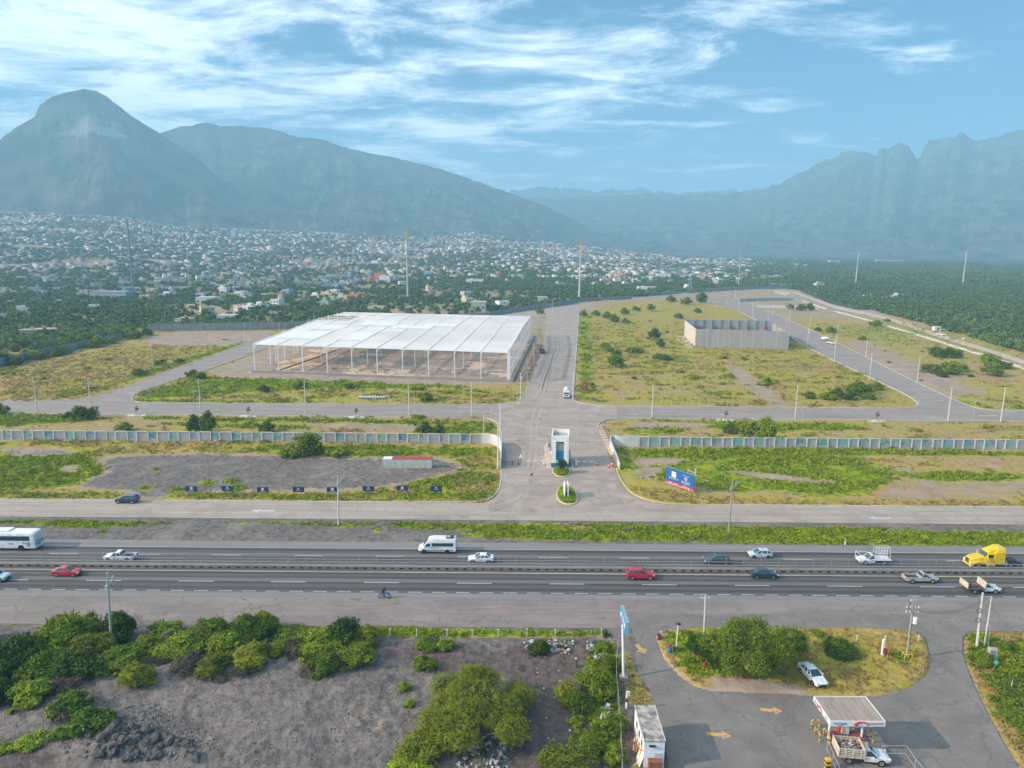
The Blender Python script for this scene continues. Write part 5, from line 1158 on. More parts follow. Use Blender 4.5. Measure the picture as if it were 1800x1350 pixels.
def wheel(t, x, y, r, w, side):
    mb = MB(); mb.tube((x, y - w / 2, r), (x, y + w / 2, r), r, M_TYRE, n=18); wo = mb.build('wheel', t)
    mb = MB(); e = y + side * (w / 2 + .012); mb.tube((x, e - side * .03, r), (x, e, r), r * .62, M_RIM, n=12); mb.tube((x, e, r), (x, e + side * .012, r), r * .18, M_BLACK, n=6); mb.build('rim', wo)
def lights(t, xf, xr, y, zf, zr, w=.34):
    for s in (-1, 1):
        mb = MB(); mb.box((xf, s * y, zf), (.14, w, .16), M_LAMP); mb.build('headlight', t)
        mb = MB(); mb.box((xr, s * y, zr), (.12, w, .2), M_RED); mb.build('tail_light', t)
def hull(mb, st, m, mid=.62):
    R = []
    for x, hw, zb, zt in st:
        h = zt - zb; half = [(hw * .88, zb), (hw, zb + .16 * h), (hw, zb + mid * h), (hw * .965, zt - .08 * h), (hw * .86, zt)]
        R.append([(x, -a, z) for a, z in half] + [(x, a, z) for a, z in reversed(half)])
    mb.loft(R, m)
def cabin(t, mp, b, tp, wb, wt, z0, z1, bp=(), roofm=None):
    """glass box with painted pillars and roof; b=(rear,front) at the belt, tp=(rear,front) at the roof"""
    mb = MB(); mb.loft([[(b[0], -wb, z0), (b[1], -wb, z0), (b[1], wb, z0), (b[0], wb, z0)], [(tp[0], -wt, z1), (tp[1], -wt, z1), (tp[1], wt, z1), (tp[0], wt, z1)]], M_GLASS); mb.build('windows', t)
    mb = MB(); e = .03
    mb.loft([[(tp[0] - e, -wt - e, z1 - .03), (tp[1] + e, -wt - e, z1 - .03), (tp[1] + e, wt + e, z1 - .03), (tp[0] - e, wt + e, z1 - .03)],
             [(tp[0] + .12, -wt + .12, z1 + .07), (tp[1] - .2, -wt + .12, z1 + .07), (tp[1] - .2, wt - .12, z1 + .07), (tp[0] + .12, wt - .12, z1 + .07)]], roofm or mp)
    for s in (-1, 1):
        for x0, x1 in ((b[0], tp[0]), (b[1], tp[1])): mb.tube((x0, s * wb, z0), (x1, s * wt, z1), .045, mp, n=6)
        for f in bp:
            x0 = b[0] + (b[1] - b[0]) * f; x1 = tp[0] + (tp[1] - tp[0]) * f; mb.tube((x0, s * (wb + .005), z0), (x1, s * (wt + .005), z1), .045, mp, n=6)
    mb.build('roof', t)
def mirrors(t, x, y, z, m):
    for s in (-1, 1):
        mb = MB(); mb.box((x, s * y, z), (.14, .2, .14), m); mb.build('mirror', t)
def arches(mb, xs, hw, r):
    for x in xs:
        for s in (-1, 1): mb.tube((x, s * (hw - .04), r), (x, s * (hw + .008), r), r * 1.16, M_ARCH, n=18)
def place(t, px, py, W, hd, hold=None):
    g = G(px, py); t.location = (g.x, g.y + W / 2, .06 if hold is None else hold); t.rotation_euler = (0, 0, hd)
def car(kind, label, mp, px, py, hd, group='traffic on the highway', name='car', z=None, loc=None):
    t = thing(name, label, {'sedan': 'car', 'hatch': 'car', 'suv': 'suv'}[kind], group=group)
    if kind == 'sedan':
        st = [(-2.27, .66, .45, .84), (-2.18, .80, .30, .98), (-1.7, .87, .22, 1.03), (-.9, .89, .2, .98), (.6, .89, .2, .96), (1.3, .88, .2, .90), (1.9, .84, .24, .80), (2.15, .76, .28, .70), (2.27, .6, .36, .60)]
        b, tp, z0, z1, wb, wt, W, r, ax, bp = (-1.75, 1.0), (-1.05, .2), .96, 1.40, .80, .62, 1.78, .33, (-1.35, 1.4), (.36, .7)
    elif kind == 'hatch':
        st = [(-2.05, .70, .42, .95), (-1.98, .82, .28, 1.02), (-1.5, .87, .22, 1.03), (-.6, .89, .2, 1.0), (.6, .89, .2, .98), (1.3, .87, .22, .90), (1.85, .80, .26, .76), (2.08, .62, .36, .62)]
        b, tp, z0, z1, wb, wt, W, r, ax, bp = (-1.95, 1.05), (-1.45, .25), .98, 1.46, .80, .63, 1.76, .32, (-1.3, 1.3), (.28, .66)
    else:
        st = [(-2.38, .76, .50, 1.05), (-2.3, .90, .36, 1.14), (-1.7, .94, .28, 1.14), (-.6, .95, .27, 1.12), (.8, .95, .27, 1.10), (1.5, .94, .28, 1.04), (2.1, .88, .32, .95), (2.36, .72, .42, .80)]
        b, tp, z0, z1, wb, wt, W, r, ax, bp = (-2.25, 1.1), (-1.9, .35), 1.10, 1.66, .86, .70, 1.9, .37, (-1.45, 1.5), (.26, .62)
    mb = MB(); hull(mb, st, mp); arches(mb, ax, st[3][1], r)
    for x in (-.15, .95): mb.box((x, -st[3][1] - .001, .65), (.015, .012, .6), M_BLACK)
    mb.build('body', t, bevel=.03); cabin(t, mp, b, tp, wb, wt, z0, z1, bp)
    for x in ax:
        for s in (-1, 1): wheel(t, x, s * (W / 2 - .1), r, .2, s)
    k = st[-1][3]; lights(t, st[-2][0] + .04, st[1][0] - .06, st[-2][1] * .86, k + .07, st[1][3] - .18, .3)
    mirrors(t, b[1] - .25, W / 2 + .06, z0 + .08, mp)
    mb = MB(); mb.box((st[-1][0] + .01, 0, st[-1][2] + .12), (.08, 1.0, .18), M_BLACK); mb.build('grille', t)
    mb = MB(); mb.box((0, 0, st[2][2] + .02), (st[-1][0] * 1.8, W * .9, .12), M_BLACK); mb.build('underbody', t)
    if kind == 'suv':
        mb = MB(); [mb.tube((tp[0] + .2, s * wt * .9, z1 + .13), (tp[1] - .2, s * wt * .9, z1 + .13), .03, M_CHROME) for s in (-1, 1)]; mb.build('roof_rail', t)
    if loc: t.location = loc; t.rotation_euler = (0, 0, hd)
    else: place(t, px, py, W, hd, z)
    return t
def pickup(label, mp, px, py, hd, double=True, bed='open', group='traffic on the highway', bedm=None, loc=None, load=None):
    t = thing('pickup_truck', label, 'pickup', group=group); W = 1.85; L2 = 2.65
    xb = -.55 if double else -.05          # rear of the cabin
    st = [(xb, .9, .38, 1.1), (.9, .9, .38, 1.08), (1.55, .9, .38, 1.06), (2.2, .87, .40, 1.0), (2.55, .80, .42, .90), (2.68, .66, .5, .78)]
    mb = MB(); hull(mb, st, mp); arches(mb, (1.7,), .9, .38); mb.build('cab_body', t, bevel=.03)
    cabin(t, mp, (xb + .06, 1.25), (xb + .2, .62), .82, .68, 1.08, 1.66, (.5,) if double else ())
    mb = MB()
    if bed == 'open':
        mb.box(((xb - L2) / 2, 0, .68), (xb + L2 - .06, W - .1, .12), M_BED)
        for s in (-1, 1): mb.box(((xb - L2) / 2, s * (W / 2 - .06), .78), (xb + L2 - .06, .1, .62), mp)
        mb.box((-L2 + .04, 0, .78), (.08, W - .1, .6), mp); mb.box((xb - .06, 0, .8), (.06, W - .2, .6), mp); arches(mb, (-1.65,), W / 2 - .01, .38)
    mb.box((-.2, 0, .45), (4.4, .8, .16), M_BLACK)
    mb.build('load_bed', t)
    if bed == 'rack':      # flat deck carrying an upright glass rack, tubular guard in front
        m2 = MB(); m2.box((-1.45, 0, .92), (2.7, 2.0, .12), M_CHROME if False else P_WHITE)
        m2.build('flat_deck', t)
        m2 = MB()
        for yy in (-.55, .55):
            for i in range(6): m2.tube((-2.7 + i * .5, yy * 1.5, .95), (-2.7 + i * .5, yy * .45, 3.1), .028, P_WHITE, n=5)
            for z_ in (1.5, 2.0, 2.5, 3.1): k = (z_ - .95) / 2.15; m2.tube((-2.7, yy * (1.5 - 1.05 * k), z_), (-.2, yy * (1.5 - 1.05 * k), z_), .028, P_WHITE, n=5)
        m2.build('glass_rack', t)
        m2 = MB()
        for yy in (-.85, .85): m2.tube((2.75, yy, .5), (2.75, yy, 1.9), .04, P_WHITE)
        m2.tube((2.75, -.85, 1.9), (2.75, .85, 1.9), .04, P_WHITE); m2.tube((2.75, -.85, .6), (2.75, .85, .6), .04, P_WHITE); m2.tube((2.75, -.85, 1.2), (2.75, .85, 1.2), .03, P_WHITE)
        for yy in (-.85, .85): m2.tube((2.75, yy, 1.9), (.7, yy * .8, 1.78), .03, P_WHITE)
        m2.build('front_guard', t)
    if bed == 'stake':
        m2 = MB(); m2.box((-1.5, 0, .95), (2.9, 2.2, .14), M_RUST); m2.box((-1.5, 0, 1.03), (2.7, 2.0, .02), M_BED); m2.build('flat_deck', t)
        for xx, nm in ((-.1, 'headboard'), (-2.95, 'tailboard')):
            m2 = MB(); m2.box((xx, 0, 1.5), (.1, 2.2, .9 if nm == 'tailboard' else 1.3), M_BEIGE)
            for yy in (-1, -.5, 0, .5, 1): m2.box((xx - .07, yy, 1.5), (.06, .1, 1.0), M_BEIGE)
            m2.build(nm, t)
        for i, (a, c) in enumerate((((-1.2, .2, 1.14), M_RUST), ((-1.8, -.5, 1.12), P_TEAL), ((-2.3, .4, 1.16), M_RUST))):
            m2 = MB(); m2.box(a, (.9, .7, .2), c, rz=i); m2.build('scrap_load', t)
    if bed == 'cage':      # high slatted cream body filled with rubble sacks
        m2 = MB(); m2.box((-1.5, 0, .92), (2.7, 2.1, .14), M_BEIGE)
        for s in (-1, 1):
            for z_ in (1.15, 1.4, 1.65, 1.9): m2.box((-1.5, s * 1.03, z_), (2.7, .05, .13), M_BEIGE)
            for xx in (-2.82, -2.1, -1.3, -.5, -.18): m2.box((xx, s * 1.06, 1.45), (.1, .06, 1.1), M_BEIGE)
        for xx in (-2.85, -.15):
            m2.box((xx, 0, 1.5), (.06, 2.1, 1.05), M_BEIGE)
        m2.build('slatted_body', t)
        rg = random.Random(5); ms = [mat('load grey', (.25, .25, .25), .9), mat('load white', (.7, .7, .68), .8), mat('load dark', (.06, .07, .06), .9), mat('load rust', (.3, .14, .08), .9)]
        m2 = MB()
        for _ in range(240): m2.box((rg.uniform(-2.65, -.35), rg.uniform(-.9, .9), rg.uniform(1.2, 1.75)), (rg.uniform(.1, .32), rg.uniform(.08, .25), rg.uniform(.06, .2)), rg.choice(ms), rz=rg.uniform(0, 3))
        m2.build('rubble_load', t)
    for s in (-1, 1): wheel(t, 1.7, s * (W / 2 - .12), .38, .24, s); wheel(t, -1.65, s * (W / 2 - .12), .38, .24, s)
    lights(t, 2.58, -2.7, .72, .86, .82, .26); mirrors(t, .95, W / 2 + .1, 1.2, M_BLACK)
    mb = MB(); mb.box((2.72, 0, .5), (.1, 1.6, .2), M_CHROME if bed != 'open' else M_BLACK); mb.build('bumper', t)
    if loc: t.location = loc; t.rotation_euler = (0, 0, hd)
    else: place(t, px, py, W, hd)
    return t
pickup('white double cab pickup driving left on the far carriageway', P_WHITE, 207, 989, PI)
car('sedan', 'red saloon car driving right beside the median near the left edge', P_RED, 113, 1015, 0)
car('suv', 'silver suv nose just entering at the left edge of the near carriageway', P_LBLUE, -17, 1025, 0)
car('suv', 'dark blue suv driving left on the service road', P_NAVY, 220, 886, PI, group='traffic on the service road')
car('sedan', 'white saloon car behind the white minibus', P_WHITE, 845, 991, PI)
car('suv', 'red suv driving right on the near carriageway', P_RED, 1127, 1021, 0)
car('suv', 'dark grey suv driving left with roof rails', P_GREY, 1261, 996, PI)
car('hatch', 'pale silver blue car in the outer lane driving left', P_LBLUE, 1338, 983, PI)
car('sedan', 'dark teal saloon car driving right beside the median', P_TEAL, 1345, 1019, 0)
pickup('white flatbed pickup with an upright glass rack', P_WHITE, 1538, 994, PI, False, 'rack')
pickup('silver single cab pickup with an open bed', P_SILV, 1621, 1027, 0, False)
pickup('white flatbed truck with cream headboard and tailboard carrying scrap', P_WHITE, 1731, 1045, .0, False, 'stake')
pickup('white pickup with a slatted cream body full of rubble at the pump', P_WHITE, 1522, 1347, -.12, False, 'cage', group='vehicles around the forecourt')
g_ = G(1427, 1196); car('sedan', 'white saloon car parked on the island under the trees', P_WHITE, 0, 0, math.radians(-80), group='vehicles around the forecourt', loc=(g_.x, g_.y, .3))

# coach
t = thing('coach', 'white intercity coach leaving at the left edge, rear end in view', 'bus', group='traffic on the highway'); W = 2.55
mb = MB(); R = []
for x, k, zt in ((-6.0, .86, 3.1), (-5.9, .95, 3.3), (-5.5, 1, 3.42), (0, 1, 3.42), (5.5, 1, 3.42), (6.0, .9, 3.0)):
    hw = W / 2 * k; half = [(hw * .95, .42), (hw, .6), (hw, zt - .45), (hw * .93, zt - .12), (hw * .75, zt)]; R.append([(x, -a, z) for a, z in half] + [(x, a, z) for a, z in reversed(half)])
mb.loft(R, P_WHITE); arches(mb, (-3.4, 4.0), W / 2, .52); mb.build('body', t, bevel=.04)
for s in (-1, 1):
    mb = MB(); mb.box((.2, s * (W / 2 + .004), 2.35), (10.6, .03, .85), M_GLASS)
    for i in range(7): mb.box((-4.3 + i * 1.5, s * (W / 2 + .012), 2.35), (.05, .03, .85), M_BLACK)
    mb.build('window_band', t)
    mb = MB(); mb.box((-4.85, s * (W / 2 + .004), 1.25), (.7, .03, .8), mat('vent grille', (.3, .32, .32), .6, var=.5, scale=12)); mb.build('vent', t)
mb = MB(); mb.box((-6.02, 0, 1.5), (.06, 1.9, .75), mat('coach rear panel', (.28, .4, .42), .5)); mb.box((-6.02, 0, 2.4), (.06, 1.6, .35), P_WHITE); mb.box((-6.05, 0, 2.28), (.05, 1.2, .09), M_BLACK); mb.box((-5.98, 0, .95), (.06, .5, .2), M_BLACK); mb.build('rear_grille', t)
mb = MB(); mb.box((.4, 0, 3.5), (3.2, 1.9, .22), P_WHITE); mb.build('air_conditioner', t, bevel=.05)
for x in (-3.4, 4.0):
    for s in (-1, 1): wheel(t, x, s * (W / 2 - .16), .5, .3, s)
for s in (-1, 1):
    mb = MB(); mb.box((-6.0, s * 1.0, 1.2), (.1, .14, .4), M_RED); mb.build('tail_light', t)
    mb = MB(); mb.box((6.0, s * 1.0, .8), (.1, .3, .2), M_LAMP); mb.build('headlight', t)
g_ = G(65, 969); t.location = (g_.x - 6.2, g_.y + W / 2, .06); t.rotation_euler = (0, 0, PI); COACH = t

# minibus
t = thing('minibus', 'white high roof minibus with blue lettering and dark side windows', 'van', group='traffic on the highway'); W = 2.0
mb = MB(); R = []
for x, hw, zb, zt in ((-3.45, .94, .42, 2.55), (-3.35, 1.0, .38, 2.72), (-2.5, 1.0, .36, 2.78), (.7, 1.0, .36, 2.78), (1.45, .98, .36, 2.62), (1.95, .98, .36, 2.1), (2.45, .98, .36, 1.35), (3.1, .92, .4, 1.1), (3.45, .74, .5, .8)):
    h = zt - zb; half = [(hw * .93, zb), (hw, zb + .15), (hw, zb + .5 * h), (hw * .95, zt - .3 * min(1, h / 2)), (hw * .86, zt)]; R.append([(x, -a, z) for a, z in half] + [(x, a, z) for a, z in reversed(half)])
mb.loft(R, P_WHITE); arches(mb, (-1.85, 2.35), 1.0, .38)
for s in (-1, 1): mb.box((-.2, s * 1.003, .62), (5.6, .02, .12), M_BLACK)
mb.build('body', t, bevel=.04)
for s in (-1, 1):
    mb = MB(); mb.box((-1.0, s * .995, 1.72), (3.9, .05, .62), M_GLASS); mb.build('side_window', t)
    mb = MB(); yy = s * .995; mb.prism([(1.15, 0), (2.2, 0), (2.0, .02), (1.15, .02)], 1.32, 1.34, M_GLASS)
    mb.v = []; mb.f = []; mb.m = []; a = [(1.2, yy, 1.35), (2.2, yy, 1.35), (1.85, yy, 1.9), (1.2, yy, 1.95)]; b_ = [(x_, y_ - s * .06, z_) for x_, y_, z_ in a]; mb.loft([a, b_], M_GLASS); mb.build('door_window', t)
mb = MB(); mb.loft([[(2.46, -.86, 1.38), (2.46, .86, 1.38), (2.5, .86, 1.38), (2.5, -.86, 1.38)], [(1.72, -.8, 2.36), (1.72, .8, 2.36), (1.76, .8, 2.38), (1.76, -.8, 2.38)]], M_GLASS); mb.build('windscreen', t)
mb = MB(); mb.box((-2.3, 0, 2.85), (1.3, 1.3, .16), M_BLACK); mb.box((-2.1, 0, 2.94), (.6, .9, .04), P_SILV); mb.build('air_conditioner', t)
for x in (-1.85, 2.35):
    for s in (-1, 1): wheel(t, x, s * .88, .36, .22, s)
lights(t, 3.28, -3.47, .68, .9, 1.2, .26); mirrors(t, 2.1, 1.14, 1.45, M_BLACK)
mb = MB(); mb.box((3.45, 0, .52), (.14, 1.5, .26), M_BLACK); mb.build('bumper', t)
place(t, 768, 974, W, PI); MINIBUS = t

# yellow road tractor
t = thing('road_tractor', 'yellow bonneted road tractor without a trailer', 'truck', group='traffic on the highway'); W = 2.5
mb = MB(); hull(mb, [(1.55, 1.0, .9, 2.15), (2.6, .98, .85, 2.0), (3.5, .92, .75, 1.8), (3.95, .84, .6, 1.62), (4.12, .7, .6, 1.4)], P_YEL)
for s in (-1, 1): hull(mb, [(1.9, .2, .5, 1.3)] * 0 + [(0, 0, 0, 0)] * 0 or [(2.0, 1.2, .75, 1.3), (2.5, 1.22, 1.0, 1.42), (3.1, 1.22, .98, 1.4), (3.8, 1.18, .5, 1.2), (4.1, 1.0, .5, 1.0)], P_YEL) if s > 0 else None
mb.box((4.0, 0, .55), (.35, 2.3, .4), P_YEL); mb.build('bonnet', t, bevel=.05)
mb = MB(); mb.box((4.13, 0, 1.15), (.1, .85, .85), M_BLACK); mb.box((4.17, 0, 1.15), (.04, .6, .8), M_CHROME); mb.build('grille', t)
mb = MB(); mb.loft([[(.1, -1.15, .9), (1.7, -1.15, .9), (1.7, 1.15, .9), (.1, 1.15, .9)], [(.1, -1.15, 2.0), (1.7, -1.12, 2.0), (1.7, 1.12, 2.0), (.1, 1.15, 2.0)], [(.1, -1.1, 2.85), (1.15, -1.0, 2.85), (1.15, 1.0, 2.85), (.1, 1.1, 2.85)]], P_YEL)
mb.box((.6, 0, .75), (1.5, 2.4, .5), P_YEL); mb.build('cab', t, bevel=.05)
mb = MB(); mb.loft([[(-1.7, -1.2, .95), (.12, -1.2, .95), (.12, 1.2, .95), (-1.7, 1.2, .95)], [(-1.7, -1.2, 3.1), (.12, -1.2, 2.9), (.12, 1.2, 2.9), (-1.7, 1.2, 3.1)], [(-1.65, -.95, 3.75), (-.6, -.9, 3.75), (-.6, .9, 3.75), (-1.65, .95, 3.75)]], P_YEL)
mb.loft([[(-.6, -.9, 3.73), (-.6, .9, 3.73), (-.6, .9, 2.85), (-.6, -.9, 2.85)], [(1.25, -.8, 2.95), (1.25, .8, 2.95), (1.25, .8, 2.8), (1.25, -.8, 2.8)]], P_YEL)
mb.build('sleeper_cab', t, bevel=.06)
mb = MB(); mb.loft([[(1.73, -1.0, 2.08), (1.73, 1.0, 2.08), (1.68, 1.0, 2.05), (1.68, -1.0, 2.05)], [(1.28, -.9, 2.75), (1.28, .9, 2.75), (1.22, .9, 2.75), (1.22, -.9, 2.75)]], M_GLASS)
mb.build('windscreen', t)
for s in (-1, 1):
    mb = MB(); mb.box((.85, s * 1.12, 2.3), (.9, .08, .6), M_GLASS); mb.build('side_window', t)
    mb = MB(); mb.box((1.5, s * 1.4, 2.1), (.16, .22, .6), P_YEL); mb.build('mirror', t)
    mb = MB(); mb.tube((-2.3, s * .95, .8), (-.4, s * .95, .8), .34, M_CHROME, n=14); mb.build('fuel_tank', t)
    mb = MB(); mb.box((4.06, s * .95, 1.05), (.14, .36, .26), M_LAMP); mb.build('headlight', t)
    mb = MB(); mb.box((-4.75, s * .7, .9), (.06, .25, .14), M_RED); mb.build('tail_light', t)
mb = MB(); [mb.box((-2.0, s * .42, .95), (5.6, .14, .28), M_BLACK) for s in (-1, 1)]; mb.box((-2.0, 0, .9), (.9, 1.4, .4), M_BLACK); mb.build('chassis', t)
mb = MB(); mb.loft([[(-4.2, -.5, 1.15), (-2.9, -.5, 1.2), (-2.9, .5, 1.2), (-4.2, .5, 1.15)], [(-4.2, -.45, 1.25), (-3.0, -.45, 1.42), (-3.0, .45, 1.42), (-4.2, .45, 1.25)]], M_BLACK); [mb.box((x, s * .9, 1.15), (1.1, .5, .06), M_BLACK) for x in (-2.85, -4.1) for s in (-1, 1)]; mb.build('fifth_wheel', t)
for x in (2.75, -2.85, -4.15):
    for s in (-1, 1): wheel(t, x, s * 1.02, .52, .34, s)
g_ = G(1748, 1001); t.location = (g_.x, g_.y + W / 2, .06); t.rotation_euler = (0, 0, PI)

# lettering on vehicles
def text(name, s, size, m, parent=None, loc=(0, 0, 0), rot=(PI / 2, 0, 0), align='CENTER', depth=.01, shear=0):
    cu = bpy.data.curves.new('txt', 'FONT'); cu.body = s; cu.size = size; cu.align_x = align; cu.align_y = 'CENTER'; cu.extrude = depth; cu.shear = shear; cu.resolution_u = 3
    o = bpy.data.objects.new('txt', cu); COL.objects.link(o); dg = bpy.context.evaluated_depsgraph_get(); dg.update()
    me = bpy.data.meshes.new_from_object(o.evaluated_get(dg)); bpy.data.objects.remove(o); me.materials.clear(); me.materials.append(m); me.name = name
    o = bpy.data.objects.new(name, me); COL.objects.link(o); o.location = loc; o.rotation_euler = rot
    if parent: o.parent = parent
    return o
M_INKB, M_INKD = mat('blue lettering', (.02, .2, .42), .5), mat('dark lettering', (.06, .05, .06), .5)
M_INKR, M_INKW = mat('red lettering', (.62, .03, .06), .5), mat('white lettering', (.85, .86, .88), .5)
# a vehicle turned by 180 degrees shows its +y side to the camera: lettering is rotated to match
text('lettering', 'rivi', .62, M_INKD, COACH, (-1.6, 1.30, 1.35), (PI / 2, 0, PI), shear=.35)
text('lettering', 'Gar', .5, M_INKD, COACH, (-4.05, 1.30, 1.5), (PI / 2, 0, PI), shear=.35)
text('lettering', 'K', .42, M_INKB, MINIBUS, (1.0, 1.02, 1.17), (PI / 2, 0, PI), shear=.3)
text('lettering', 'onnect', .34, M_INKD, MINIBUS, (.15, 1.02, 1.15), (PI / 2, 0, PI), shear=.3)
text('lettering', 'www', .14, M_INKB, MINIBUS, (1.75, 1.02, 1.12), (PI / 2, 0, PI))

# site vehicles
def tank_truck():
    t = thing('tank_truck', 'white tank truck parked at the right kerb of the street, facing the camera', 'truck', group='vehicles inside the site')
    mb = MB(); mb.box((2.5, 0, 1.6), (1.8, 2.3, 2.0), P_WHITE); mb.build('cab', t, bevel=.12)
    mb = MB(); mb.box((3.41, 0, 2.0), (.05, 1.9, .65), M_GLASS); mb.build('windscreen', t)
    mb = MB(); mb.box((3.42, 0, 1.15), (.05, 1.2, .35), M_BLACK); mb.build('grille', t)
    mb = MB(); mb.tube((-3.6, 0, 2.1), (1.3, 0, 2.1), 1.1, mat('white tank', (.74, .74, .72), .4), n=20); mb.tube((-1, 0, 3.1), (-1, 0, 3.45), .35, P_WHITE); mb.build('tank', t)
    mb = MB(); mb.box((-.3, 0, .8), (7.2, .9, .3), M_BLACK); mb.box((3.45, 0, .6), (.2, 2.3, .35), M_CHROME); mb.build('chassis', t)
    for x in (2.6, -1.8, -2.95):
        for s in (-1, 1): wheel(t, x, s * 1.0, .5, .3, s)
    lights(t, 3.48, -3.8, .9, .85, .9, .3); mirrors(t, 3.2, 1.35, 2.1, M_BLACK)
    return t
t = tank_truck(); g_ = G(997, 702); t.location = (g_.x, g_.y + 4.0, .08); t.rotation_euler = (0, 0, -PI / 2 - .09)
def machine(label, m, px, py, rz, s=1.0, name='wheel_loader'):
    t = thing(name, label, 'construction machine', group='vehicles inside the site')
    mb = MB(); mb.box((-.7, 0, 1.15), (2.0, 1.3, .8), m); mb.box((1.0, 0, .95), (1.4, .8, .5), m); mb.build('body', t, bevel=.06)
    mb = MB(); [mb.box((x, y, 2.1), (.08, .08, 1.3), M_BLACK) for x in (-.4, .6) for y in (-.55, .55)]; mb.box((.1, 0, 2.8), (1.4, 1.4, .12), m); mb.build('canopy_roof', t)
    mb = MB(); mb.tube((.8, -.5, 1.2), (2.3, -.5, .7), .09, m); mb.tube((.8, .5, 1.2), (2.3, .5, .7), .09, m); mb.box((2.5, 0, .5), (.5, 1.9, .6), m); mb.build('bucket', t)
    mb = MB(); mb.tube((-1.5, 0, 1.2), (-2.4, 0, 2.9), .12, m); mb.tube((-2.4, 0, 2.9), (-3.0, 0, 1.4), .1, m); mb.box((-3.0, 0, 1.2), (.4, .5, .5), M_BLACK); mb.build('digging_arm', t)
    for x, r in ((1.2, .45), (-1.0, .7)):
        for q in (-1, 1): wheel(t, x, q * .85, r, .35, q)
    g = G(px, py); t.location = (g.x, g.y, gz(g.x, g.y) + .1); t.rotation_euler = (0, 0, rz); t.scale = (s, s, s); return t
machine('rust red backhoe on the grass beside the street kerb', mat('machine red', (.35, .09, .05), .7, var=.3), 1028, 687, -1.4, 1.15, 'backhoe')
machine('dark backhoe working on the left side of the street', mat('machine dark', (.08, .07, .06), .7, var=.3), 953, 621, -1.5, 1.35, 'backhoe')
g_ = G(1461, 605); pickup('white pickup parked at the roadside in the far right field', P_WHITE, 0, 0, -1.0, True, group='vehicles inside the site', loc=(g_.x, g_.y, .1))
g_ = G(1655, 590); pickup('white pickup on the dirt track by the scrub wood', P_WHITE, 0, 0, -.7, True, group='vehicles inside the site', loc=(g_.x, g_.y, .1))
g_ = G(1450, 599); mb = MB(); mb.ball((0, 0, 1.5), 2.6, mat('white awning', (.8, .79, .76), .7), (1, .8, .35)); [mb.tube((x, y, 0), (x, y, 1.6), .05, M_CHROME) for x in (-1.6, 1.6) for y in (-1.2, 1.2)]
tag(mb.build('awning', loc=(g_.x, g_.y, .05)), 'small white awning beside the pickup in the far right field', 'awning')
g_ = G(1646, 581); mb = MB(); mb.box((0, 0, 1.4), (4.5, 3.2, 2.6), P_WHITE); mb.box((0, 0, 2.75), (4.8, 3.5, .12), M_ROOFW); mb.box((0, -1.62, 1.1), (.9, .06, 2.0), M_WIN); mb.box((1.4, -1.62, 1.6), (.9, .06, .7), M_WIN)
tag(mb.build('site_cabin', loc=(g_.x, g_.y, .0), bevel=.03), 'white site cabin behind the pickup on the dirt track', 'cabin')
g_ = G(1388, 599); mb = MB(); mb.box((0, 0, 1.3), (1.8, 1.8, 2.2), mat('blue plastic', (.02, .30, .55), .5)); mb.box((.9, .3, .7), (2.4, 1.6, .7), mat('blue plastic', (.02, .30, .55), .5)); mb.ball((0, 0, 2.4), .8, mat('blue plastic', (.02, .30, .55), .5), (1, 1, .5))
tag(mb.build('portable_toilet', loc=(g_.x, g_.y, .0)), 'bright blue portable toilet at the corner of the grey concrete shell', 'toilet')

# skinned people
def skin(name, pts, edges, radii, m, parent=None, sub=2):
    me = bpy.data.meshes.new(name); me.from_pydata(pts, edges, []); me.materials.append(m); o = bpy.data.objects.new(name, me); COL.objects.link(o)
    o.modifiers.new('skin', 'SKIN'); sv = me.skin_vertices[0].data
    for v, r in zip(sv, radii): v.radius = (r, r) if not isinstance(r, tuple) else r
    sv[0].use_root = True; o.modifiers.new('sub', 'SUBSURF').levels = sub; o.modifiers['sub'].render_levels = sub
    if parent: o.parent = parent
    return o
def person(label, J, body_m, head_m, loc, rz, parts=(), group=None):
    """J: joint dictionary; one continuous skinned body, clothing bands by height through material regions"""
    order = ['pelvis', 'waist', 'chest', 'neck', 'head', 'crown', 'shl', 'ell', 'wrl', 'hal', 'shr', 'elr', 'wrr', 'har', 'hil', 'knl', 'anl', 'tol', 'hir', 'knr', 'anr', 'tor']
    rad = [(.15, .12), (.14, .11), (.17, .12), .055, .09, .075, .065, .045, .032, .035, .065, .045, .032, .035, .09, .062, .045, .045, .09, .062, .045, .045]
    E_ = [('pelvis', 'waist'), ('waist', 'chest'), ('chest', 'neck'), ('neck', 'head'), ('head', 'crown')]
    for s in 'lr': E_ += [('chest', 'sh' + s), ('sh' + s, 'el' + s), ('el' + s, 'wr' + s), ('wr' + s, 'ha' + s), ('pelvis', 'hi' + s), ('hi' + s, 'kn' + s), ('kn' + s, 'an' + s), ('an' + s, 'to' + s)]
    o = skin('person', [J[k] for k in order], [(order.index(a), order.index(b)) for a, b in E_], rad, body_m)
    # five short fingers per hand
    for s in 'lr':
        h = Vector(J['ha' + s]); d = (h - Vector(J['wr' + s])).normalized(); side = d.cross(Vector((0, 0, 1))).normalized(); mb = MB()
        for i in range(4): b = h + side * (-.03 + .02 * i); e = b + d * (.05 + .01 * (i in (1, 2))); mb.tube(b, e, .009, head_m, n=6); mb.tube(e, e + d * .02 + Vector((0, 0, -.02)), .008, head_m, n=6)
        b = h - side * .035; mb.tube(b - d * .02, b - side * .03 + d * .02, .01, head_m, n=6); mb.build('hand', o)
    tag(o, label, 'person', group); o.location = loc; o.rotation_euler = (0, 0, rz); return o
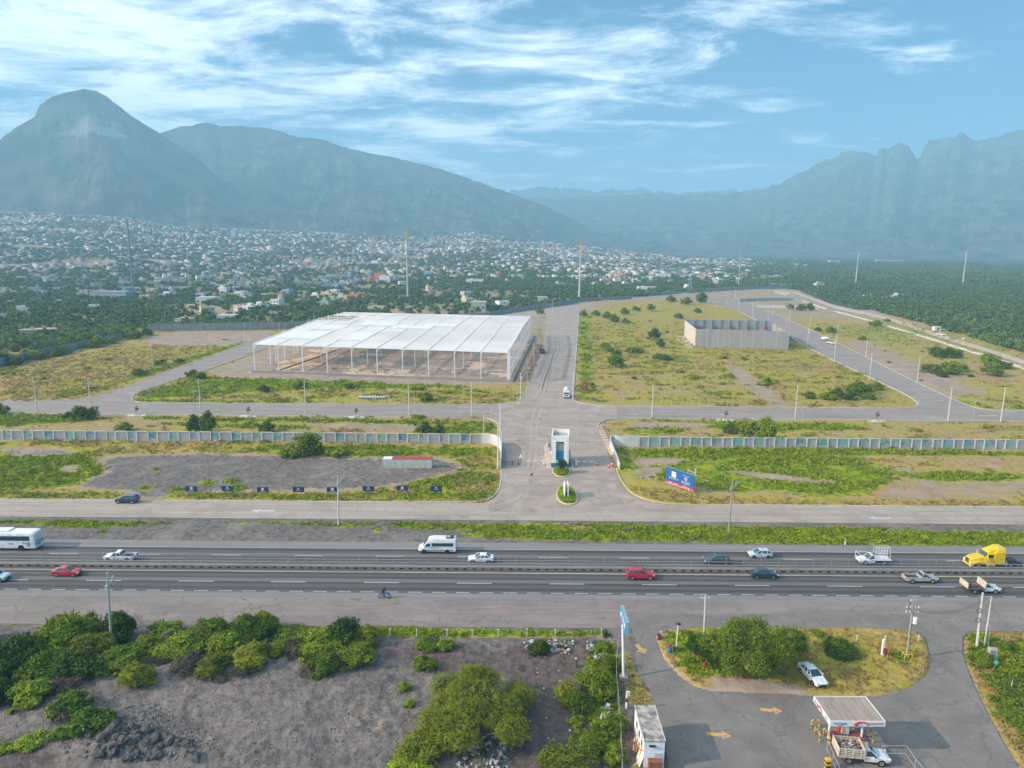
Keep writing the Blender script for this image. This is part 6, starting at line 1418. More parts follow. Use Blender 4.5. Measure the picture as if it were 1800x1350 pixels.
# motorcycle with rider
t = thing('motorcycle', 'blue motorcycle riding along the near shoulder', 'motorcycle', group='traffic on the highway')
M_MOTO = paint('blue', (.02, .18, .42))
mb = MB(); mb.ball((.12, 0, .82), .3, M_MOTO, (1.1, .5, .6)); mb.ball((.62, 0, .8), .24, M_MOTO, (1.0, .6, 1.1)); mb.ball((.25, 0, .5), .26, mat('white fairing', (.8, .8, .8), .3), (1.1, .55, .7)); mb.ball((-.68, 0, .86), .22, M_MOTO, (1.3, .4, .4)); mb.build('fairing', t, smooth=True)
mb = MB(); mb.box((-.35, 0, .82), (.65, .28, .1), M_BLACK); mb.build('saddle', t, bevel=.03)
mb = MB(); mb.tube((.78, 0, .32), (.5, 0, .95), .04, M_CHROME); mb.tube((.5, -.32, 1.05), (.5, .32, 1.05), .02, M_BLACK); mb.tube((-.7, .08, .32), (0, .08, .4), .035, M_BLACK); mb.tube((-.7, -.14, .42), (.1, -.14, .35), .05, M_CHROME); mb.box((0, 0, .42), (.5, .26, .34), M_BLACK); mb.build('frame', t)
for x in (-.72, .78):
    mb = MB()
    for i in range(16):
        a0, a1 = 2 * PI * i / 16, 2 * PI * (i + 1) / 16; mb.tube((x + .27 * math.cos(a0), 0, .32 + .27 * math.sin(a0)), (x + .27 * math.cos(a1), 0, .32 + .27 * math.sin(a1)), .055, M_TYRE, n=6)
    w_ = mb.build('wheel', t); mb = MB(); [mb.tube((x, 0, .32), (x + .24 * math.cos(a), 0, .32 + .24 * math.sin(a)), .015, M_RIM, n=4) for a in np.linspace(0, 2 * PI, 7)[:-1]]; mb.build('rim', w_)
g_ = G(676, 1052); t.location = (g_.x, g_.y, .05)
J = dict(pelvis=(-.3, 0, .95), waist=(-.22, 0, 1.12), chest=(-.05, 0, 1.36), neck=(.03, 0, 1.48), head=(.07, 0, 1.6), crown=(.08, 0, 1.7), hil=(-.26, .12, .92), knl=(.12, .2, .85), anl=(-.1, .2, .42), tol=(.08, .2, .38), hir=(-.26, -.12, .92), knr=(.12, -.2, .85), anr=(-.1, -.2, .42), tor=(.08, -.2, .38),
         shl=(-.03, .19, 1.36), ell=(.2, .28, 1.18), wrl=(.43, .28, 1.08), hal=(.5, .28, 1.07), shr=(-.03, -.19, 1.36), elr=(.2, -.28, 1.18), wrr=(.43, -.28, 1.08), har=(.5, -.28, 1.07))
p_ = person('rider in black clothes and a black helmet on the blue motorcycle', J, mat('black riding clothes', (.015, .016, .02), .8), mat('black gloves', (.02, .02, .02), .7), (g_.x, g_.y, .05), 0)
mb = MB(); mb.ball((.08, 0, 1.64), .155, mat('black helmet', (.012, .012, .014), .15), (1.05, .9, 1.05), 14, 10); mb.build('helmet', p_, smooth=True)
mb = MB(); mb.box((-.24, 0, 1.32), (.2, .3, .4), mat('black backpack', (.01, .01, .012), .8)); mb.build('backpack', p_, bevel=.05)
# ------------------------------------------------------------------ poles and lamps
M_POLE = mat('concrete pole', (.62, .58, .53), .85, var=.15, scale=2)
M_GPOLE = mat('galvanised steel', (.5, .51, .5), .45, metal=.4, var=.1)
M_TPOLE = mat('tarnished pole', (.36, .31, .27), .85, var=.2, scale=2)
def pole(px, py, top, label, m=None, name='utility_pole', r=.17, style='plain', group='concrete poles along the roads', toppx=None, parent=None):
    g = G(px, py); h = max(3.0, height_px(px, py, top)); z0 = gz(g.x, g.y)
    lean = 0
    if toppx is not None:
        t_ = g.y / ray(px, py)[1]; d_ = ray(toppx, top); lean = d_[0] * g.y / d_[1] - g.x
    t = thing(name, label, 'lamp post' if style in ('thin', 'lamp', 'double') else 'pole', (g.x, g.y, z0 - .1), 0, group); m = m or M_POLE
    mb = MB(); mb.tube((0, 0, 0), (lean, 0, h + .1), r if style != 'thin' else .07, m, (r * .62) if style != 'thin' else .05, n=8); mb.build('shaft', t)
    mb = MB()
    if style == 'thin': mb.tube((lean, 0, h), (lean + .9, 0, h + .35), .04, M_GPOLE, n=5); mb.box((lean + 1.1, 0, h + .38), (.5, .22, .12), M_GPOLE); mb.build('lamp_arm', t)
    elif style == 'lamp': mb.tube((lean, 0, h - .4), (lean + 1.9, 0, h + .5), .05, M_GPOLE, n=5); mb.box((lean + 2.2, 0, h + .5), (.6, .25, .14), M_GPOLE); mb.build('lamp_arm', t)
    elif style == 'double':
        mb.tube((lean, 0, h - 1.6), (lean + .65, 0, h - 1.0), .05, M_GPOLE, n=5); mb.box((lean + .7, 0, h - .7), (.22, .3, .6), M_GPOLE); mb.build('lamp_arm', t)
        mb = MB(); mb.box((lean - .3, 0, h - 2.0), (.3, .35, .5), M_GPOLE); mb.build('switch_box', t)
    else: mb.box((lean, 0, h - .25), (1.3, .1, .1), m); mb.tube((lean - .5, 0, h - .2), (lean - .5, 0, h + .02), .04, m, n=5); mb.tube((lean + .5, 0, h - .2), (lean + .5, 0, h + .02), .04, m, n=5); mb.build('crossarm', t)
    return t
LP = [(65.5, 723, 661, 'leftmost concrete pole on the kerb of the inner road'), (159.5, 713, 664, 'concrete pole rising behind the round verge bush'), (269, 651, 606, 'pole on the bank of the left field road beside the round bush'),
      (361, 623, 584, 'pole by the left field road below the brown earth plot'), (431, 602, 566, 'taller pole where the left field road meets the warehouse frame'), (353, 726, 666, 'concrete pole in front of the left tip of the warehouse plot'),
      (537.5, 728, 667.5, 'concrete pole on the inner road in front of the second warehouse column'), (719, 729, 672, 'concrete pole on the inner road right of the stacked pipes'), (829, 731, 671, 'concrete pole on the inner road left of the crossing'),
      (915, 703, 655, 'concrete pole at the left corner of the street crossing'), (1007, 704, 656, 'concrete pole beside the white tank truck'), (1146, 733, 675, 'concrete pole on the inner road right of the crossing'), (1397.5, 736, 677, 'concrete pole on the inner road near the weedy bushes'),
      (1666, 740, 680, 'bright concrete pole at the right road junction', ), (1759, 741, 680, 'bright concrete pole nearest the right frame edge'), (1612, 672, 625, 'pole on the field side of the right road, nearest'), (1528, 669, 620, 'pole on the left kerb of the right road, nearest'),
      (1522, 627, 591, 'pole on the field side of the right road, second'), (1466, 636, 590, 'pole on the left kerb of the right road by the white pickup'), (1469, 612, 570, 'pole just behind the parked white pickup'), (1418.7, 611.7, 573, 'pole at the right corner of the concrete shell'), (1423, 586, 555, 'pole beyond the right corner of the concrete shell'),
      (1381, 582, 558, 'pole behind the blue toilet'), (1387, 569, 540, 'pole on the far side of the right road behind the shell'), (1350, 565, 544, 'pole rising above the back wall of the concrete shell'), (1357.5, 555.5, 537.5, 'pole in the far field beyond the concrete shell'),
      (1322, 560, 533, 'far pole above the middle of the concrete shell'), (1331.7, 542.5, 523, 'far pole on the cross track'), (1298, 545, 525, 'far pole on the bend of the right road'), (1310, 537, 512.5, 'far pole above the bend of the right road'), (1276.7, 536, 514, 'far pole left of the bend'), (1292, 525, 505, 'farthest pole at the top of the right road'),
      (937.5, 637, 603, 'pole beside the dark backhoe on the street'), (955, 598, 572, 'pole at the green corner of the street, front'), (961, 572, 548, 'pole on the left of the street near the lone tree, front'), (967, 565, 535, 'pole on the left of the street near the lone tree, middle'), (971, 554, 527, 'pole on the left of the street near the lone tree, farthest'), (947.5, 598, 582, 'short pole by the green corner of the street'),
      (491, 580, 567, 'short pole beyond the far left field wall'), (453, 570, 555, 'pole among the trees behind the far left field wall')]
for q in LP: pole(*q[:3], q[3], r=.2 if q[1] > 700 else .16)
for q in ((115, 722, 702, 'thin lamp post behind the round verge bush'), (287, 678, 657, 'thin lamp post on the left field road, near'), (348, 655, 615, 'lamp post at the left tip of the warehouse plot'), (428, 623, 590, 'thin lamp post at the loading gear'), (342, 725, 687, 'thin lamp post beside the pole at the warehouse plot'),
          (529, 727, 681, 'thin lamp post left of the second warehouse column pole'), (815, 731, 683, 'thin lamp post left of the crossing'), (1161, 734, 687, 'thin lamp post right of the crossing'), (1411, 736, 690, 'thin lamp post by the weedy bushes'), (1710.5, 740, 704, 'short thin lamp post at the right junction'), (926.7, 673, 622, 'lamp post at the corner of the warehouse frame')):
    pole(*q[:3], q[3], M_GPOLE, 'lamp_post', style='thin', group='thin lamp posts inside the site')
pole(850, 761, 723, 'pole standing behind the end of the left block wall', r=.14)
pole(875, 824, 745, 'white pole at the end of the left curved wall', mat('white pole', (.75, .74, .71), .6), r=.16)
pole(879, 790, 709, 'tall pole with a lamp arm beside the left curved wall', mat('white pole', (.75, .74, .71), .6), 'street_lamp', r=.18, style='lamp')
pole(595, 923, 834, 'tall pole standing on the grey shoulder in front of the small signs', M_POLE, 'street_lamp', r=.19, style='double', toppx=593.5)
pole(1281, 936, 843, 'tall pole on the green strip by the large billboard', M_TPOLE, 'street_lamp', r=.19, style='double', toppx=1288)
pole(197, 1145, 1008, 'grey pole rising out of the roadside thicket', M_GPOLE, 'street_lamp', r=.2, style='double', toppx=188.5)
pole(1237, 1140, 1046, 'pale pole standing in the crowns of the island trees', M_POLE, r=.16, toppx=1240)
# monopoles
def monopole(px, py, top, label, m, arms, top_m=None, r=.9):
    g = G(px, py); h = height_px(px, py, top); t = thing('transmission_monopole', label, 'pylon', (g.x, g.y, float(terrain(g.x, g.y)) - .3), 0, 'steel transmission monopoles behind the site')
    mb = MB(); mb.tube((0, 0, 0), (0, 0, h * .85), r, m, r * .5, n=12); mb.tube((0, 0, h * .85), (0, 0, h), r * .5, top_m or m, r * .35, n=10); mb.build('shaft', t)
    for k, w in arms:
        mb = MB(); mb.tube((-w, 0, h * k + .6), (0, 0, h * k), .18, top_m if k > .85 and top_m else m, n=6); mb.tube((w, 0, h * k + .6), (0, 0, h * k), .18, top_m if k > .85 and top_m else m, n=6)
        for s in (-1, 1): mb.tube((s * w, 0, h * k + .6), (s * w, 0, h * k - 1.2), .12, M_GPOLE, n=5)
        mb.build('crossarm', t)
M_STEEL, M_OPOLE = mat('pylon steel', (.42, .46, .47), .5, metal=.3), mat('orange pylon paint', (.62, .36, .08), .6)
monopole(235, 512, 386, 'tall dark monopole among the houses on the left', mat('dark pylon steel', (.13, .17, .19), .5), [(.93, 1.6), (.87, 1.6), (.8, 1.4)], r=1.4)
monopole(717, 525, 405, 'monopole with an orange tip behind the warehouse frame', M_STEEL, [(.97, 1.2), (.9, 1.4), (.83, 1.2)], M_OPOLE, 1.2)
monopole(1018, 530, 421, 'monopole with orange crossarms at the end of the street', M_POLE, [(.99, 4.5), (.9, 4.5), (.79, 2.2), (.73, 2.2), (.67, 2.2), (.6, 2.0), (.5, 1.8)], M_OPOLE, .95)
monopole(1097, 502, 448, 'pale monopole among the houses right of the street', M_STEEL, [(.95, 2.5), (.86, 2.5), (.76, 2.5)], r=.8)
monopole(1298, 505, 441, 'slim monopole beyond the concrete shell', M_STEEL, [(.97, 2), (.85, 2)], r=.7)
monopole(1504, 498, 441, 'pale monopole standing in the scrub wood', mat('pale pylon', (.6, .58, .55), .6), [(.97, 3.0), (.88, 2.2)], r=.9)
monopole(1692, 500, 441, 'pale leaning monopole at the right of the scrub wood', mat('pale pylon', (.6, .58, .55), .6), [(.98, 5.0), (.9, 3.0), (.82, 2.6)], r=.95)
for px, py, top, lab in ((1353, 502, 487, 'short pole at the near edge of the scrub wood'), (1499, 503, 490, 'short brown pole beside the monopole in the scrub wood'), (1698, 500, 487, 'short pole beside the leaning monopole'), (1735, 500, 480, 'faint pole in the scrub wood at the right'), (670, 528, 508, 'pole among the trees left of the middle monopole'), (804, 538, 523, 'white pole beside the road behind the warehouse'), (843, 540, 524, 'pole before the grey block house behind the warehouse'), (1142, 512, 492, 'pole before the white hall behind the site'), (1275, 512, 492, 'pole behind the top of the central field'), (552, 575, 550, 'pole beyond the back left of the warehouse frame')):
    pole(px, py, top, lab, M_TPOLE, r=.22, group='distant poles behind the site')
def tower(px, py, top):
    g = G(px, py); h = height_px(px, py, top); t = thing('lattice_tower', 'small lattice tower in front of the trees behind the central field', 'pylon', (g.x, g.y, 0)); mb = MB(); b = 3.0
    for sx in (-1, 1):
        for sy in (-1, 1): mb.tube((sx * b, sy * b, 0), (sx * .5, sy * .5, h), .14, M_STEEL, n=4)
    for i in range(7):
        k0, k1 = i / 7, (i + 1) / 7; w0, w1 = b + (.5 - b) * k0, b + (.5 - b) * k1
        for s in (-1, 1): mb.tube((-w0, s * w0, h * k0), (w1, s * w1, h * k1), .08, M_STEEL, n=4); mb.tube((w0, s * w0, h * k0), (-w1, s * w1, h * k1), .08, M_STEEL, n=4); mb.tube((s * w0, -w0, h * k0), (s * w1, w1, h * k1), .08, M_STEEL, n=4)
    mb.build('lattice', t); mb = MB(); [mb.box((0, 0, h * k), (5, .2, .2), M_STEEL) for k in (.8, .95)]; mb.build('crossarm', t)
tower(1212, 514, 484)

# ------------------------------------------------------------------ block walls
M_BLOCK = mat('grey rendered wall', (.36, .37, .38), .9, var=.14, scale=.6)
M_WFRAME = mat('whitewashed frame', (.66, .63, .58), .85, var=.12, scale=2)
def mural(i):
    nm = 'painted mural %d' % i
    if nm in _M: return _M[nm]
    c = [((.12, .28, .36), (.34, .36, .37)), ((.10, .30, .22), (.34, .37, .38)), ((.16, .42, .52), (.30, .35, .2)), ((.30, .30, .30), (.42, .40, .38)), ((.10, .18, .30), (.2, .36, .34))][i]
    return mat(nm, c[0], .85, col2=c[1], scale=1.1, lo=.42, hi=.56, detail=3)
def wall_run(t, x0, x1, y0, y1, n, H=2.9):
    for i in range(n):
        a, b = i / n, (i + 1) / n; xa, xb = x0 + (x1 - x0) * a, x0 + (x1 - x0) * b; ya, yb = y0 + (y1 - y0) * a, y0 + (y1 - y0) * b
        c = ((xa + xb) / 2, (ya + yb) / 2); L_ = math.hypot(xb - xa, yb - ya); rz = math.atan2(yb - ya, xb - xa); mb = MB()
        if i % 2 == 0:
            mb.box((c[0], c[1] + .08, H / 2 - .2), (L_ - .3, .14, H + .4), M_BLOCK, rz); mb.box((c[0], c[1], H - .1), (L_ - .02, .26, .22), M_WFRAME, rz)
            for q in (xa + .15, xb - .15): mb.box((q, c[1] - .02, H / 2 - .2), (.26, .28, H + .18), M_WFRAME, rz)
            mb.build('framed_panel', t)
        else:
            k = RNG.integers(0, 5) if x0 < 0 else RNG.choice([0, 1, 2, 2, 1]); mb.box((c[0], c[1] + .08, H / 2 - .25), (L_ - .02, .14, H + .2), mural(int(k)), rz)
            mb.box((c[0], c[1] + .02, .3), (L_ - .02, .16, 1.1), M_BLOCK, rz); mb.box((c[0], c[1] + .06, H - .12), (L_ - .02, .2, .06), M_WFRAME, rz); mb.build('mural_panel', t)
def curved_wall(t, pts, H0, H1, m, name='curved_end'):
    mb = MB(); n = len(pts)
    for i in range(n - 1):
        a, b = pts[i], pts[i + 1]; h0 = H0 + (H1 - H0) * (i / (n - 1)) ** 2; h1 = H0 + (H1 - H0) * ((i + 1) / (n - 1)) ** 2
        d = Vector((b[0] - a[0], b[1] - a[1])).normalized(); nn = Vector((-d.y, d.x)) * .11
        mb.loft([[(a[0] - nn.x, a[1] - nn.y, -.2), (a[0] + nn.x, a[1] + nn.y, -.2), (a[0] + nn.x, a[1] + nn.y, h0), (a[0] - nn.x, a[1] - nn.y, h0)],
                 [(b[0] - nn.x, b[1] - nn.y, -.2), (b[0] + nn.x, b[1] + nn.y, -.2), (b[0] + nn.x, b[1] + nn.y, h1), (b[0] - nn.x, b[1] - nn.y, h1)]], m)
    mb.build(name, t)
M_PW = mat('pale rendered wall', (.60, .59, .57), .85, var=.1, scale=1)
t = thing('block_wall', 'long grey block wall with painted mural panels on the left of the entrance', 'wall')
wl = [G(845, 780), G(18, 772)]; pw = 17.85 * wl[1].y / FPX * 1.0; nL = 62; x1_ = wl[0].x; wall_run(t, x1_, x1_ - 2.92 * nL, wl[0].y, wl[0].y + .1, nL)
curved_wall(t, smooth_line([(wl[0].x + .1, wl[0].y + .05)] + GP((866, 781), (877, 786), (881.5, 796), (881, 812), (880, 824)), 3), 3.1, 2.6, M_PW)
t = thing('block_wall', 'long grey block wall with painted mural panels on the right of the entrance', 'wall')
wr = G(1122, 785); wall_run(t, wr.x, wr.x + 2.92 * 62, wr.y, wr.y - .1, 62)
curved_wall(t, smooth_line([(wr.x - .1, wr.y + .05)] + GP((1090, 784.5), (1075, 782), (1071, 786), (1078, 800), (1089, 826)), 3), 3.1, 1.6, M_PW)
# gate piers whose stepped shadow falls on the left lane
mb = MB()
far_m = mat('far wall teal grey', (.25, .26, .26), .9, var=.2, scale=.4)
def poly_wall(label, pts, H, m, name='boundary_wall', post=None):
    mb = MB(); P_ = GP(*pts)
    for a, b in zip(P_[:-1], P_[1:]):
        d = Vector((b[0] - a[0], b[1] - a[1])); z = max(gz(*a), gz(*b)); mb.box(((a[0] + b[0]) / 2, (a[1] + b[1]) / 2, H / 2 + z - .4), (d.length + .1, .25, H + .8), m, math.atan2(d.y, d.x))
        n_ = int(d.length / (post or 6)); 
        for i in range(n_ + 1):
            k = i / max(n_, 1); mb.box((a[0] + d.x * k, a[1] + d.y * k, H / 2 + z - .3), (.35, .4, H + .8), M_BLOCK, math.atan2(d.y, d.x))
    return tag(mb.build(name), label, 'wall', 'boundary walls around the back of the site')
poly_wall('dark grey boundary wall behind the brown earth plot', [(262, 583), (330, 582), (400, 581), (500, 579), (560, 577)], 4.6, far_m)
poly_wall('teal grey wall running up along the left field', [(-60, 668), (0, 646), (58, 631), (110, 620), (150, 611.5), (213, 597)], 3.6, mat('mossy wall', (.22, .27, .26), .9, var=.4, scale=.2))
poly_wall('grey wall curving behind the end of the street', [(800, 560), (860, 556), (905, 548.5), (1010, 533.5), (1030, 531), (1060, 528.5), (1110, 526)], 3.2, far_m)
poly_wall('dark wall along the top of the central field', [(1110, 522), (1250, 513), (1330, 509), (1395, 508)], 3.0, far_m)
poly_wall('grey wall before the far dirt bank', [(1300, 530.5), (1340, 529), (1395, 528.5), (1415, 529)], 3.0, M_BLOCK)
def hall(label, px, py, w, d, h, m, roof, rz=0.0, name='hall', z=None, grp='large buildings seen in the town'):
    g = G(px, py); 
    if z is None:
        r0 = math.hypot(g.x, g.y); k = 1.0
    mb = MB(); mb.box((0, 0, h / 2 - 2), (w, d, h + 4), m); mb.box((0, 0, h + .15), (w + .6, d + .6, .3), roof)
    for i in range(int(w / 4)): mb.box((-w / 2 + 2 + i * 4, -d / 2 - .04, h * .45), (1.6, .12, min(1.4, h * .4)), M_WIN)
    mb.box((w * .15, -d / 2 - .05, 1.1), (1.4, .12, 2.2), M_WIN); mb.box((-w * .2, d * .1, h + .6), (w * .15, d * .2, .9), m)
    return tag(mb.build(name, loc=(g.x, g.y + d / 2, float(terrain(g.x, g.y))), rz=rz), label, 'building', grp)
hall('orange box building towering over the houses behind the frame', 668, 497, 16, 14, 13, mat('orange wall', (.75, .22, .08), .8), M_ROOFC, name='orange_building')
hall('white three storey house in front of the orange building', 676, 499, 14, 12, 11, mat('white wall', (.8, .79, .76), .8), M_ROOFW, name='white_building')
hall('bright turquoise house behind the warehouse frame', 752, 488, 11, 9, 7, mat('turquoise wall', (.15, .55, .5), .8), M_ROOFC)
hall('yellow house right of the turquoise house', 797, 491, 12, 9, 6, mat('yellow wall', (.72, .58, .25), .8), M_ROOFC)
hall('long white hall on the hill above the dark tree belt', 834, 499, 24, 14, 6, mat('white wall', (.8, .79, .76), .8), M_ROOFW)
hall('light blue house at the foot of the dark monopole', 224, 514, 8, 8, 5.5, mat('sky blue wall', (.12, .42, .62), .8), M_ROOFC)
hall('grey unplastered shed with a dark opening at the left', 190, 528, 34, 14, 8, mat('shed grey', (.34, .37, .40), .8), M_ROOFC)
hall('low brick shed with an orange frame at the far left', 62, 592, 18, 8, 4, mat('brick shed', (.42, .3, .22), .8), mat('tan sheet roof', (.48, .4, .34), .8), rz=.45)
hall('pale grey house in front of the trees, left of the frame', 360, 535, 16, 12, 6, M_PW, M_ROOFW)
hall('sheet roofed shed behind the dark boundary wall, right', 396, 566, 12, 9, 4.5, M_PW, mat('sheet roof', (.6, .62, .64), .5))
hall('sheet roofed shed behind the dark boundary wall, left', 322, 572, 11, 8, 4.2, M_PW, M_ROOFC)
hall('grey block house with a white roof behind the frame', 841, 548, 12, 9, 8, mat('block house wall', (.42, .4, .37), .9, var=.2), M_ROOFW)
hall('small grey and white building at the end of the street', 954, 535, 9, 8, 6.5, mat('building grey', (.45, .42, .4), .9), M_ROOFW)
hall('white hall cluster beyond the central field', 1167, 491, 22, 16, 8, mat('white wall', (.8, .79, .76), .8), M_ROOFW)
hall('low white house beyond the central field wall', 1138, 512, 22, 12, 5, mat('white wall', (.8, .79, .76), .8), M_ROOFW)
hall('long low house row behind the central field', 1230, 488, 30, 12, 5, M_PW, M_ROOFW)
hall('low blue grey sheds by the end of the scrub wood', 1370, 505, 22, 10, 4, mat('blue shed', (.25, .35, .42), .8), M_ROOFC)
FB = mat('blue factory wall', (.05, .22, .42), .6)
hall('huge blue factory hall on the horizon right of centre', 1470, 444.5, 190, 70, 13, FB, mat('factory roof', (.2, .38, .5), .7), name='factory')
hall('second blue factory hall on the horizon', 1545, 445, 110, 60, 12, mat('pale factory wall', (.7, .7, .7), .6), mat('factory roof', (.2, .38, .5), .7), name='factory')
hall('long white factory hall at the right horizon', 1740, 450, 180, 60, 16, mat('white factory wall', (.75, .72, .66), .7), M_ROOFW, name='factory')
hall('low white hall between the factories', 1640, 451, 60, 30, 7, mat('white factory wall', (.75, .72, .66), .7), M_ROOFW, name='factory')
hall('row of cream houses inside the scrub wood', 1565, 463, 95, 14, 5, mat('cream row', (.6, .52, .4), .8), M_ROOFC, name='house_row')
hall('small cream house group left of the monopole in the wood', 1470, 465, 40, 12, 5, mat('cream row', (.6, .52, .4), .8), M_ROOFW, name='house_row')

# ------------------------------------------------------------------ white steel warehouse frame
FLc, FRc, BRc, BLc = Vector((-111.3, 303.0)), Vector((-1.8, 284.5)), Vector((11.0, 432.0)), Vector((-105.5, 449.0))
def W2(u, v): return FLc * (1 - u) * (1 - v) + FRc * u * (1 - v) + BRc * u * v + BLc * (1 - u) * v
M_WST = mat('white painted steel', (.80, .79, .77), .45)
M_PURL = mat('white roof purlin', (.80, .80, .79), .5, col2=(.64, .64, .64), scale=.03, detail=2)
t = thing('warehouse_frame', 'huge unfinished white steel warehouse frame on bare earth', 'warehouse'); EV = 12.2
def rz_(v): return EV + 1.3 * (1 - abs(v - .62) / (.62 if v < .62 else .38))
us = [i / 10 for i in range(11)]
sheet('earth_floor', [tuple(W2(-.03, -.012)), tuple(W2(1.0, -.008)), tuple(W2(1.02, 1.02)), tuple(W2(-.03, 1.02))], .02, mat('bare tan earth', (.70, .50, .34), .95, col2=(.52, .36, .25), scale=.12, detail=10, stains=.5))
for i, u in enumerate(us):
    mb = MB()
    for a, b in ((0, .31), (.31, .62), (.62, 1)):
        p, q = W2(u, a), W2(u, b); mb.tube((p.x, p.y, rz_(a) - .35), (q.x, q.y, rz_(b) - .35), .18, M_WST, n=4); mb.loft([[(c.x - .3, c.y, h_ + .16), (c.x + .3, c.y, h_ + .16), (c.x + .3, c.y, h_ + .26), (c.x - .3, c.y, h_ + .26)] for c, h_ in ((p, rz_(a)), (q, rz_(b)))], M_WST)
    p = W2(u, 0); q = W2(u, .035); mb.tube((p.x, p.y, EV - 2.2), (q.x, q.y, EV), .12, M_WST, n=4); mb.build('rafter', t)
for k in range(100):
    v = (k + .5) / 100; 
    u0 = 0.0
    if .60 < v < .80: u0 = .16 if k % 9 else 0
    p, q = W2(u0, v), W2(1, v); z = rz_(v); d = (q - p).to_3d().normalized(); n_ = Vector((-d.y, d.x, 0)); mb = MB(); R = []
    for c in (p, q): c3 = Vector((c.x, c.y, z)); R.append([tuple(c3 - n_ * .10 + Vector((0, 0, -.19))), tuple(c3 + n_ * .06 + Vector((0, 0, -.19))), tuple(c3 + n_ * .06 + Vector((0, 0, .17))), tuple(c3 + n_ * .0 + Vector((0, 0, .17)))])
    mb.loft(R, M_PURL); mb.build('purlin', t)
def column(t, p, h, r, nm='column'):
    mb = MB(); mb.box((p.x, p.y, h / 2), (r * 2, r * 1.4, h), M_WST); mb.box((p.x, p.y, .12), (r * 4, r * 4, .5), M_CONC); mb.build(nm, t)
for i, u in enumerate(us): column(t, W2(u, 0), EV, .2)
for v in (.17, .34, .5, .67, .84, 1.0):
    for u in (0, .2, .4, .6, .8, 1.0):
        if 0 < v: column(t, W2(u, v), rz_(v), .16)
for k in range(1, 20):
    v = k / 20; column(t, W2(1.0, v) + Vector((.35, 0)), rz_(v) + .6, .14, 'wall_column')
column(t, W2(1.0, 0) + Vector((.4, -.6)), EV + 1.6, .45, 'corner_column')
for k in range(1, 8): p = W2(0, k / 8); column(t, p, rz_(k / 8) + 1.0, .2, 'wall_column')
mb = MB()
for hgt in (.35, .7):
    p, q = W2(1, 0) + Vector((.35, 0)), W2(1, 1) + Vector((.35, 0)); mb.tube((p.x, p.y, EV * hgt), (q.x, q.y, EV * hgt), .1, M_WST, n=4)
p, q = W2(1, .0), W2(1, 1); mb.build('wall_rail', t)
mb = MB(); p, q = W2(0, .0), W2(1, .0); mb.tube((p.x, p.y, EV - .1), (q.x, q.y, EV - .1), .2, M_WST, n=4)
for u in (.18, ): p, q = W2(.2, .17), W2(.3, .17); mb.tube((p.x, p.y, 7.5), (q.x, q.y, 7.5), .15, M_WST, n=4)
mb.build('eaves_beam', t)
M_SH = mat('translucent white roof sheet', (.86, .86, .85), .4)
for (u0, u1, v0, v1) in ((.02, .2, .12, .3), (.06, .22, .34, .46), (.25, .42, .47, .6), (.42, .6, .42, .5), (.3, .4, .12, .3), (.55, .7, .5, .58)):
    mb = MB(); mb.poly([(*W2(u0, v0), rz_(v0) + .21), (*W2(u1, v0), rz_(v0) + .21), (*W2(u1, v1), rz_(v1) + .21), (*W2(u0, v1), rz_(v1) + .21)], M_SH); mb.build('roof_sheet', t)
# low plinth walls round the frame
mb = MB(); M_PL = mat('plinth block', (.26, .25, .25), .9, var=.15)
p, q = FLc + Vector((-1, -1.6)), FRc + Vector((2, -1.6)); ribbon(mb, [tuple(p), tuple(q), (BRc.x + 2.5, BRc.y)], .3, -.1, 1.0, M_PL); tag(mb.build('plinth_wall'), 'low grey block plinth along the front of the warehouse frame', 'wall')
mb = MB(); ribbon(mb, [tuple(FLc + Vector((9, 2))), tuple(FLc.lerp(BLc, .5) + Vector((18, 0))), tuple(FLc.lerp(BLc, .9) + Vector((22, 0)))], .8, -.05, .35, mat('trench edge', (.2, .14, .11), .95)); tag(mb.build('foundation_trench'), 'dark foundation trench edge across the warehouse floor', 'trench')
mb = MB(); mp_ = mat('foundation beam', (.5, .46, .42), .9); a, b = W2(.18, .22), W2(1, .16); ribbon(mb, [tuple(a), tuple(b)], .5, 0, .4, mp_); a, b = W2(.3, .36), W2(.9, .32); ribbon(mb, [tuple(a), tuple(b)], .5, 0, .25, mat('rust beam', (.2, .12, .09), .9)); tag(mb.build('foundation_beam'), 'pale foundation beams lying across the warehouse floor', 'beam')
rg = random.Random(8); 
def rubble(name, label, cat, pts, n, smin, smax, ms, zr=.25, kind=None, grp=None, flat=1.0):
    mb = MB(); xs = [p[0] for p in pts]; ys = [p[1] for p in pts]; c = 0
    while c < n:
        x, y = rg.uniform(min(xs), max(xs)), rg.uniform(min(ys), max(ys))
        if not inpoly(pts, x, y): continue
        s = rg.uniform(smin, smax) * rg.random() ** .6 + smin * .4; z = gz(x, y); mb.box((x, y, z + rg.uniform(0, zr) * s), (s, s * rg.uniform(.4, 1), s * rg.uniform(.15, .8) * flat), rg.choice(ms), rg.uniform(0, 3), taper=rg.uniform(.5, 1)); c += 1
    return tag(mb.build(name), label, cat, grp, kind)
MS_DIRT = [mat('clod a', (.36, .24, .17), .95), mat('clod b', (.25, .16, .12), .95), mat('clod c', (.45, .34, .26), .95)]
rubble('earth_heaps', 'reddish brown broken earth heaped along the right side of the warehouse frame', None, GP((905, 672), (928, 640), (942, 605), (950, 605), (950, 625), (930, 668)), 500, .4, 1.5, MS_DIRT, .5, 'stuff')
rubble('earth_clods', 'scattered clods and materials on the warehouse floor', None, GP((470, 640), (880, 652), (870, 660), (470, 655)), 160, .3, 1.1, MS_DIRT, .3, 'stuff')
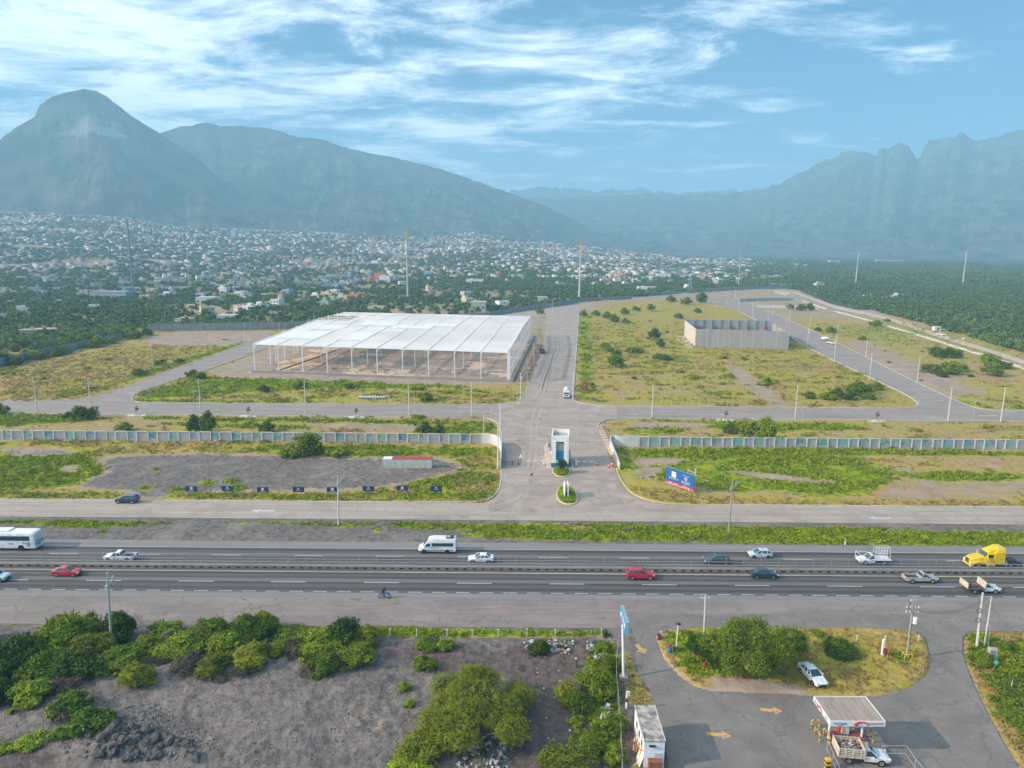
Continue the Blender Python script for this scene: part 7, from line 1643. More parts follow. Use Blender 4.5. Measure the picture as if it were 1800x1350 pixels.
# stacked pipes
pm = mat('concrete pipe', (.66, .65, .63), .8); g0 = G(632, 703)
for i in range(9):
    mb = MB(); x = g0.x + i * 1.06; R1, R0 = .52, .38; n_ = 14; 
    rings = [[(x + r * math.cos(2 * PI * k / n_), y, .55 + r * math.sin(2 * PI * k / n_)) for k in range(n_)] for r, y in ((R1, 0), (R1, 2.6), (R0, 2.6), (R0, 0))]; rings.append(rings[0]); mb.loft(rings, pm, caps=False)
    tag(mb.build('concrete_pipe', loc=(0, g0.y, 0)), 'short pale concrete pipe in the row lying by the inner road', 'pipe', 'concrete pipes laid in a row')
# grey concrete shell
t = thing('concrete_shell', 'roofless grey concrete block shell standing in the central field', 'building')
A, B, D_ = G(1222, 610), G(1384, 614.5), G(1203, 591.5); Cc = D_ + (B - A); CB = mat('tilt up concrete', (.36, .34, .33), .9, var=.12, scale=.25, stretch=(1, 1, .3)); CBL = mat('pale block wall', (.60, .52, .46), .9, var=.12, scale=.3); Hh = 10.0
B = A + (B - A) * 1.0; C2 = Vector((A.x + (D_.x - A.x) + 53.0, D_.y - 3, 0))
def cwall(nm, p, q, h, m, posts, pm_, off=.35):
    mb = MB(); d = (q - p); rz = math.atan2(d.y, d.x); c = (p + q) / 2; mb.box((c.x, c.y, h / 2), (d.length, .35, h), m, rz); wo = mb.build(nm, t); n_ = Vector((math.sin(rz), -math.cos(rz), 0))
    for i in range(posts + 1): mb = MB(); k = p.lerp(q, i / posts) + n_ * off; mb.box((k.x, k.y, h / 2 + .1), (.6, .5, h + .2), pm_, rz); mb.build('buttress', wo)
cwall('front_wall', A, B, Hh, CB, 8, mat('joint mortar', (.44, .42, .4), .9), .02); cwall('left_wall', D_, A, Hh, CBL, 3, CBL, -.05); cwall('back_wall', D_, C2, Hh + .5, mat('inner concrete', (.30, .33, .37), .9, var=.1), 10, CB, .5); cwall('right_wall', C2, B, Hh * .9, CB, 3, CB)
mb = MB()
for i in range(5): k = D_.lerp(C2, .15 + i * .19); mb.box((k.x, k.y - 1.0, 3.5), (1.2, 1.0, 7), M_RUST)
mb.build('scaffold', t)
rubble('rubble_strip', 'pale rubble lying along the left foot of the concrete shell', None, GP((1185, 590), (1205, 592), (1220, 612), (1210, 614), (1190, 600)), 160, .4, 1.2, [mat('clod c', (.45, .34, .26), .95), M_PW], .3, 'stuff')
# distant heaps by the dirt track
rubble('dirt_heaps', 'pale rubble heaps in the clearing of the scrub wood', None, GP((1500, 521), (1600, 518), (1610, 523), (1520, 528)), 120, 1.0, 4, [M_PW, MS_DIRT[2]], .5, 'stuff')
rubble('dirt_heaps', 'earth heaps beside the dirt track on the right', None, GP((1560, 566), (1690, 604), (1700, 600), (1580, 562)), 120, .6, 2.2, MS_DIRT, .5, 'stuff')
# ------------------------------------------------------------------ entrance: gate house, beds, barriers
M_WH = mat('white rendered wall', (.80, .79, .76), .8, var=.06, scale=1.5)
M_TEAL = mat('teal blue panel', (.015, .16, .27), .5)
gA, gB = G(970.3, 822), G(1001.7, 822); gw = gB.x - gA.x; gh = height_px(970.3, 822, 767); gd = G(966, 754, gh).y - G(970, 767, gh).y
t = thing('gate_house', 'narrow white gate house tower with a teal window panel at the entrance', 'gatehouse', ((gA.x + gB.x) / 2, gA.y + gd / 2, .06), math.radians(-5.5)); w, d = gw - .15, gd
mb = MB()
for sx, sy, lx, ly in ((-w / 2 + .15, 0, .3, d), (w / 2 - .15, 0, .3, d), (0, d / 2 - .15, w - .6, .3)): mb.box((sx, sy, gh / 2), (lx, ly, gh), M_WH)
mb.box((-w * .34, -d / 2 + .15, gh / 2), (w * .22, .3, gh), M_WH); mb.box((w * .34, -d / 2 + .15, gh / 2), (w * .22, .3, gh), M_WH); mb.box((0, -d / 2 + .15, gh - .75), (w * .46, .3, 1.5), M_WH); mb.box((0, -d / 2 + .15, .5), (w * .46, .3, 1.0), M_WH)
mb.build('wall', t)
mb = MB(); mb.box((0, 0, gh - 1.0), (w - .6, d - .6, .2), mat('recessed roof', (.36, .40, .38), .9, var=.2)); mb.box((w * .1, -d * .15, gh - .75), (w * .4, .5, .25), M_WH); mb.build('roof', t)
mb = MB(); mb.box((0, -d / 2 + .5, 4.9), (w * .46, .08, 2.6), mat('grey window pane', (.28, .29, .28), .2)); mb.box((0, -d / 2 + .42, 4.9), (.08, .08, 2.6), M_WH); mb.build('window', t)
mb = MB(); mb.box((0, -d / 2 + .38, 3.1), (w * .46, .1, 2.4), M_TEAL); mb.box((0, -d / 2 + .4, 1.4), (w * .46, .1, 1.0), M_WH); mb.build('panel', t)
mb = MB(); mb.box((0, 0, .55), (w + .06, d + .06, 1.1), M_TEAL); mb.build('painted_base', t)
mb = MB(); mb.tube((w / 2 + .05, -d * .1, 3.3), (w / 2 + 1.3, -d * .55, 0), .09, M_TPOLE, n=5); mb.tube((w / 2 + .05, d * .1, 3.3), (w / 2 + 1.3, -d * .35, 0), .09, M_TPOLE, n=5); mb.build('leaning_ladder', t)
mb = MB(); mb.box((-w / 2 - .1, .2, 2.6), (.5, .7, .5), M_WH); mb.build('air_conditioner', t)
M_PINK = mat('pink paving', (.58, .42, .35), .9, var=.15)
mb = MB(); mb.prism(GP((956, 783), (966, 783), (970, 822), (970, 825), (961, 825), (957, 800)), 0, .22, M_PINK); tag(mb.build('footpath'), kind='structure')
mb = MB(); mb.box((0, 0, .35), (.35, 4.0, .7), M_KERB); g_ = G(962, 785); tag(mb.build('low_wall', loc=(g_.x, g_.y + .5, .06)), 'low pale wall beside the gate house footpath', 'wall')
def planter(name, pts, label, seed, n=900):
    poly = smooth_poly(GP(*pts), 1); c = np.mean(np.array(poly), 0); inner = [(c[0] + (x - c[0]) * .88, c[1] + (y - c[1]) * .90) for x, y in poly]
    t = thing(name, label, 'planting bed', (0, 0, 0)); mb = MB(); mb.prism(poly, 0, .24, M_YEL); mb.build('kerb', t)
    mb = MB(); mb.prism(inner, .1, .27, mat('bed soil', (.12, .14, .05), .95, var=.4, scale=2)); mb.build('soil', t)
    rg_ = np.random.default_rng(seed); P_ = np.array(inner); xy = rg_.uniform(P_.min(0), P_.max(0), (n * 2, 2)); k = sdist(inner, xy[:, 0], xy[:, 1]) < -.15; xy = xy[k][:n]
    C = np.column_stack([xy, .3 + rg_.random(len(xy)) * .45]); V, F = quads(C, rg_.normal(size=C.shape) + [0, 0, .6], .17, rg_); link('plants', npmesh('plants', V, F, [L_BRIGHT]), t); return t
planter('planting_bed', [(970.5, 823.5), (970, 829), (975, 836), (986, 839.5), (999, 838.5), (1002, 832), (1001.5, 823.5)], 'kerbed planting bed at the foot of the gate house', 4)
planter('traffic_island', [(979.5, 860), (977, 869), (980, 879), (988, 886), (1000, 889), (1012, 887), (1016, 880), (1015, 870), (1009, 860), (998, 855.5), (986, 856)], 'oval planted island with a yellow kerb below the gate house', 5, 1500)
g_ = G(995.5, 877); t = thing('entrance_monument', 'two white upright slabs standing on the oval island', 'monument', (g_.x, g_.y + 1.5, .25))
for s in (-.35, .38): mb = MB(); mb.box((s, 0, 1.45), (.24, 3.0, 2.9), M_WH); mb.build('slab', t, bevel=.02)
def barrier(label, px, py, dx, L_):
    g = G(px, py); t = thing('boom_barrier', label, 'barrier', (g.x, g.y, .07), 0, 'boom barriers at the entrance'); mb = MB(); mb.box((0, 0, .7), (.5, .5, 1.4), M_WH); mb.box((0, 0, 1.42), (.56, .56, .08), M_GPOLE); mb.build('housing', t)
    mb = MB(); mb.box((dx * L_ / 2, -.3, 1.05), (L_, .08, .14), M_WH); [mb.box((dx * (k + .5) * L_ / 6, -.3, 1.05), (.4, .09, .15), M_INKR) for k in (1, 3, 5)]; mb.build('boom_arm', t)
barrier('closed white boom barrier right of the gate house', 1013, 818, 1, 5.0); barrier('closed white boom barrier left of the gate house', 956, 817, -1, 5.2)
M_DRUM = mat('orange red plastic', (.62, .06, .03), .5)
for px, py, lab in ((1050, 818.5, 'orange traffic drum at the end of the right boom'), (1070.4, 822, 'front orange traffic drum of the pair by the curved wall'), (1075.7, 819.5, 'back orange traffic drum of the pair by the curved wall')):
    g = G(px, py); t = thing('traffic_drum', lab, 'traffic drum', (g.x, g.y, .07), 0, 'orange traffic drums'); mb = MB(); mb.tube((0, 0, 0), (0, 0, 1.0), .34, M_DRUM, .24, 12); mb.build('drum_body', t); mb = MB(); mb.tube((0, 0, .55), (0, 0, .72), .30, M_INKW, .27, 12); mb.build('reflective_band', t)
for px, py, lab in ((889, 817.5, 'dark red bollard nearest the left curved wall'), (900.5, 817, 'middle dark red bollard of the left lane'), (911, 816.5, 'dark red bollard next to the left boom tip')):
    g = G(px, py); t = thing('bollard', lab, 'bollard', (g.x, g.y, .07), 0, 'red bollards on the left lane'); mb = MB(); mb.tube((0, 0, .05), (0, 0, 1.0), .1, mat('dull red', (.3, .06, .04), .6), .08, 8); mb.build('bollard_post', t); mb = MB(); mb.box((0, 0, .04), (.45, .45, .08), M_BLACK); mb.build('base_plate', t)
g = G(915.5, 805); mb = MB(); mb.box((0, 0, .05), (1.3, .8, .1), M_WH); mb.tube((0, 0, .1), (0, 0, .9), .35, M_WH, .12, 10); tag(mb.build('traffic_cone', loc=(g.x, g.y, .07)), 'white cone block standing in the shade of the left wall', 'cone')

# ------------------------------------------------------------------ billboards
M_BLUE, M_NAVY, M_CRIM = mat('billboard blue', (.01, .115, .33), .6), mat('navy sign panel', (.008, .035, .105), .5), mat('billboard crimson', (.68, .01, .10), .6)
def emblem(mb, cx, cz, s, y, m, bg):
    mb.box((cx, y, cz), (s, .02, s), m); mb.box((cx + s * .06, y - .012, cz + s * .22), (s * .7, .02, s * .05), bg); mb.box((cx + s * .02, y - .012, cz - s * .15), (s * .05, .02, s * .6), bg); mb.box((cx + s * .25, y - .012, cz - s * .05), (s * .05, .02, s * .5), bg)
p0, p1 = G(1170, 852), G(1219, 869); bw = (p1 - p0).length; rz = math.atan2(p1.y - p0.y, p1.x - p0.x); H_ = 3.75
t = thing('billboard', 'large blue billboard with a crimson stripe on the right lot', 'billboard', (*((p0 + p1) / 2)[:2], 0), rz)
mb = MB(); mb.box((0, 0, .7 + H_ / 2), (bw, .16, H_), M_BLUE); mb.box((0, .1, .7 + H_ / 2), (bw, .06, H_ + .1), M_GPOLE); mb.build('panel', t)
mb = MB(); mb.box((0, -.09, .7 + .3), (bw, .04, .55), M_CRIM); mb.box((0, -.1, .72), (bw, .05, .08), M_WH); mb.build('stripe', t)
mb = MB(); emblem(mb, -bw * .21, 3.15, 1.25, -.1, M_WH, M_BLUE); mb.build('emblem', t)
mb = MB()
for k in range(20):
    a, b = 2 * PI * k / 20, 2 * PI * (k + 1) / 20; mb.tube((bw * .22 + .42 * math.cos(a), -.1, 3.0 + .42 * math.sin(a)), (bw * .22 + .42 * math.cos(b), -.1, 3.0 + .42 * math.sin(b)), .05, M_WH, n=4)
mb.box((bw * .22, -.1, 3.0), (.16, .03, .5), M_WH); mb.build('emblem', t)
for s, x, z, sz in (('BRUNENTUM', -bw * .21, 2.15, .46), ('ALTIO', bw * .22, 2.05, .86), ('parque industrial', bw * .22, 3.72, .26), ('BODEGAS', bw * .22, 1.55, .22), ('VENTA Y RENTA', -bw * .22, 1.0, .36), ('81 8000 1234', bw * .24, 1.0, .36)): text('lettering', s, sz, M_WH, t, (x, -.12, z), (PI / 2, 0, 0))
for x in (-bw * .38, 0, bw * .3):
    mb = MB(); mb.tube((x, .3, -.2), (x, .3, .7 + H_), .11, M_POLE); mb.tube((x, .3, 3.4), (x, 2.4, 0), .07, M_POLE); mb.build('leg', t)
mb = MB(); mb.tube((bw * .45, .9, -.2), (bw * .45, .9, 6.0), .11, M_POLE); mb.tube((bw * .12, 1.6, -.2), (bw * .12, 1.6, 4.9), .1, M_POLE); mb.tube((bw * .45, .9, 4.6), (bw * .12, 1.6, 4.6), .06, M_POLE); mb.build('rear_frame', t)
for i, px in enumerate((337.5, 400.5, 462.5, 525, 585, 648, 707.5, 767)):
    g = G(px, 871.5 + (px - 550) * .002); odd = i % 2
    lab = '%s of the eight navy signs in the row, %s' % (('first', 'second', 'third', 'fourth', 'fifth', 'sixth', 'seventh', 'last')[i] + ' from the left' * (i < 7), 'with a round emblem' if odd else 'with a square emblem')
    t = thing('sign_board', lab, 'sign', (g.x, g.y, gz(g.x, g.y)), 0, 'small navy signs along the service road')
    mb = MB(); mb.box((0, 0, 1.5), (2.55, .08, 1.15), M_NAVY); mb.build('panel', t)
    for s in (-.8, .8): mb = MB(); mb.tube((s, .08, -.2), (s, .08, 1.9), .045, M_TPOLE, n=6); mb.build('leg', t)
    mb = MB()
    if odd: mb.ball((0, -.05, 1.72), .16, M_WH, (1, .15, 1)); text('lettering', 'ALTIO', .34, M_INKW, t, (0, -.06, 1.35), (PI / 2, 0, 0))
    else: emblem(mb, 0, 1.62, .55, -.05, M_WH, M_NAVY); text('lettering', 'BRUNENTUM', .2, M_INKW, t, (0, -.06, 1.14), (PI / 2, 0, 0))
    mb.build('emblem', t)
g0, g1 = G(672.3, 825), G(759.2, 825.6); cw = g1.x - g0.x
t = thing('shipping_container', 'long pale grey shipping container with a faded red roof', 'container', ((g0.x + g1.x) / 2, g0.y + 1.3, .02)); mb = MB(); CG = mat('container grey', (.62, .60, .54), .8, var=.15, scale=1.5)
mb.box((0, 0, 1.3), (cw - .1, 2.3, 2.4), CG)
for i in range(40): x = -cw / 2 + .2 + i * (cw - .4) / 39; mb.box((x, -1.17, 1.3), ((cw) / 90, .08, 2.3), CG); mb.box((x, 1.17, 1.3), (cw / 90, .08, 2.3), CG)
mb.build('body', t); mb = MB(); mb.box((.8, 0, 2.54), (cw - 1.8, 2.36, .1), mat('faded red roof', (.45, .05, .07), .8, var=.3, scale=1.5)); mb.build('roof', t)
mb = MB(); mb.box((-cw / 2 + 1.2, -.1, 2.56), (2.2, 2.2, .16), M_WH); mb.build('tarpaulin', t)
mb = MB(); [mb.box((x, y, 1.3), (.16, .16, 2.6), M_GPOLE) for x in (-cw / 2, cw / 2) for y in (-1.15, 1.15)]; mb.build('corner_post', t)

# ------------------------------------------------------------------ median of the highway
M_JERS = mat('median concrete', (.23, .22, .21), .9, var=.25, scale=1, stretch=(.1, 1, 1)); M_JERL = mat('pale median kerb', (.22, .20, .175), .9, var=.2, scale=1, stretch=(.2, 1, 1))
t = thing('median_barrier', 'long dark concrete barrier with drain openings along the highway median', 'barrier')
mb = MB(); mb.box((0, 114.1, .3), (600, .9, .6), M_JERL); mb.box((0, 115.0, .36), (600, .34, .76), M_JERS); mb.build('wall', t)
m2 = MB()
for i in range(-88, 89):
    mb = MB() if abs(i) < 50 else m2; mb.box((i * 1.56, 113.63, .3), (.62, .05, .22), M_ARCH)
    if abs(i) < 50: mb.build('drain_opening', t)
m2.build('drain_opening', t)['kind'] = 'stuff'
t = thing('median_fence', 'low steel railing running along the top of the highway median', 'fence'); z0 = .74
for i in range(-49, 50): mb = MB(); mb.tube((i * 3.03 + 1, 115.0, z0), (i * 3.03 + 1, 115.0, z0 + 1.35), .035, M_TPOLE, n=5); mb.build('post', t)
mb = MB(); mb.box((0, 115.0, z0 + .55), (299, .05, .08), M_GPOLE); mb.build('rail', t); mb = MB(); mb.box((0, 115.0, z0 + 1.33), (299, .03, .03), M_TPOLE); mb.build('top_wire', t)

# ------------------------------------------------------------------ white fence posts of the highway front and the wire fence
for px, py in ((636, 1121), (686, 1120.5), (732.5, 1120), (785.7, 1120), (830, 1120), (875.6, 1119), (926, 1119), (976, 1119), (1057, 1120.5), (1161, 1122), (1506, 1130), (1555, 1131), (1614, 1130)):
    g = G(px, py); mb = MB(); z = gz(g.x, g.y); mb.box((0, 0, .5), (.14, .14, 1.25), M_POLE); mb.box((0, 0, 1.15), (.16, .16, .08), M_WH)
    tag(mb.build('fence_post', loc=(g.x, g.y, z)), 'short white concrete fence post on the highway verge' + (' of the grey lot' if px < 1100 else ' of the island'), 'fence post', 'white fence posts along the highway verge')
t = thing('wire_fence', 'thin wire fence with grey posts between rubbish strip and forecourt', 'fence'); mb = MB(); FP = [G2(x, y) for x, y in ((1086, 1140), (1083, 1175), (1083, 1205), (1086, 1240), (1089, 1280), (1091, 1320), (1093, 1365), (1095, 1420))]
for a in FP: m2 = MB(); m2.tube((a[0], a[1], -.2), (a[0], a[1], 2.0), .04, M_GPOLE, n=6); m2.build('post', t)
for z in (.4, .8, 1.2, 1.6, 1.95): mb.path([(a[0], a[1], z) for a in FP], .012 if z < 1.9 else .018, M_TPOLE, n=4)
mb.build('wire', t)

# ------------------------------------------------------------------ forecourt: sign, hut, canopy, posts
t = thing('totem_sign', 'tall white pole carrying a sky blue box sign over the forecourt', 'sign', (0, 0, 0)); b = G(1096, 1193)
mb = MB(); mb.tube((b.x, b.y, 0), (14.5, 84, 7.0), .17, M_WH, .14, 12); mb.build('pole', t); mb = MB(); mb.box((b.x, b.y, .15), (1.1, 1.1, .5), mat('rough footing', (.35, .33, .31), .95, var=.3)); mb.build('footing', t)
SB = mat('sky blue sign face', (.02, .32, .62), .4); mb = MB(); mb.box((14.75, 84.0, 7.65), (.42, 4.5, 1.8), mat('sign box', (.28, .36, .37), .6)); mb.build('sign_box', t)
mb = MB(); mb.box((14.52, 84.0, 7.65), (.04, 4.4, 1.7), SB); mb.box((14.98, 84.0, 7.65), (.04, 4.4, 1.7), SB); mb.box((14.49, 84.0, 7.75), (.03, 3.6, .42), M_WH); mb.build('sign_face', t)
text('lettering', 'Nortegas', .55, M_INKR, t, (14.47, 84.0, 7.72), (PI / 2, 0, -PI / 2))
h_ = 3.3; a0, a1, a2, a3 = G(1115, 1241, h_), G(1152, 1241, h_), G(1170, 1304, h_), G(1131, 1304, h_); cx, cy = (a0.x + a1.x + a2.x + a3.x) / 4, (a0.y + a2.y) / 2; w, d = a2.x - a3.x, a0.y - a3.y
t = thing('white_hut', 'white block hut with a stained grey flat roof beside the forecourt', 'hut', (cx, cy, 0), math.radians(0)); mb = MB(); mb.box((0, 0, h_ / 2 - .1), (w - .15, d - .15, h_), mat('stained white wall', (.80, .80, .79), .85, col2=(.55, .58, .6), scale=1.2, lo=.5, hi=.75)); mb.build('wall', t)
mb = MB(); mb.box((0, 0, h_ + .04), (w, d, .16), mat('stained roof', (.50, .46, .41), .95, col2=(.17, .155, .14), scale=1.1, lo=.4, hi=.6, detail=9)); [mb.box((s * (w / 2 - .05), 0, h_ + .15), (.1, d, .08), M_KERB) for s in (-1, 1)]; mb.build('roof', t)
for y in (-d * .3, -d * .05, d * .2): mb = MB(); mb.box((-w / 2 + .06, y, 2.2), (.08, .5, .7), M_WIN); mb.build('window', t)
mb = MB(); mb.box((w * .2, -d / 2 + .05, .95), (.8, .08, 1.9), mat('door grey', (.45, .5, .52), .6)); mb.build('door', t); mb = MB(); mb.box((-w * .1, -d / 2, 2.8), (.7, .3, .12), M_BLACK); mb.build('lamp', t)
mb = MB(); g = G(1150, 1352); mb.box((0, 0, .6), (1.4, 1.2, 1.2), M_RUST); mb.box((0, 0, 1.24), (1.5, 1.3, .08), M_RUST); tag(mb.build('rusty_box', loc=(g.x, g.y, .05)), 'rusty steel box against the front of the white hut', 'box')
rg = random.Random(12); mb = MB(); g = G(1116, 1325)
for i in range(16): mb.tube((rg.uniform(-.7, .4), rg.uniform(-2.2, 2.2), 0), (rg.uniform(.0, .9), rg.uniform(-2.2, 2.2), rg.uniform(.9, 2.2)), .04, rg.choice((mat('orange timber', (.45, .22, .07), .8), M_RUST, M_WH)), n=5)
tag(mb.build('scrap_frames', loc=(g.x, g.y, .05)), 'rusty and orange frames leaning on the left wall of the white hut', 'scrap')
mb = MB(); g = G(1120, 1345); mb.box((0, 0, 1.0), (.1, 1.2, 2.3), mat('cream board', (.7, .62, .5), .8)); o = mb.build('board', loc=(g.x, g.y, .1)); o.rotation_euler = (0, .35, .2); tag(o, 'cream board leaning on the corner of the white hut', 'board')
g = G(1101, 1249); t = thing('vent_post', 'white post with a red band left of the white hut', 'post', (g.x, g.y, 0)); mb = MB(); mb.tube((0, 0, 0), (0, 0, 2.3), .13, M_WH); mb.box((.1, 0, 2.3), (.4, .2, .5), M_WH); mb.build('shaft', t); mb = MB(); mb.tube((0, 0, 1.45), (0, 0, 1.75), .14, M_INKR); mb.tube((0, 0, 1.2), (0, 0, 1.45), .14, M_BLACK); mb.build('band', t); mb = MB(); mb.box((0, 0, .08), (.9, .5, .22), M_WH); mb.build('foot', t)
# canopy over the pumps
zc = 4.7; c0, c1, c2, c3 = G(1432, 1222, zc), G(1526, 1227, zc), G(1553, 1268, zc), G(1458, 1268, zc); x0, x1, y0, y1 = (c0.x + c3.x) / 2, (c1.x + c2.x) / 2, (c2.y + c3.y) / 2, (c0.y + c1.y) / 2; w, d = x1 - x0, y1 - y0
t = thing('pump_canopy', 'white canopy with a ribbed grey roof over the gas pumps', 'canopy', ((x0 + x1) / 2, (y0 + y1) / 2, 0)); mb = MB(); MR = mat('ribbed roof', (.46, .40, .34), .7, col2=(.32, .27, .22), scale=1.0, stretch=(3, .3, 1))
mb.box((0, 0, zc - .12), (w - .1, d - .1, .08), MR)
for i in range(44): mb.box((-w / 2 + .12 + i * (w - .24) / 43, 0, zc - .05), (.06, d - .12, .07), MR)
mb.build('roof', t); mb = MB(); MF = mat('canopy fascia', (.70, .71, .70), .5)
for sx, sy, lx, ly in ((0, -d / 2, w + .1, .1), (0, d / 2, w + .1, .1), (-w / 2, 0, .1, d - .1), (w / 2, 0, .1, d - .1)): mb.box((sx, sy, zc - .27), (lx, ly, .62), MF)
mb.build('fascia', t)
text('lettering', 'Nortegas', .40, M_INKB, t, (-w * .33, -d / 2 - .07, zc - .22), (PI / 2, 0, 0), shear=.3); text('lettering', 'SERVICIO', .13, M_INKB, t, (-w * .33, -d / 2 - .07, zc - .47), (PI / 2, 0, 0))
text('lettering', 'CARBURANTE', .27, M_INKR, t, (w * .32, -d / 2 - .07, zc - .27), (PI / 2, 0, 0)); text('lettering', 'Nortegas', .34, M_INKD, t, (-w / 2 - .07, d * .3, zc - .27), (PI / 2, 0, -PI / 2), shear=.3); text('lettering', 'GAS', .34, M_INKR, t, (-w / 2 - .07, -d * .28, zc - .27), (PI / 2, 0, -PI / 2))
mb = MB(); q = [(w * .06 + .75 * math.cos(a), -d / 2 - .08, zc - .45 + .42 * math.sin(a)) for a in np.linspace(0, PI * .95, 12)]; mb.path(q, .075, M_INKR, n=5); mb.path([(-w * .06, -d / 2 - .08, zc - .5), (w * .0, -d / 2 - .08, zc - .2), (w * .06, -d / 2 - .08, zc - .12)], .07, M_INKR, n=5); mb.tube((w * -.03, -d / 2 - .1, zc - .5), (w * .01, -d / 2 - .1, zc - .08), .09, mat('deep blue', (.02, .04, .3), .5), n=5)
mb.path([(-w / 2 - .08, .3 + .5 * math.cos(a), zc - .45 + .35 * math.sin(a)) for a in np.linspace(0, PI, 9)], .08, M_INKR, n=5); mb.build('swoosh', t)
for px in (1456, 1514): g = G(px, 1298); mb = MB(); mb.tube((g.x - (x0 + x1) / 2, g.y - (y0 + y1) / 2, 0), (g.x - (x0 + x1) / 2, g.y - (y0 + y1) / 2, zc - .2), .13, M_WH, n=10); mb.build('column', t)
mb = MB(); i0, i1 = G(1461, 1305), G(1512, 1288); PR = mat('dull red platform', (.24, .07, .07), .8, var=.2); ix, iy = (i0.x + i1.x) / 2, (i0.y + i1.y) / 2; mb.box((ix, iy, .14), (i1.x - i0.x, i1.y - i0.y, .26), PR); mb.box((ix, i0.y - .25, .10), (i1.x - i0.x, .4, .18), mat('yellow paint', (.66, .42, .03), .6)); tag(mb.build('pump_island'), 'dull red pump platform with a yellow front edge under the canopy', 'platform')
g = G(1484, 1292); t = thing('gas_dispenser', 'white and red gas dispenser on the platform', 'dispenser', (g.x, g.y, .27)); mb = MB(); mb.box((0, 0, .65), (.8, .5, 1.3), M_WH); mb.build('cabinet', t, bevel=.03); mb = MB(); mb.box((-.5, .2, .75), (.35, .4, 1.4), M_DRUM); mb.build('red_column', t); mb = MB(); mb.path([(-.5, .1, 1.4), (-.2, -.3, 1.7), (.1, -.3, .9), (.4, -.1, 1.1)], .04, mat('yellow hose', (.7, .45, .03), .5)); mb.build('hose', t)
M_SKIN = mat('skin', (.42, .24, .16), .6)
J = dict(pelvis=(0, 0, .92), waist=(.02, 0, 1.06), chest=(.10, 0, 1.32), neck=(.17, 0, 1.44), head=(.24, 0, 1.54), crown=(.27, 0, 1.64), hil=(0, .1, .88), knl=(.05, .11, .48), anl=(-.02, .11, .08), tol=(.14, .11, .05), hir=(0, -.1, .88), knr=(.02, -.11, .48), anr=(-.08, -.11, .08), tor=(.08, -.11, .05),
         shl=(.11, .19, 1.33), ell=(.25, .22, 1.1), wrl=(.45, .15, 1.15), hal=(.52, .13, 1.16), shr=(.11, -.19, 1.33), elr=(.22, -.24, 1.1), wrr=(.42, -.17, 1.02), har=(.49, -.15, 1.02))
g = G(1489.5, 1289); p_ = person('attendant in a light grey shirt leaning over the gas dispenser', J, mat('light grey work shirt', (.50, .52, .55), .8), M_SKIN, (g.x, g.y, .27), PI)
mb = MB(); mb.ball((.26, 0, 1.62), .13, mat('dark cap', (.03, .03, .05), .7), (1, .85, .7), 12, 8); mb.box((.38, 0, 1.6), (.14, .15, .02), mat('dark cap', (.03, .03, .05), .7)); mb.build('cap', p_)
mb = MB(); MT = mat('dark trousers', (.03, .035, .05), .8)
for s in (-1, 1): mb.tube((0, s * .1, .95), (.04, s * .11, .48), .125, MT, .085, 10); mb.tube((.04, s * .11, .5), (-.05, s * .11, .06), .088, MT, .07, 10)
mb.box((0, 0, .93), (.26, .34, .18), MT); mb.build('trousers', p_)
MYB = mat('yellow hoop paint', (.72, .44, .02), .5)
def hoop(label, ax, ay, bx, by, h=1.0):
    a, b = G(ax, ay), G(bx, by); t = thing('guard_hoop', label, 'guard rail', (0, 0, 0), 0, 'yellow and black guard hoops around the pumps'); pts = [Vector((a.x, a.y, 0)), Vector((a.x, a.y, h - .15)), a.lerp(b, .12) + Vector((0, 0, h)), a.lerp(b, .88) + Vector((0, 0, h)), Vector((b.x, b.y, h - .15)), Vector((b.x, b.y, 0))]
    mb = MB(); m2 = MB(); mb.path(pts, .075, MYB, n=8)
    for p, q in zip(pts[:-1], pts[1:]):
        L_ = (q - p).length
        for k in range(int(L_ / .45)): c = p.lerp(q, (k + .5) * .45 / L_); d_ = (q - p).normalized() * .08; m2.tube(c - d_, c + d_, .079, M_BLACK, n=8)
    mb.build('hoop_tube', t); m2.build('black_bands', t)
hoop('yellow and black hoop left of the canopy, facing the camera', 1426, 1279, 1440, 1279); hoop('yellow and black hoop left of the canopy, nearest the hut', 1432, 1290, 1440, 1304); hoop('yellow and black hoop at the left canopy column', 1447, 1293, 1458, 1310); hoop('short hoop behind the dispenser, left', 1470, 1282, 1476, 1284, .9); hoop('short hoop behind the dispenser, right', 1501, 1282, 1505, 1281, .9); hoop('yellow and black hoop right of the canopy columns', 1524, 1297, 1534, 1306)
# storage tank and railings at the bottom edge
t = thing('gas_tank', 'white horizontal gas tank at the bottom edge, red at its left end', 'tank', (*G2(1528, 1394), 0)); mb = MB(); WT = mat('white tank paint', (.78, .77, .74), .4, var=.05); n_ = 20
R = [[(x, r * math.cos(2 * PI * k / n_), 1.45 + r * math.sin(2 * PI * k / n_)) for k in range(n_)] for x, r in ((-2.1, .5), (-1.95, .78), (-1.6, .93), (1.5, .93), (1.9, .78), (2.08, .45))]; mb.loft(R, WT); mb.tube((.9, 0, 2.35), (.9, 0, 2.5), .3, WT); mb.tube((.2, 0, 2.35), (.2, 0, 2.46), .12, WT); mb.build('tank_shell', t, smooth=True)
for x in (-1.2, 1.1): mb = MB(); mb.box((x, 0, .35), (.3, 1.3, .8), M_GPOLE); mb.build('saddle_support', t)
mb = MB(); mb.box((-3.3, .2, .9), (2.6, 1.5, 1.1), M_INKR); mb.box((-3.3, .2, 1.5), (2.7, 1.6, .12), M_GPOLE); mb.box((-3.3, -.56, .9), (1.6, .03, .5), M_BLACK); mb.build('pump_cabinet', t)
mb = MB(); g = G(1454, 1352)
for k in range(5): mb.box((0, 0, .15 + k * .24), (.5, .5, .24), MYB if k % 2 == 0 else M_BLACK)
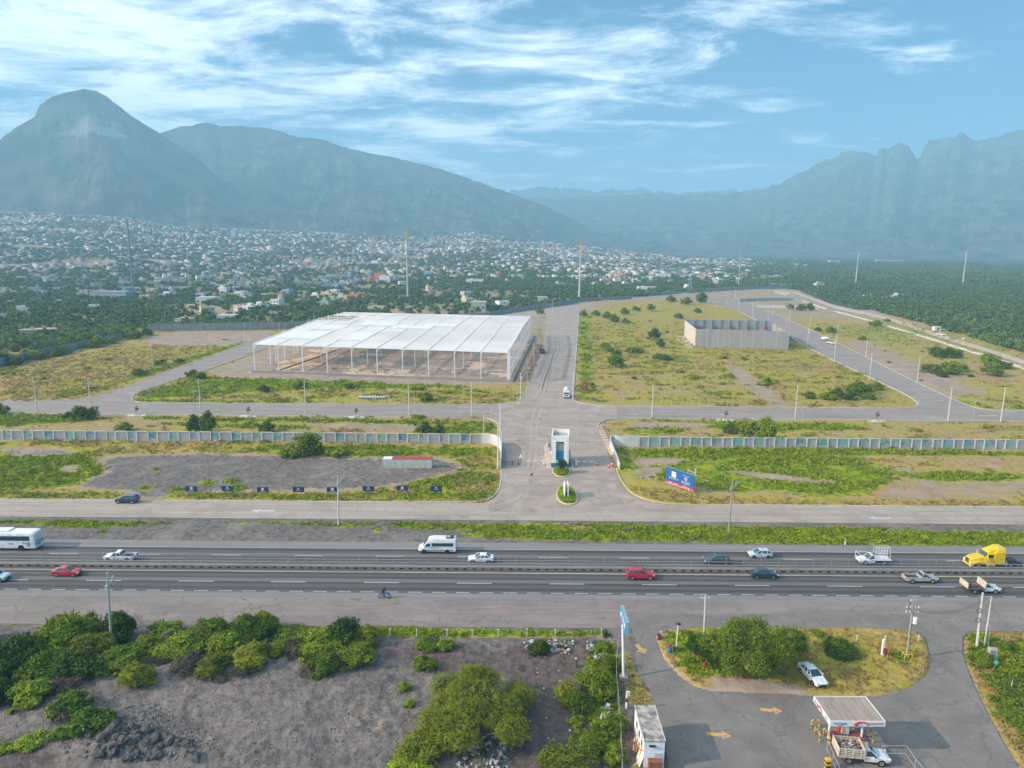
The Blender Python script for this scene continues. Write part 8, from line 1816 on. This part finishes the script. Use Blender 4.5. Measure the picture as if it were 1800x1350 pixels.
tag(mb.build('striped_block', loc=(g.x, g.y, .04)), 'yellow and black striped block at the bottom edge', 'bollard')
def railing(label, pts, h=1.9):
    t = thing('steel_railing', label, 'railing', (0, 0, 0), 0, 'galvanised railings round the gas tank'); P_ = [G(*p) for p in pts]
    for p in P_: mb = MB(); mb.tube((p.x, p.y, 0), (p.x, p.y, h), .04, M_GPOLE, n=6); mb.build('post', t)
    for z in (h * .5, h): mb = MB(); mb.path([(p.x, p.y, z) for p in P_], .032, M_GPOLE, n=5); mb.build('rail', t)
railing('galvanised railing left of the gas tank', [(1452, 1328), (1462, 1352), (1474, 1380)]); railing('galvanised railing behind the gas tank', [(1548, 1338), (1590, 1338)]); railing('galvanised railing running down right of the gas tank', [(1590, 1338), (1606, 1362), (1625, 1385), (1645, 1410)])
# posts and small things on the island and verge
g = G(1188, 1146); t = thing('yard_lamp', 'short lamp post standing in a cable reel on the island', 'lamp post', (g.x, g.y, .25)); mb = MB(); mb.tube((0, 0, 0), (.1, 0, 3.9), .07, M_WH); mb.build('shaft', t); mb = MB(); mb.box((.2, 0, 3.95), (.55, .4, .14), M_BLACK); mb.build('lamp_head', t); mb = MB(); [mb.tube((s * .45, 0, .4), (s * .45 + .06, 0, .4), .42, mat('old timber', (.16, .11, .07), .9), n=14) for s in (-1, 1)]; mb.tube((-.45, 0, .4), (.45, 0, .4), .16, mat('old timber', (.16, .11, .07), .9)); mb.build('cable_reel', t)
g = G(1176.6, 1150); t = thing('barrel', 'blue barrel filled with rubbish beside the yard lamp', 'barrel', (g.x, g.y, .25)); mb = MB(); mb.tube((0, 0, 0), (0, 0, .88), .3, mat('blue barrel', (.03, .2, .38), .5), n=14); [mb.tube((0, 0, z), (0, 0, z + .04), .315, mat('blue barrel', (.03, .2, .38), .5), n=14) for z in (.28, .58)]; mb.build('drum', t); mb = MB(); [mb.box((rg.uniform(-.15, .15), rg.uniform(-.15, .15), .92), (.2, .15, .14), rg.choice((M_WH, M_INKR, M_BLACK)), rg.uniform(0, 3)) for _ in range(7)]; mb.build('rubbish', t)
g = G(1237.5, 1177); t = thing('hydrant', 'red hydrant on the grass under the island trees', 'hydrant', (g.x, g.y, .25)); mb = MB(); mb.tube((0, 0, 0), (0, 0, .7), .13, M_DRUM, n=10); mb.ball((0, 0, .72), .15, M_DRUM); mb.build('hydrant_body', t); mb = MB(); mb.tube((-.25, 0, .5), (.25, 0, .5), .07, M_DRUM); mb.build('nozzle', t)
g = G(1158, 1127); t = thing('red_drum', 'dark red drum beside the fence post on the left tip of the island', 'barrel', (g.x, g.y, .2)); mb = MB(); mb.tube((0, 0, 0), (0, 0, .85), .24, mat('dark red drum', (.25, .03, .03), .6), n=12); mb.build('drum', t); mb = MB(); mb.tube((0, 0, .84), (0, 0, .88), .26, M_BLACK, n=12); mb.build('lid', t)
g = G(1551, 1156); t = thing('meter_post', 'white post with a red box on the island', 'post', (g.x, g.y, .25)); mb = MB(); mb.box((-.05, 0, 1.2), (.28, .28, 2.6), M_WH); mb.build('shaft', t); mb = MB(); mb.box((.15, -.2, .9), (.5, .3, .7), mat('oxide red box', (.3, .04, .03), .6)); mb.build('meter_box', t); mb = MB(); [mb.tube((x, -.5, 0), (x, -.5, .5), .05, MYB) for x in (-.4, .4, .8)]; mb.build('guard_stub', t)
# utility poles with fittings
def upole(label, px, py, tpx, tpy, r, m):
    g = G(px, py); d_ = ray(tpx, tpy); t_ = g.y / d_[1]; h = CAMH + d_[2] * t_; dx = d_[0] * t_ - g.x
    t = thing('utility_pole', label, 'pole', (g.x, g.y, .1), 0, 'utility poles around the forecourt'); mb = MB(); mb.tube((0, 0, 0), (dx, 0, h), r, m, r * .6, 10); mb.build('shaft', t); return t, h, dx
t, h, dx = upole('utility pole with a transformer and tangled crossarms on the island', 1593.6, 1158, 1606.6, 1050.5, .17, M_TPOLE)
mb = MB(); mb.tube((dx * .75 + .45, -.1, h * .58), (dx * .75 + .45, -.1, h * .68), .3, M_WH, n=12); [mb.tube((dx * .75 + .35 + .12 * i, -.1, h * .68), (dx * .75 + .35 + .12 * i, -.1, h * .71), .03, M_TPOLE) for i in range(3)]; mb.build('transformer', t)
for k in (.93, .82, .75): mb = MB(); mb.box((dx * k, 0, h * k), (1.9 if k < .9 else .8, .1, .12), M_TPOLE); [mb.tube((dx * k + x, 0, h * k), (dx * k + x, 0, h * k + .28), .06, M_WH, n=6) for x in (-.8, -.3, .3, .8) if k < .9 or abs(x) < .5]; mb.build('crossarm', t)
mb = MB(); mb.path([(dx * .9 - .3, -.05, h * .92), (dx * .8 - .7, -.1, h * .84), (dx * .7 + .4, -.1, h * .7), (dx * .6, -.1, h * .6), (dx * .3, -.18, h * .3)], .03, M_BLACK, n=4); mb.build('cable', t)
mb = MB(); [mb.tube((x, y, 0), (x, y, .8), .06, MYB, n=8) for x in (-.5, 0, .5) for y in (-.4, .3)]; mb.path([(-.5, -.4, .75), (.5, -.4, .75), (.5, .3, .75), (-.5, .3, .75), (-.5, -.4, .75)], .05, MYB, n=6); mb.build('guard_rail', t)
t, h, dx = upole('thick pale pole with coiled cables at the right verge', 1717, 1137, 1727.6, 1043, .2, M_POLE)
for z in (h * .68, h * .5):
    mb = MB(); c = dx * z / h - .35; mb.path([(c + .33 * math.cos(a), -.15, z + .33 * math.sin(a)) for a in np.linspace(0, 2 * PI, 17)], .04, M_BLACK, n=5); mb.build('cable_coil', t)
t, h, dx = upole('thinner grey pole just right of the pale pole at the verge', 1730, 1137, 1743, 1050, .13, M_POLE)
t, h, dx = upole('slim steel conduit rising beside the grey cabinet', 1735, 1152, 1741, 1100, .04, M_GPOLE)
g = G(1742.5, 1163); t = thing('electric_cabinet', 'rounded grey electrical cabinet on the right verge', 'cabinet', (g.x, g.y, .05), -.2); mb = MB(); mb.box((0, 0, 1.0), (1.1, .7, 2.0), mat('cabinet grey', (.36, .36, .33), .7, var=.1)); mb.build('housing', t, bevel=.15); mb = MB(); mb.box((-.15, -.37, 1.15), (.5, .06, 1.2), mat('cabinet door', (.2, .2, .23), .6)); mb.build('door', t)
g = G(1743, 1181); t = thing('warning_sign', 'tilted bright green square sign on a thin post at the right verge', 'sign', (g.x, g.y, .05)); mb = MB(); mb.tube((0, 0, 0), (.45, 0, 1.1), .03, M_TPOLE, n=5); mb.build('post', t); SG = mat('sign green', (.03, .55, .26), .5)
mb = MB(); c, s = .45, 1.3; q = .42; mb.loft([[(c - q, -.02, s), (c, -.02, s - q), (c + q, -.02, s), (c, -.02, s + q)], [(c - q, .02, s), (c, .02, s - q), (c + q, .02, s), (c, .02, s + q)]], SG); mb.build('sign_face', t); text('lettering', '5', .45, M_INKW, t, (c, -.05, s), (PI / 2, .3, 0))
t, h, dx = upole('short pale post in the grass of the right bank', 1776, 1219, 1780, 1196, .06, M_POLE)
g = G(1503, 960); mb = MB(); mb.box((0, 0, .6), (.18, .18, 1.2), M_WH); mb.box((0, 0, 1.0), (.2, .2, .2), M_BLACK); tag(mb.build('marker_post', loc=(1485.5 and G(1485.5, 958).x, G(1485.5, 958).y, 0)), 'white marker post on the green strip above the glass rack truck', 'marker post')
g = G(1745, 1212); rubble('orange_debris', 'small heap of orange litter on the right verge', None, GP((1735, 1205), (1755, 1205), (1757, 1215), (1738, 1218)), 60, .1, .35, [mat('orange litter', (.55, .2, .06), .8), mat('orange timber', (.45, .22, .07), .8)], .4, 'stuff')

# ------------------------------------------------------------------ boulders, rubble and rubbish
def rock_mesh(seed):
    rg_ = np.random.default_rng(seed); mb = MB(); mb.ball((0, 0, 0), 1, M_ROCK, nu=9, nv=6); V = np.array(mb.v); n_ = V + rg_.normal(size=V.shape) * .0
    f = 1 + .28 * np.sin(V[:, 0] * 2.6 + seed) * np.cos(V[:, 1] * 3.1 + seed * 2) + .16 * np.sin(V[:, 2] * 5 + seed); V = V * f[:, None] * np.array([1, .85, .7]) + rg_.normal(size=V.shape) * .07; mb.v = [tuple(v) for v in V]; return mb.mesh('boulder')
M_ROCK = mat('dark rock', (.13, .118, .105), .95, col2=(.05, .047, .045), scale=2.5, bump=.5)
RM = [rock_mesh(i) for i in range(5)]; rg = random.Random(21); pile = [(150, 1300), (175, 1318), (200, 1308), (225, 1325), (240, 1300), (165, 1285), (190, 1290), (215, 1290), (255, 1310), (180, 1335), (205, 1340), (300, 1325), (320, 1318), (330, 1332), (285, 1335), (245, 1335)]
for i in range(150):
    c = pile[i % len(pile)]; k = 1.0 if i < 70 else 1.5; x, y = c[0] + rg.gauss(0, 12 * k), c[1] + rg.gauss(0, 8 * k); g = G(x, y); s = rg.uniform(.22, .75) if i < 70 else rg.uniform(.1, .28)
    o = bpy.data.objects.new('boulder', RM[i % 5]); COL.objects.link(o); o.location = (g.x, g.y, gz(g.x, g.y) + s * .3); o.scale = (s * rg.uniform(.8, 1.3), s, s * rg.uniform(.8, 1.1)); o.rotation_euler = (rg.uniform(-.5, .5), rg.uniform(-.5, .5), rg.uniform(0, 6))
    tag(o, ('large' if s > .4 else 'small') + ' dark grey boulder in the pile at the bottom left', 'boulder', 'boulders of the pile at the bottom left')
for px, py, s in ((1097, 934, .55), (1104, 934, .7), (1110, 933, .5)):
    g = G(px, py); o = bpy.data.objects.new('boulder', RM[0]); COL.objects.link(o); o.location = (g.x, g.y, .25); o.scale = (s, s, s); o.rotation_euler = (0, 0, s * 9); tag(o, 'pale purple grey boulder on the green strip beside the highway', 'boulder', 'boulders on the green strip')
def scatterst(name, label, pts, n, smin, smax, ms, seed, zof=.0):
    rg_ = np.random.default_rng(seed); P_ = np.array(pts); xy = rg_.uniform(P_.min(0), P_.max(0), (n * 3, 2)); xy = xy[sdist(pts, xy[:, 0], xy[:, 1]) < 0]
    cl = fbm(xy[:, 0] * .45, xy[:, 1] * .45, 3, seed); xy = xy[cl + rg_.random(len(xy)) * .35 > .58][:n]; n = len(xy); z = gsample(xy[:, 0], xy[:, 1], GZ)
    b = np.array([(-1, -1, -.4), (1, -.8, -.4), (.9, 1, -.4), (-1, .9, -.4), (-.6, -.5, .7), (.5, -.6, .8), (.6, .6, .6), (-.5, .5, .75)]); s = smin + (smax - smin) * rg_.random(n) ** 3; a = rg_.uniform(0, 6.28, n); c, d = np.cos(a) * s, np.sin(a) * s
    X = b[None, :, 0] * c[:, None] - b[None, :, 1] * d[:, None] + xy[:, 0, None]; Y = b[None, :, 0] * d[:, None] + b[None, :, 1] * c[:, None] + xy[:, 1, None]; Z = b[None, :, 2] * (s * rg_.uniform(.3, 1, n))[:, None] + z[:, None] + zof
    F = np.array([(4, 5, 6, 7), (0, 1, 5, 4), (1, 2, 6, 5), (2, 3, 7, 6), (3, 0, 4, 7)]); F = (F[None] + (np.arange(n) * 8)[:, None, None]).reshape(-1, 4); mi = np.repeat(rg_.integers(0, len(ms), n), 5)
    return tag(link(name, npmesh(name, np.stack([X, Y, Z], -1).reshape(-1, 3), F, ms, mi)), label, kind='stuff')
GRV = [M_ROCK, mat('grey stone', (.2, .185, .175), .95), mat('brown stone', (.22, .17, .145), .95), mat('dark stone', (.075, .072, .075), .95)]
lot = GP((-60, 1180), (120, 1200), (300, 1190), (520, 1180), (700, 1140), (740, 1180), (760, 1250), (740, 1360), (700, 1420), (-60, 1420))
scatterst('gravel', 'loose dark stones strewn over the grey lot', lot, 12000, .02, .12, GRV, 31)
scatterst('gravel', 'coarse stones around the boulder pile', GP((100, 1235), (270, 1240), (380, 1300), (400, 1345), (120, 1350), (100, 1290)), 2500, .04, .18, GRV, 32)
scatterst('gravel', 'stones and litter on the brown strip', GP((880, 1140), (1080, 1125), (1060, 1400), (860, 1420)), 2600, .02, .10, GRV, 33)
scatterst('litter', 'scattered pale litter on the brown strip', GP((890, 1150), (1080, 1130), (1075, 1340), (880, 1340)), 70, .03, .14, [mat('grey litter', (.4, .4, .4), .8), M_WH, mat('pale blue litter', (.4, .5, .6), .7)], 34, .04)
scatterst('roadside_stones', 'broken stones along the old asphalt of the near roadside', GP((560, 1062), (820, 1062), (860, 1075), (560, 1074)), 600, .03, .12, [GRV[1], GRV[2]], 35)
TR = [mat('dull white litter', (.55, .54, .5), .8), mat('pale blue litter', (.4, .5, .6), .7), M_BLACK, mat('green sheet', (.02, .25, .18), .6), mat('grey litter', (.4, .4, .4), .8), mat('brown litter', (.3, .18, .1), .8), M_BLACK, mat('brown litter', (.3, .18, .1), .8), mat('grey litter', (.4, .4, .4), .8)]
for pts, n, lab in (([(965, 1122), (1010, 1128), (1000, 1150), (965, 1148)], 150, 'heap of dark bags and a green sheet by the highway fence'), ([(920, 1128), (940, 1128), (938, 1142), (922, 1140)], 30, 'small heap of boxes beside the dark shrub'), ([(1030, 1130), (1075, 1140), (1070, 1170), (1040, 1165)], 170, 'rubbish and branches heaped behind the sign pole'), ([(1018, 1190), (1045, 1195), (1040, 1212), (1022, 1208)], 150, 'heap of white and blue rubbish between the shrubs'),
                    ([(820, 1300), (880, 1295), (900, 1350), (800, 1350)], 200, 'rubbish dumped under the feathery tree'), ([(1058, 1245), (1078, 1250), (1075, 1275), (1056, 1270)], 90, 'tangle of pale rubbish by the wire fence'), ([(1020, 1310), (1050, 1310), (1050, 1330), (1022, 1330)], 90, 'grey rubbish at the foot of the large shrub'), ([(1060, 1108), (1072, 1112), (1076, 1124), (1062, 1122)], 26, 'black bags heaped at the end fence post')):
    rubble('rubbish_heap', lab, None, GP(*pts), n, .12, .5, TR if 'black' not in lab else [M_BLACK], .9, 'stuff')
g = G(1012, 1172); mb = MB(); mb.tube((0, 0, 0), (0, 0, 1.2), .12, mat('old timber', (.16, .11, .07), .9)); mb.box((0, 0, 1.2), (.3, .3, .06), M_POLE); tag(mb.build('stump_post', loc=(g.x, g.y, 0)), 'single old wooden post standing in the rubbish strip', 'post')
g = G(395, 1163); mb = MB(); q = [(.45 * math.cos(a), .45 * math.sin(a), .15) for a in np.linspace(0, 2 * PI, 17)]; mb.path(q, .14, M_TYRE, n=6); tag(mb.build('old_tyre', loc=(g.x, g.y, gz(g.x, g.y))), 'old tyre lying at the edge of the thicket', 'tyre')
# wires between the poles of the right verge and the highway front
def wires(label, a, za, b, zb, offs):
    p, q = G(*a), G(*b); mb = MB()
    for o_ in offs:
        pts = [(p.x + (q.x - p.x) * k, p.y + (q.y - p.y) * k + o_, za + (zb - za) * k - 1.2 * 4 * k * (1 - k)) for k in np.linspace(0, 1, 9)]; mb.path(pts, .02, M_BLACK, n=4)
    tag(mb.build('overhead_wires'), label, 'wires')
wires('thin overhead wires from the transformer pole to the pale pole', (1600, 1158), 7.2, (1722, 1137), 7.4, (-.2, .2))

# ------------------------------------------------------------------ look-alikes named apart by their order in the row
bpy.context.view_layer.update()
_by = {}
for o in bpy.data.objects:
    if o.parent is None and o.get('label') and o.get('category'): _by.setdefault(o['label'], []).append(o)
ORD = ['leftmost', 'second from the left', 'third from the left', 'fourth from the left', 'fifth from the left', 'sixth from the left', 'seventh from the left', 'eighth from the left']
for lab, os_ in _by.items():
    if 2 <= len(os_) <= 8 and len(lab.split()) <= 12:
        os_.sort(key=lambda q: q.matrix_world.translation.x / max(q.matrix_world.translation.y, 1))
        for k, q in enumerate(os_): q['label'] = ('rightmost' if k == len(os_) - 1 else ORD[k]) + ' ' + lab if k in (0, len(os_) - 1) else lab + ', ' + ORD[k]
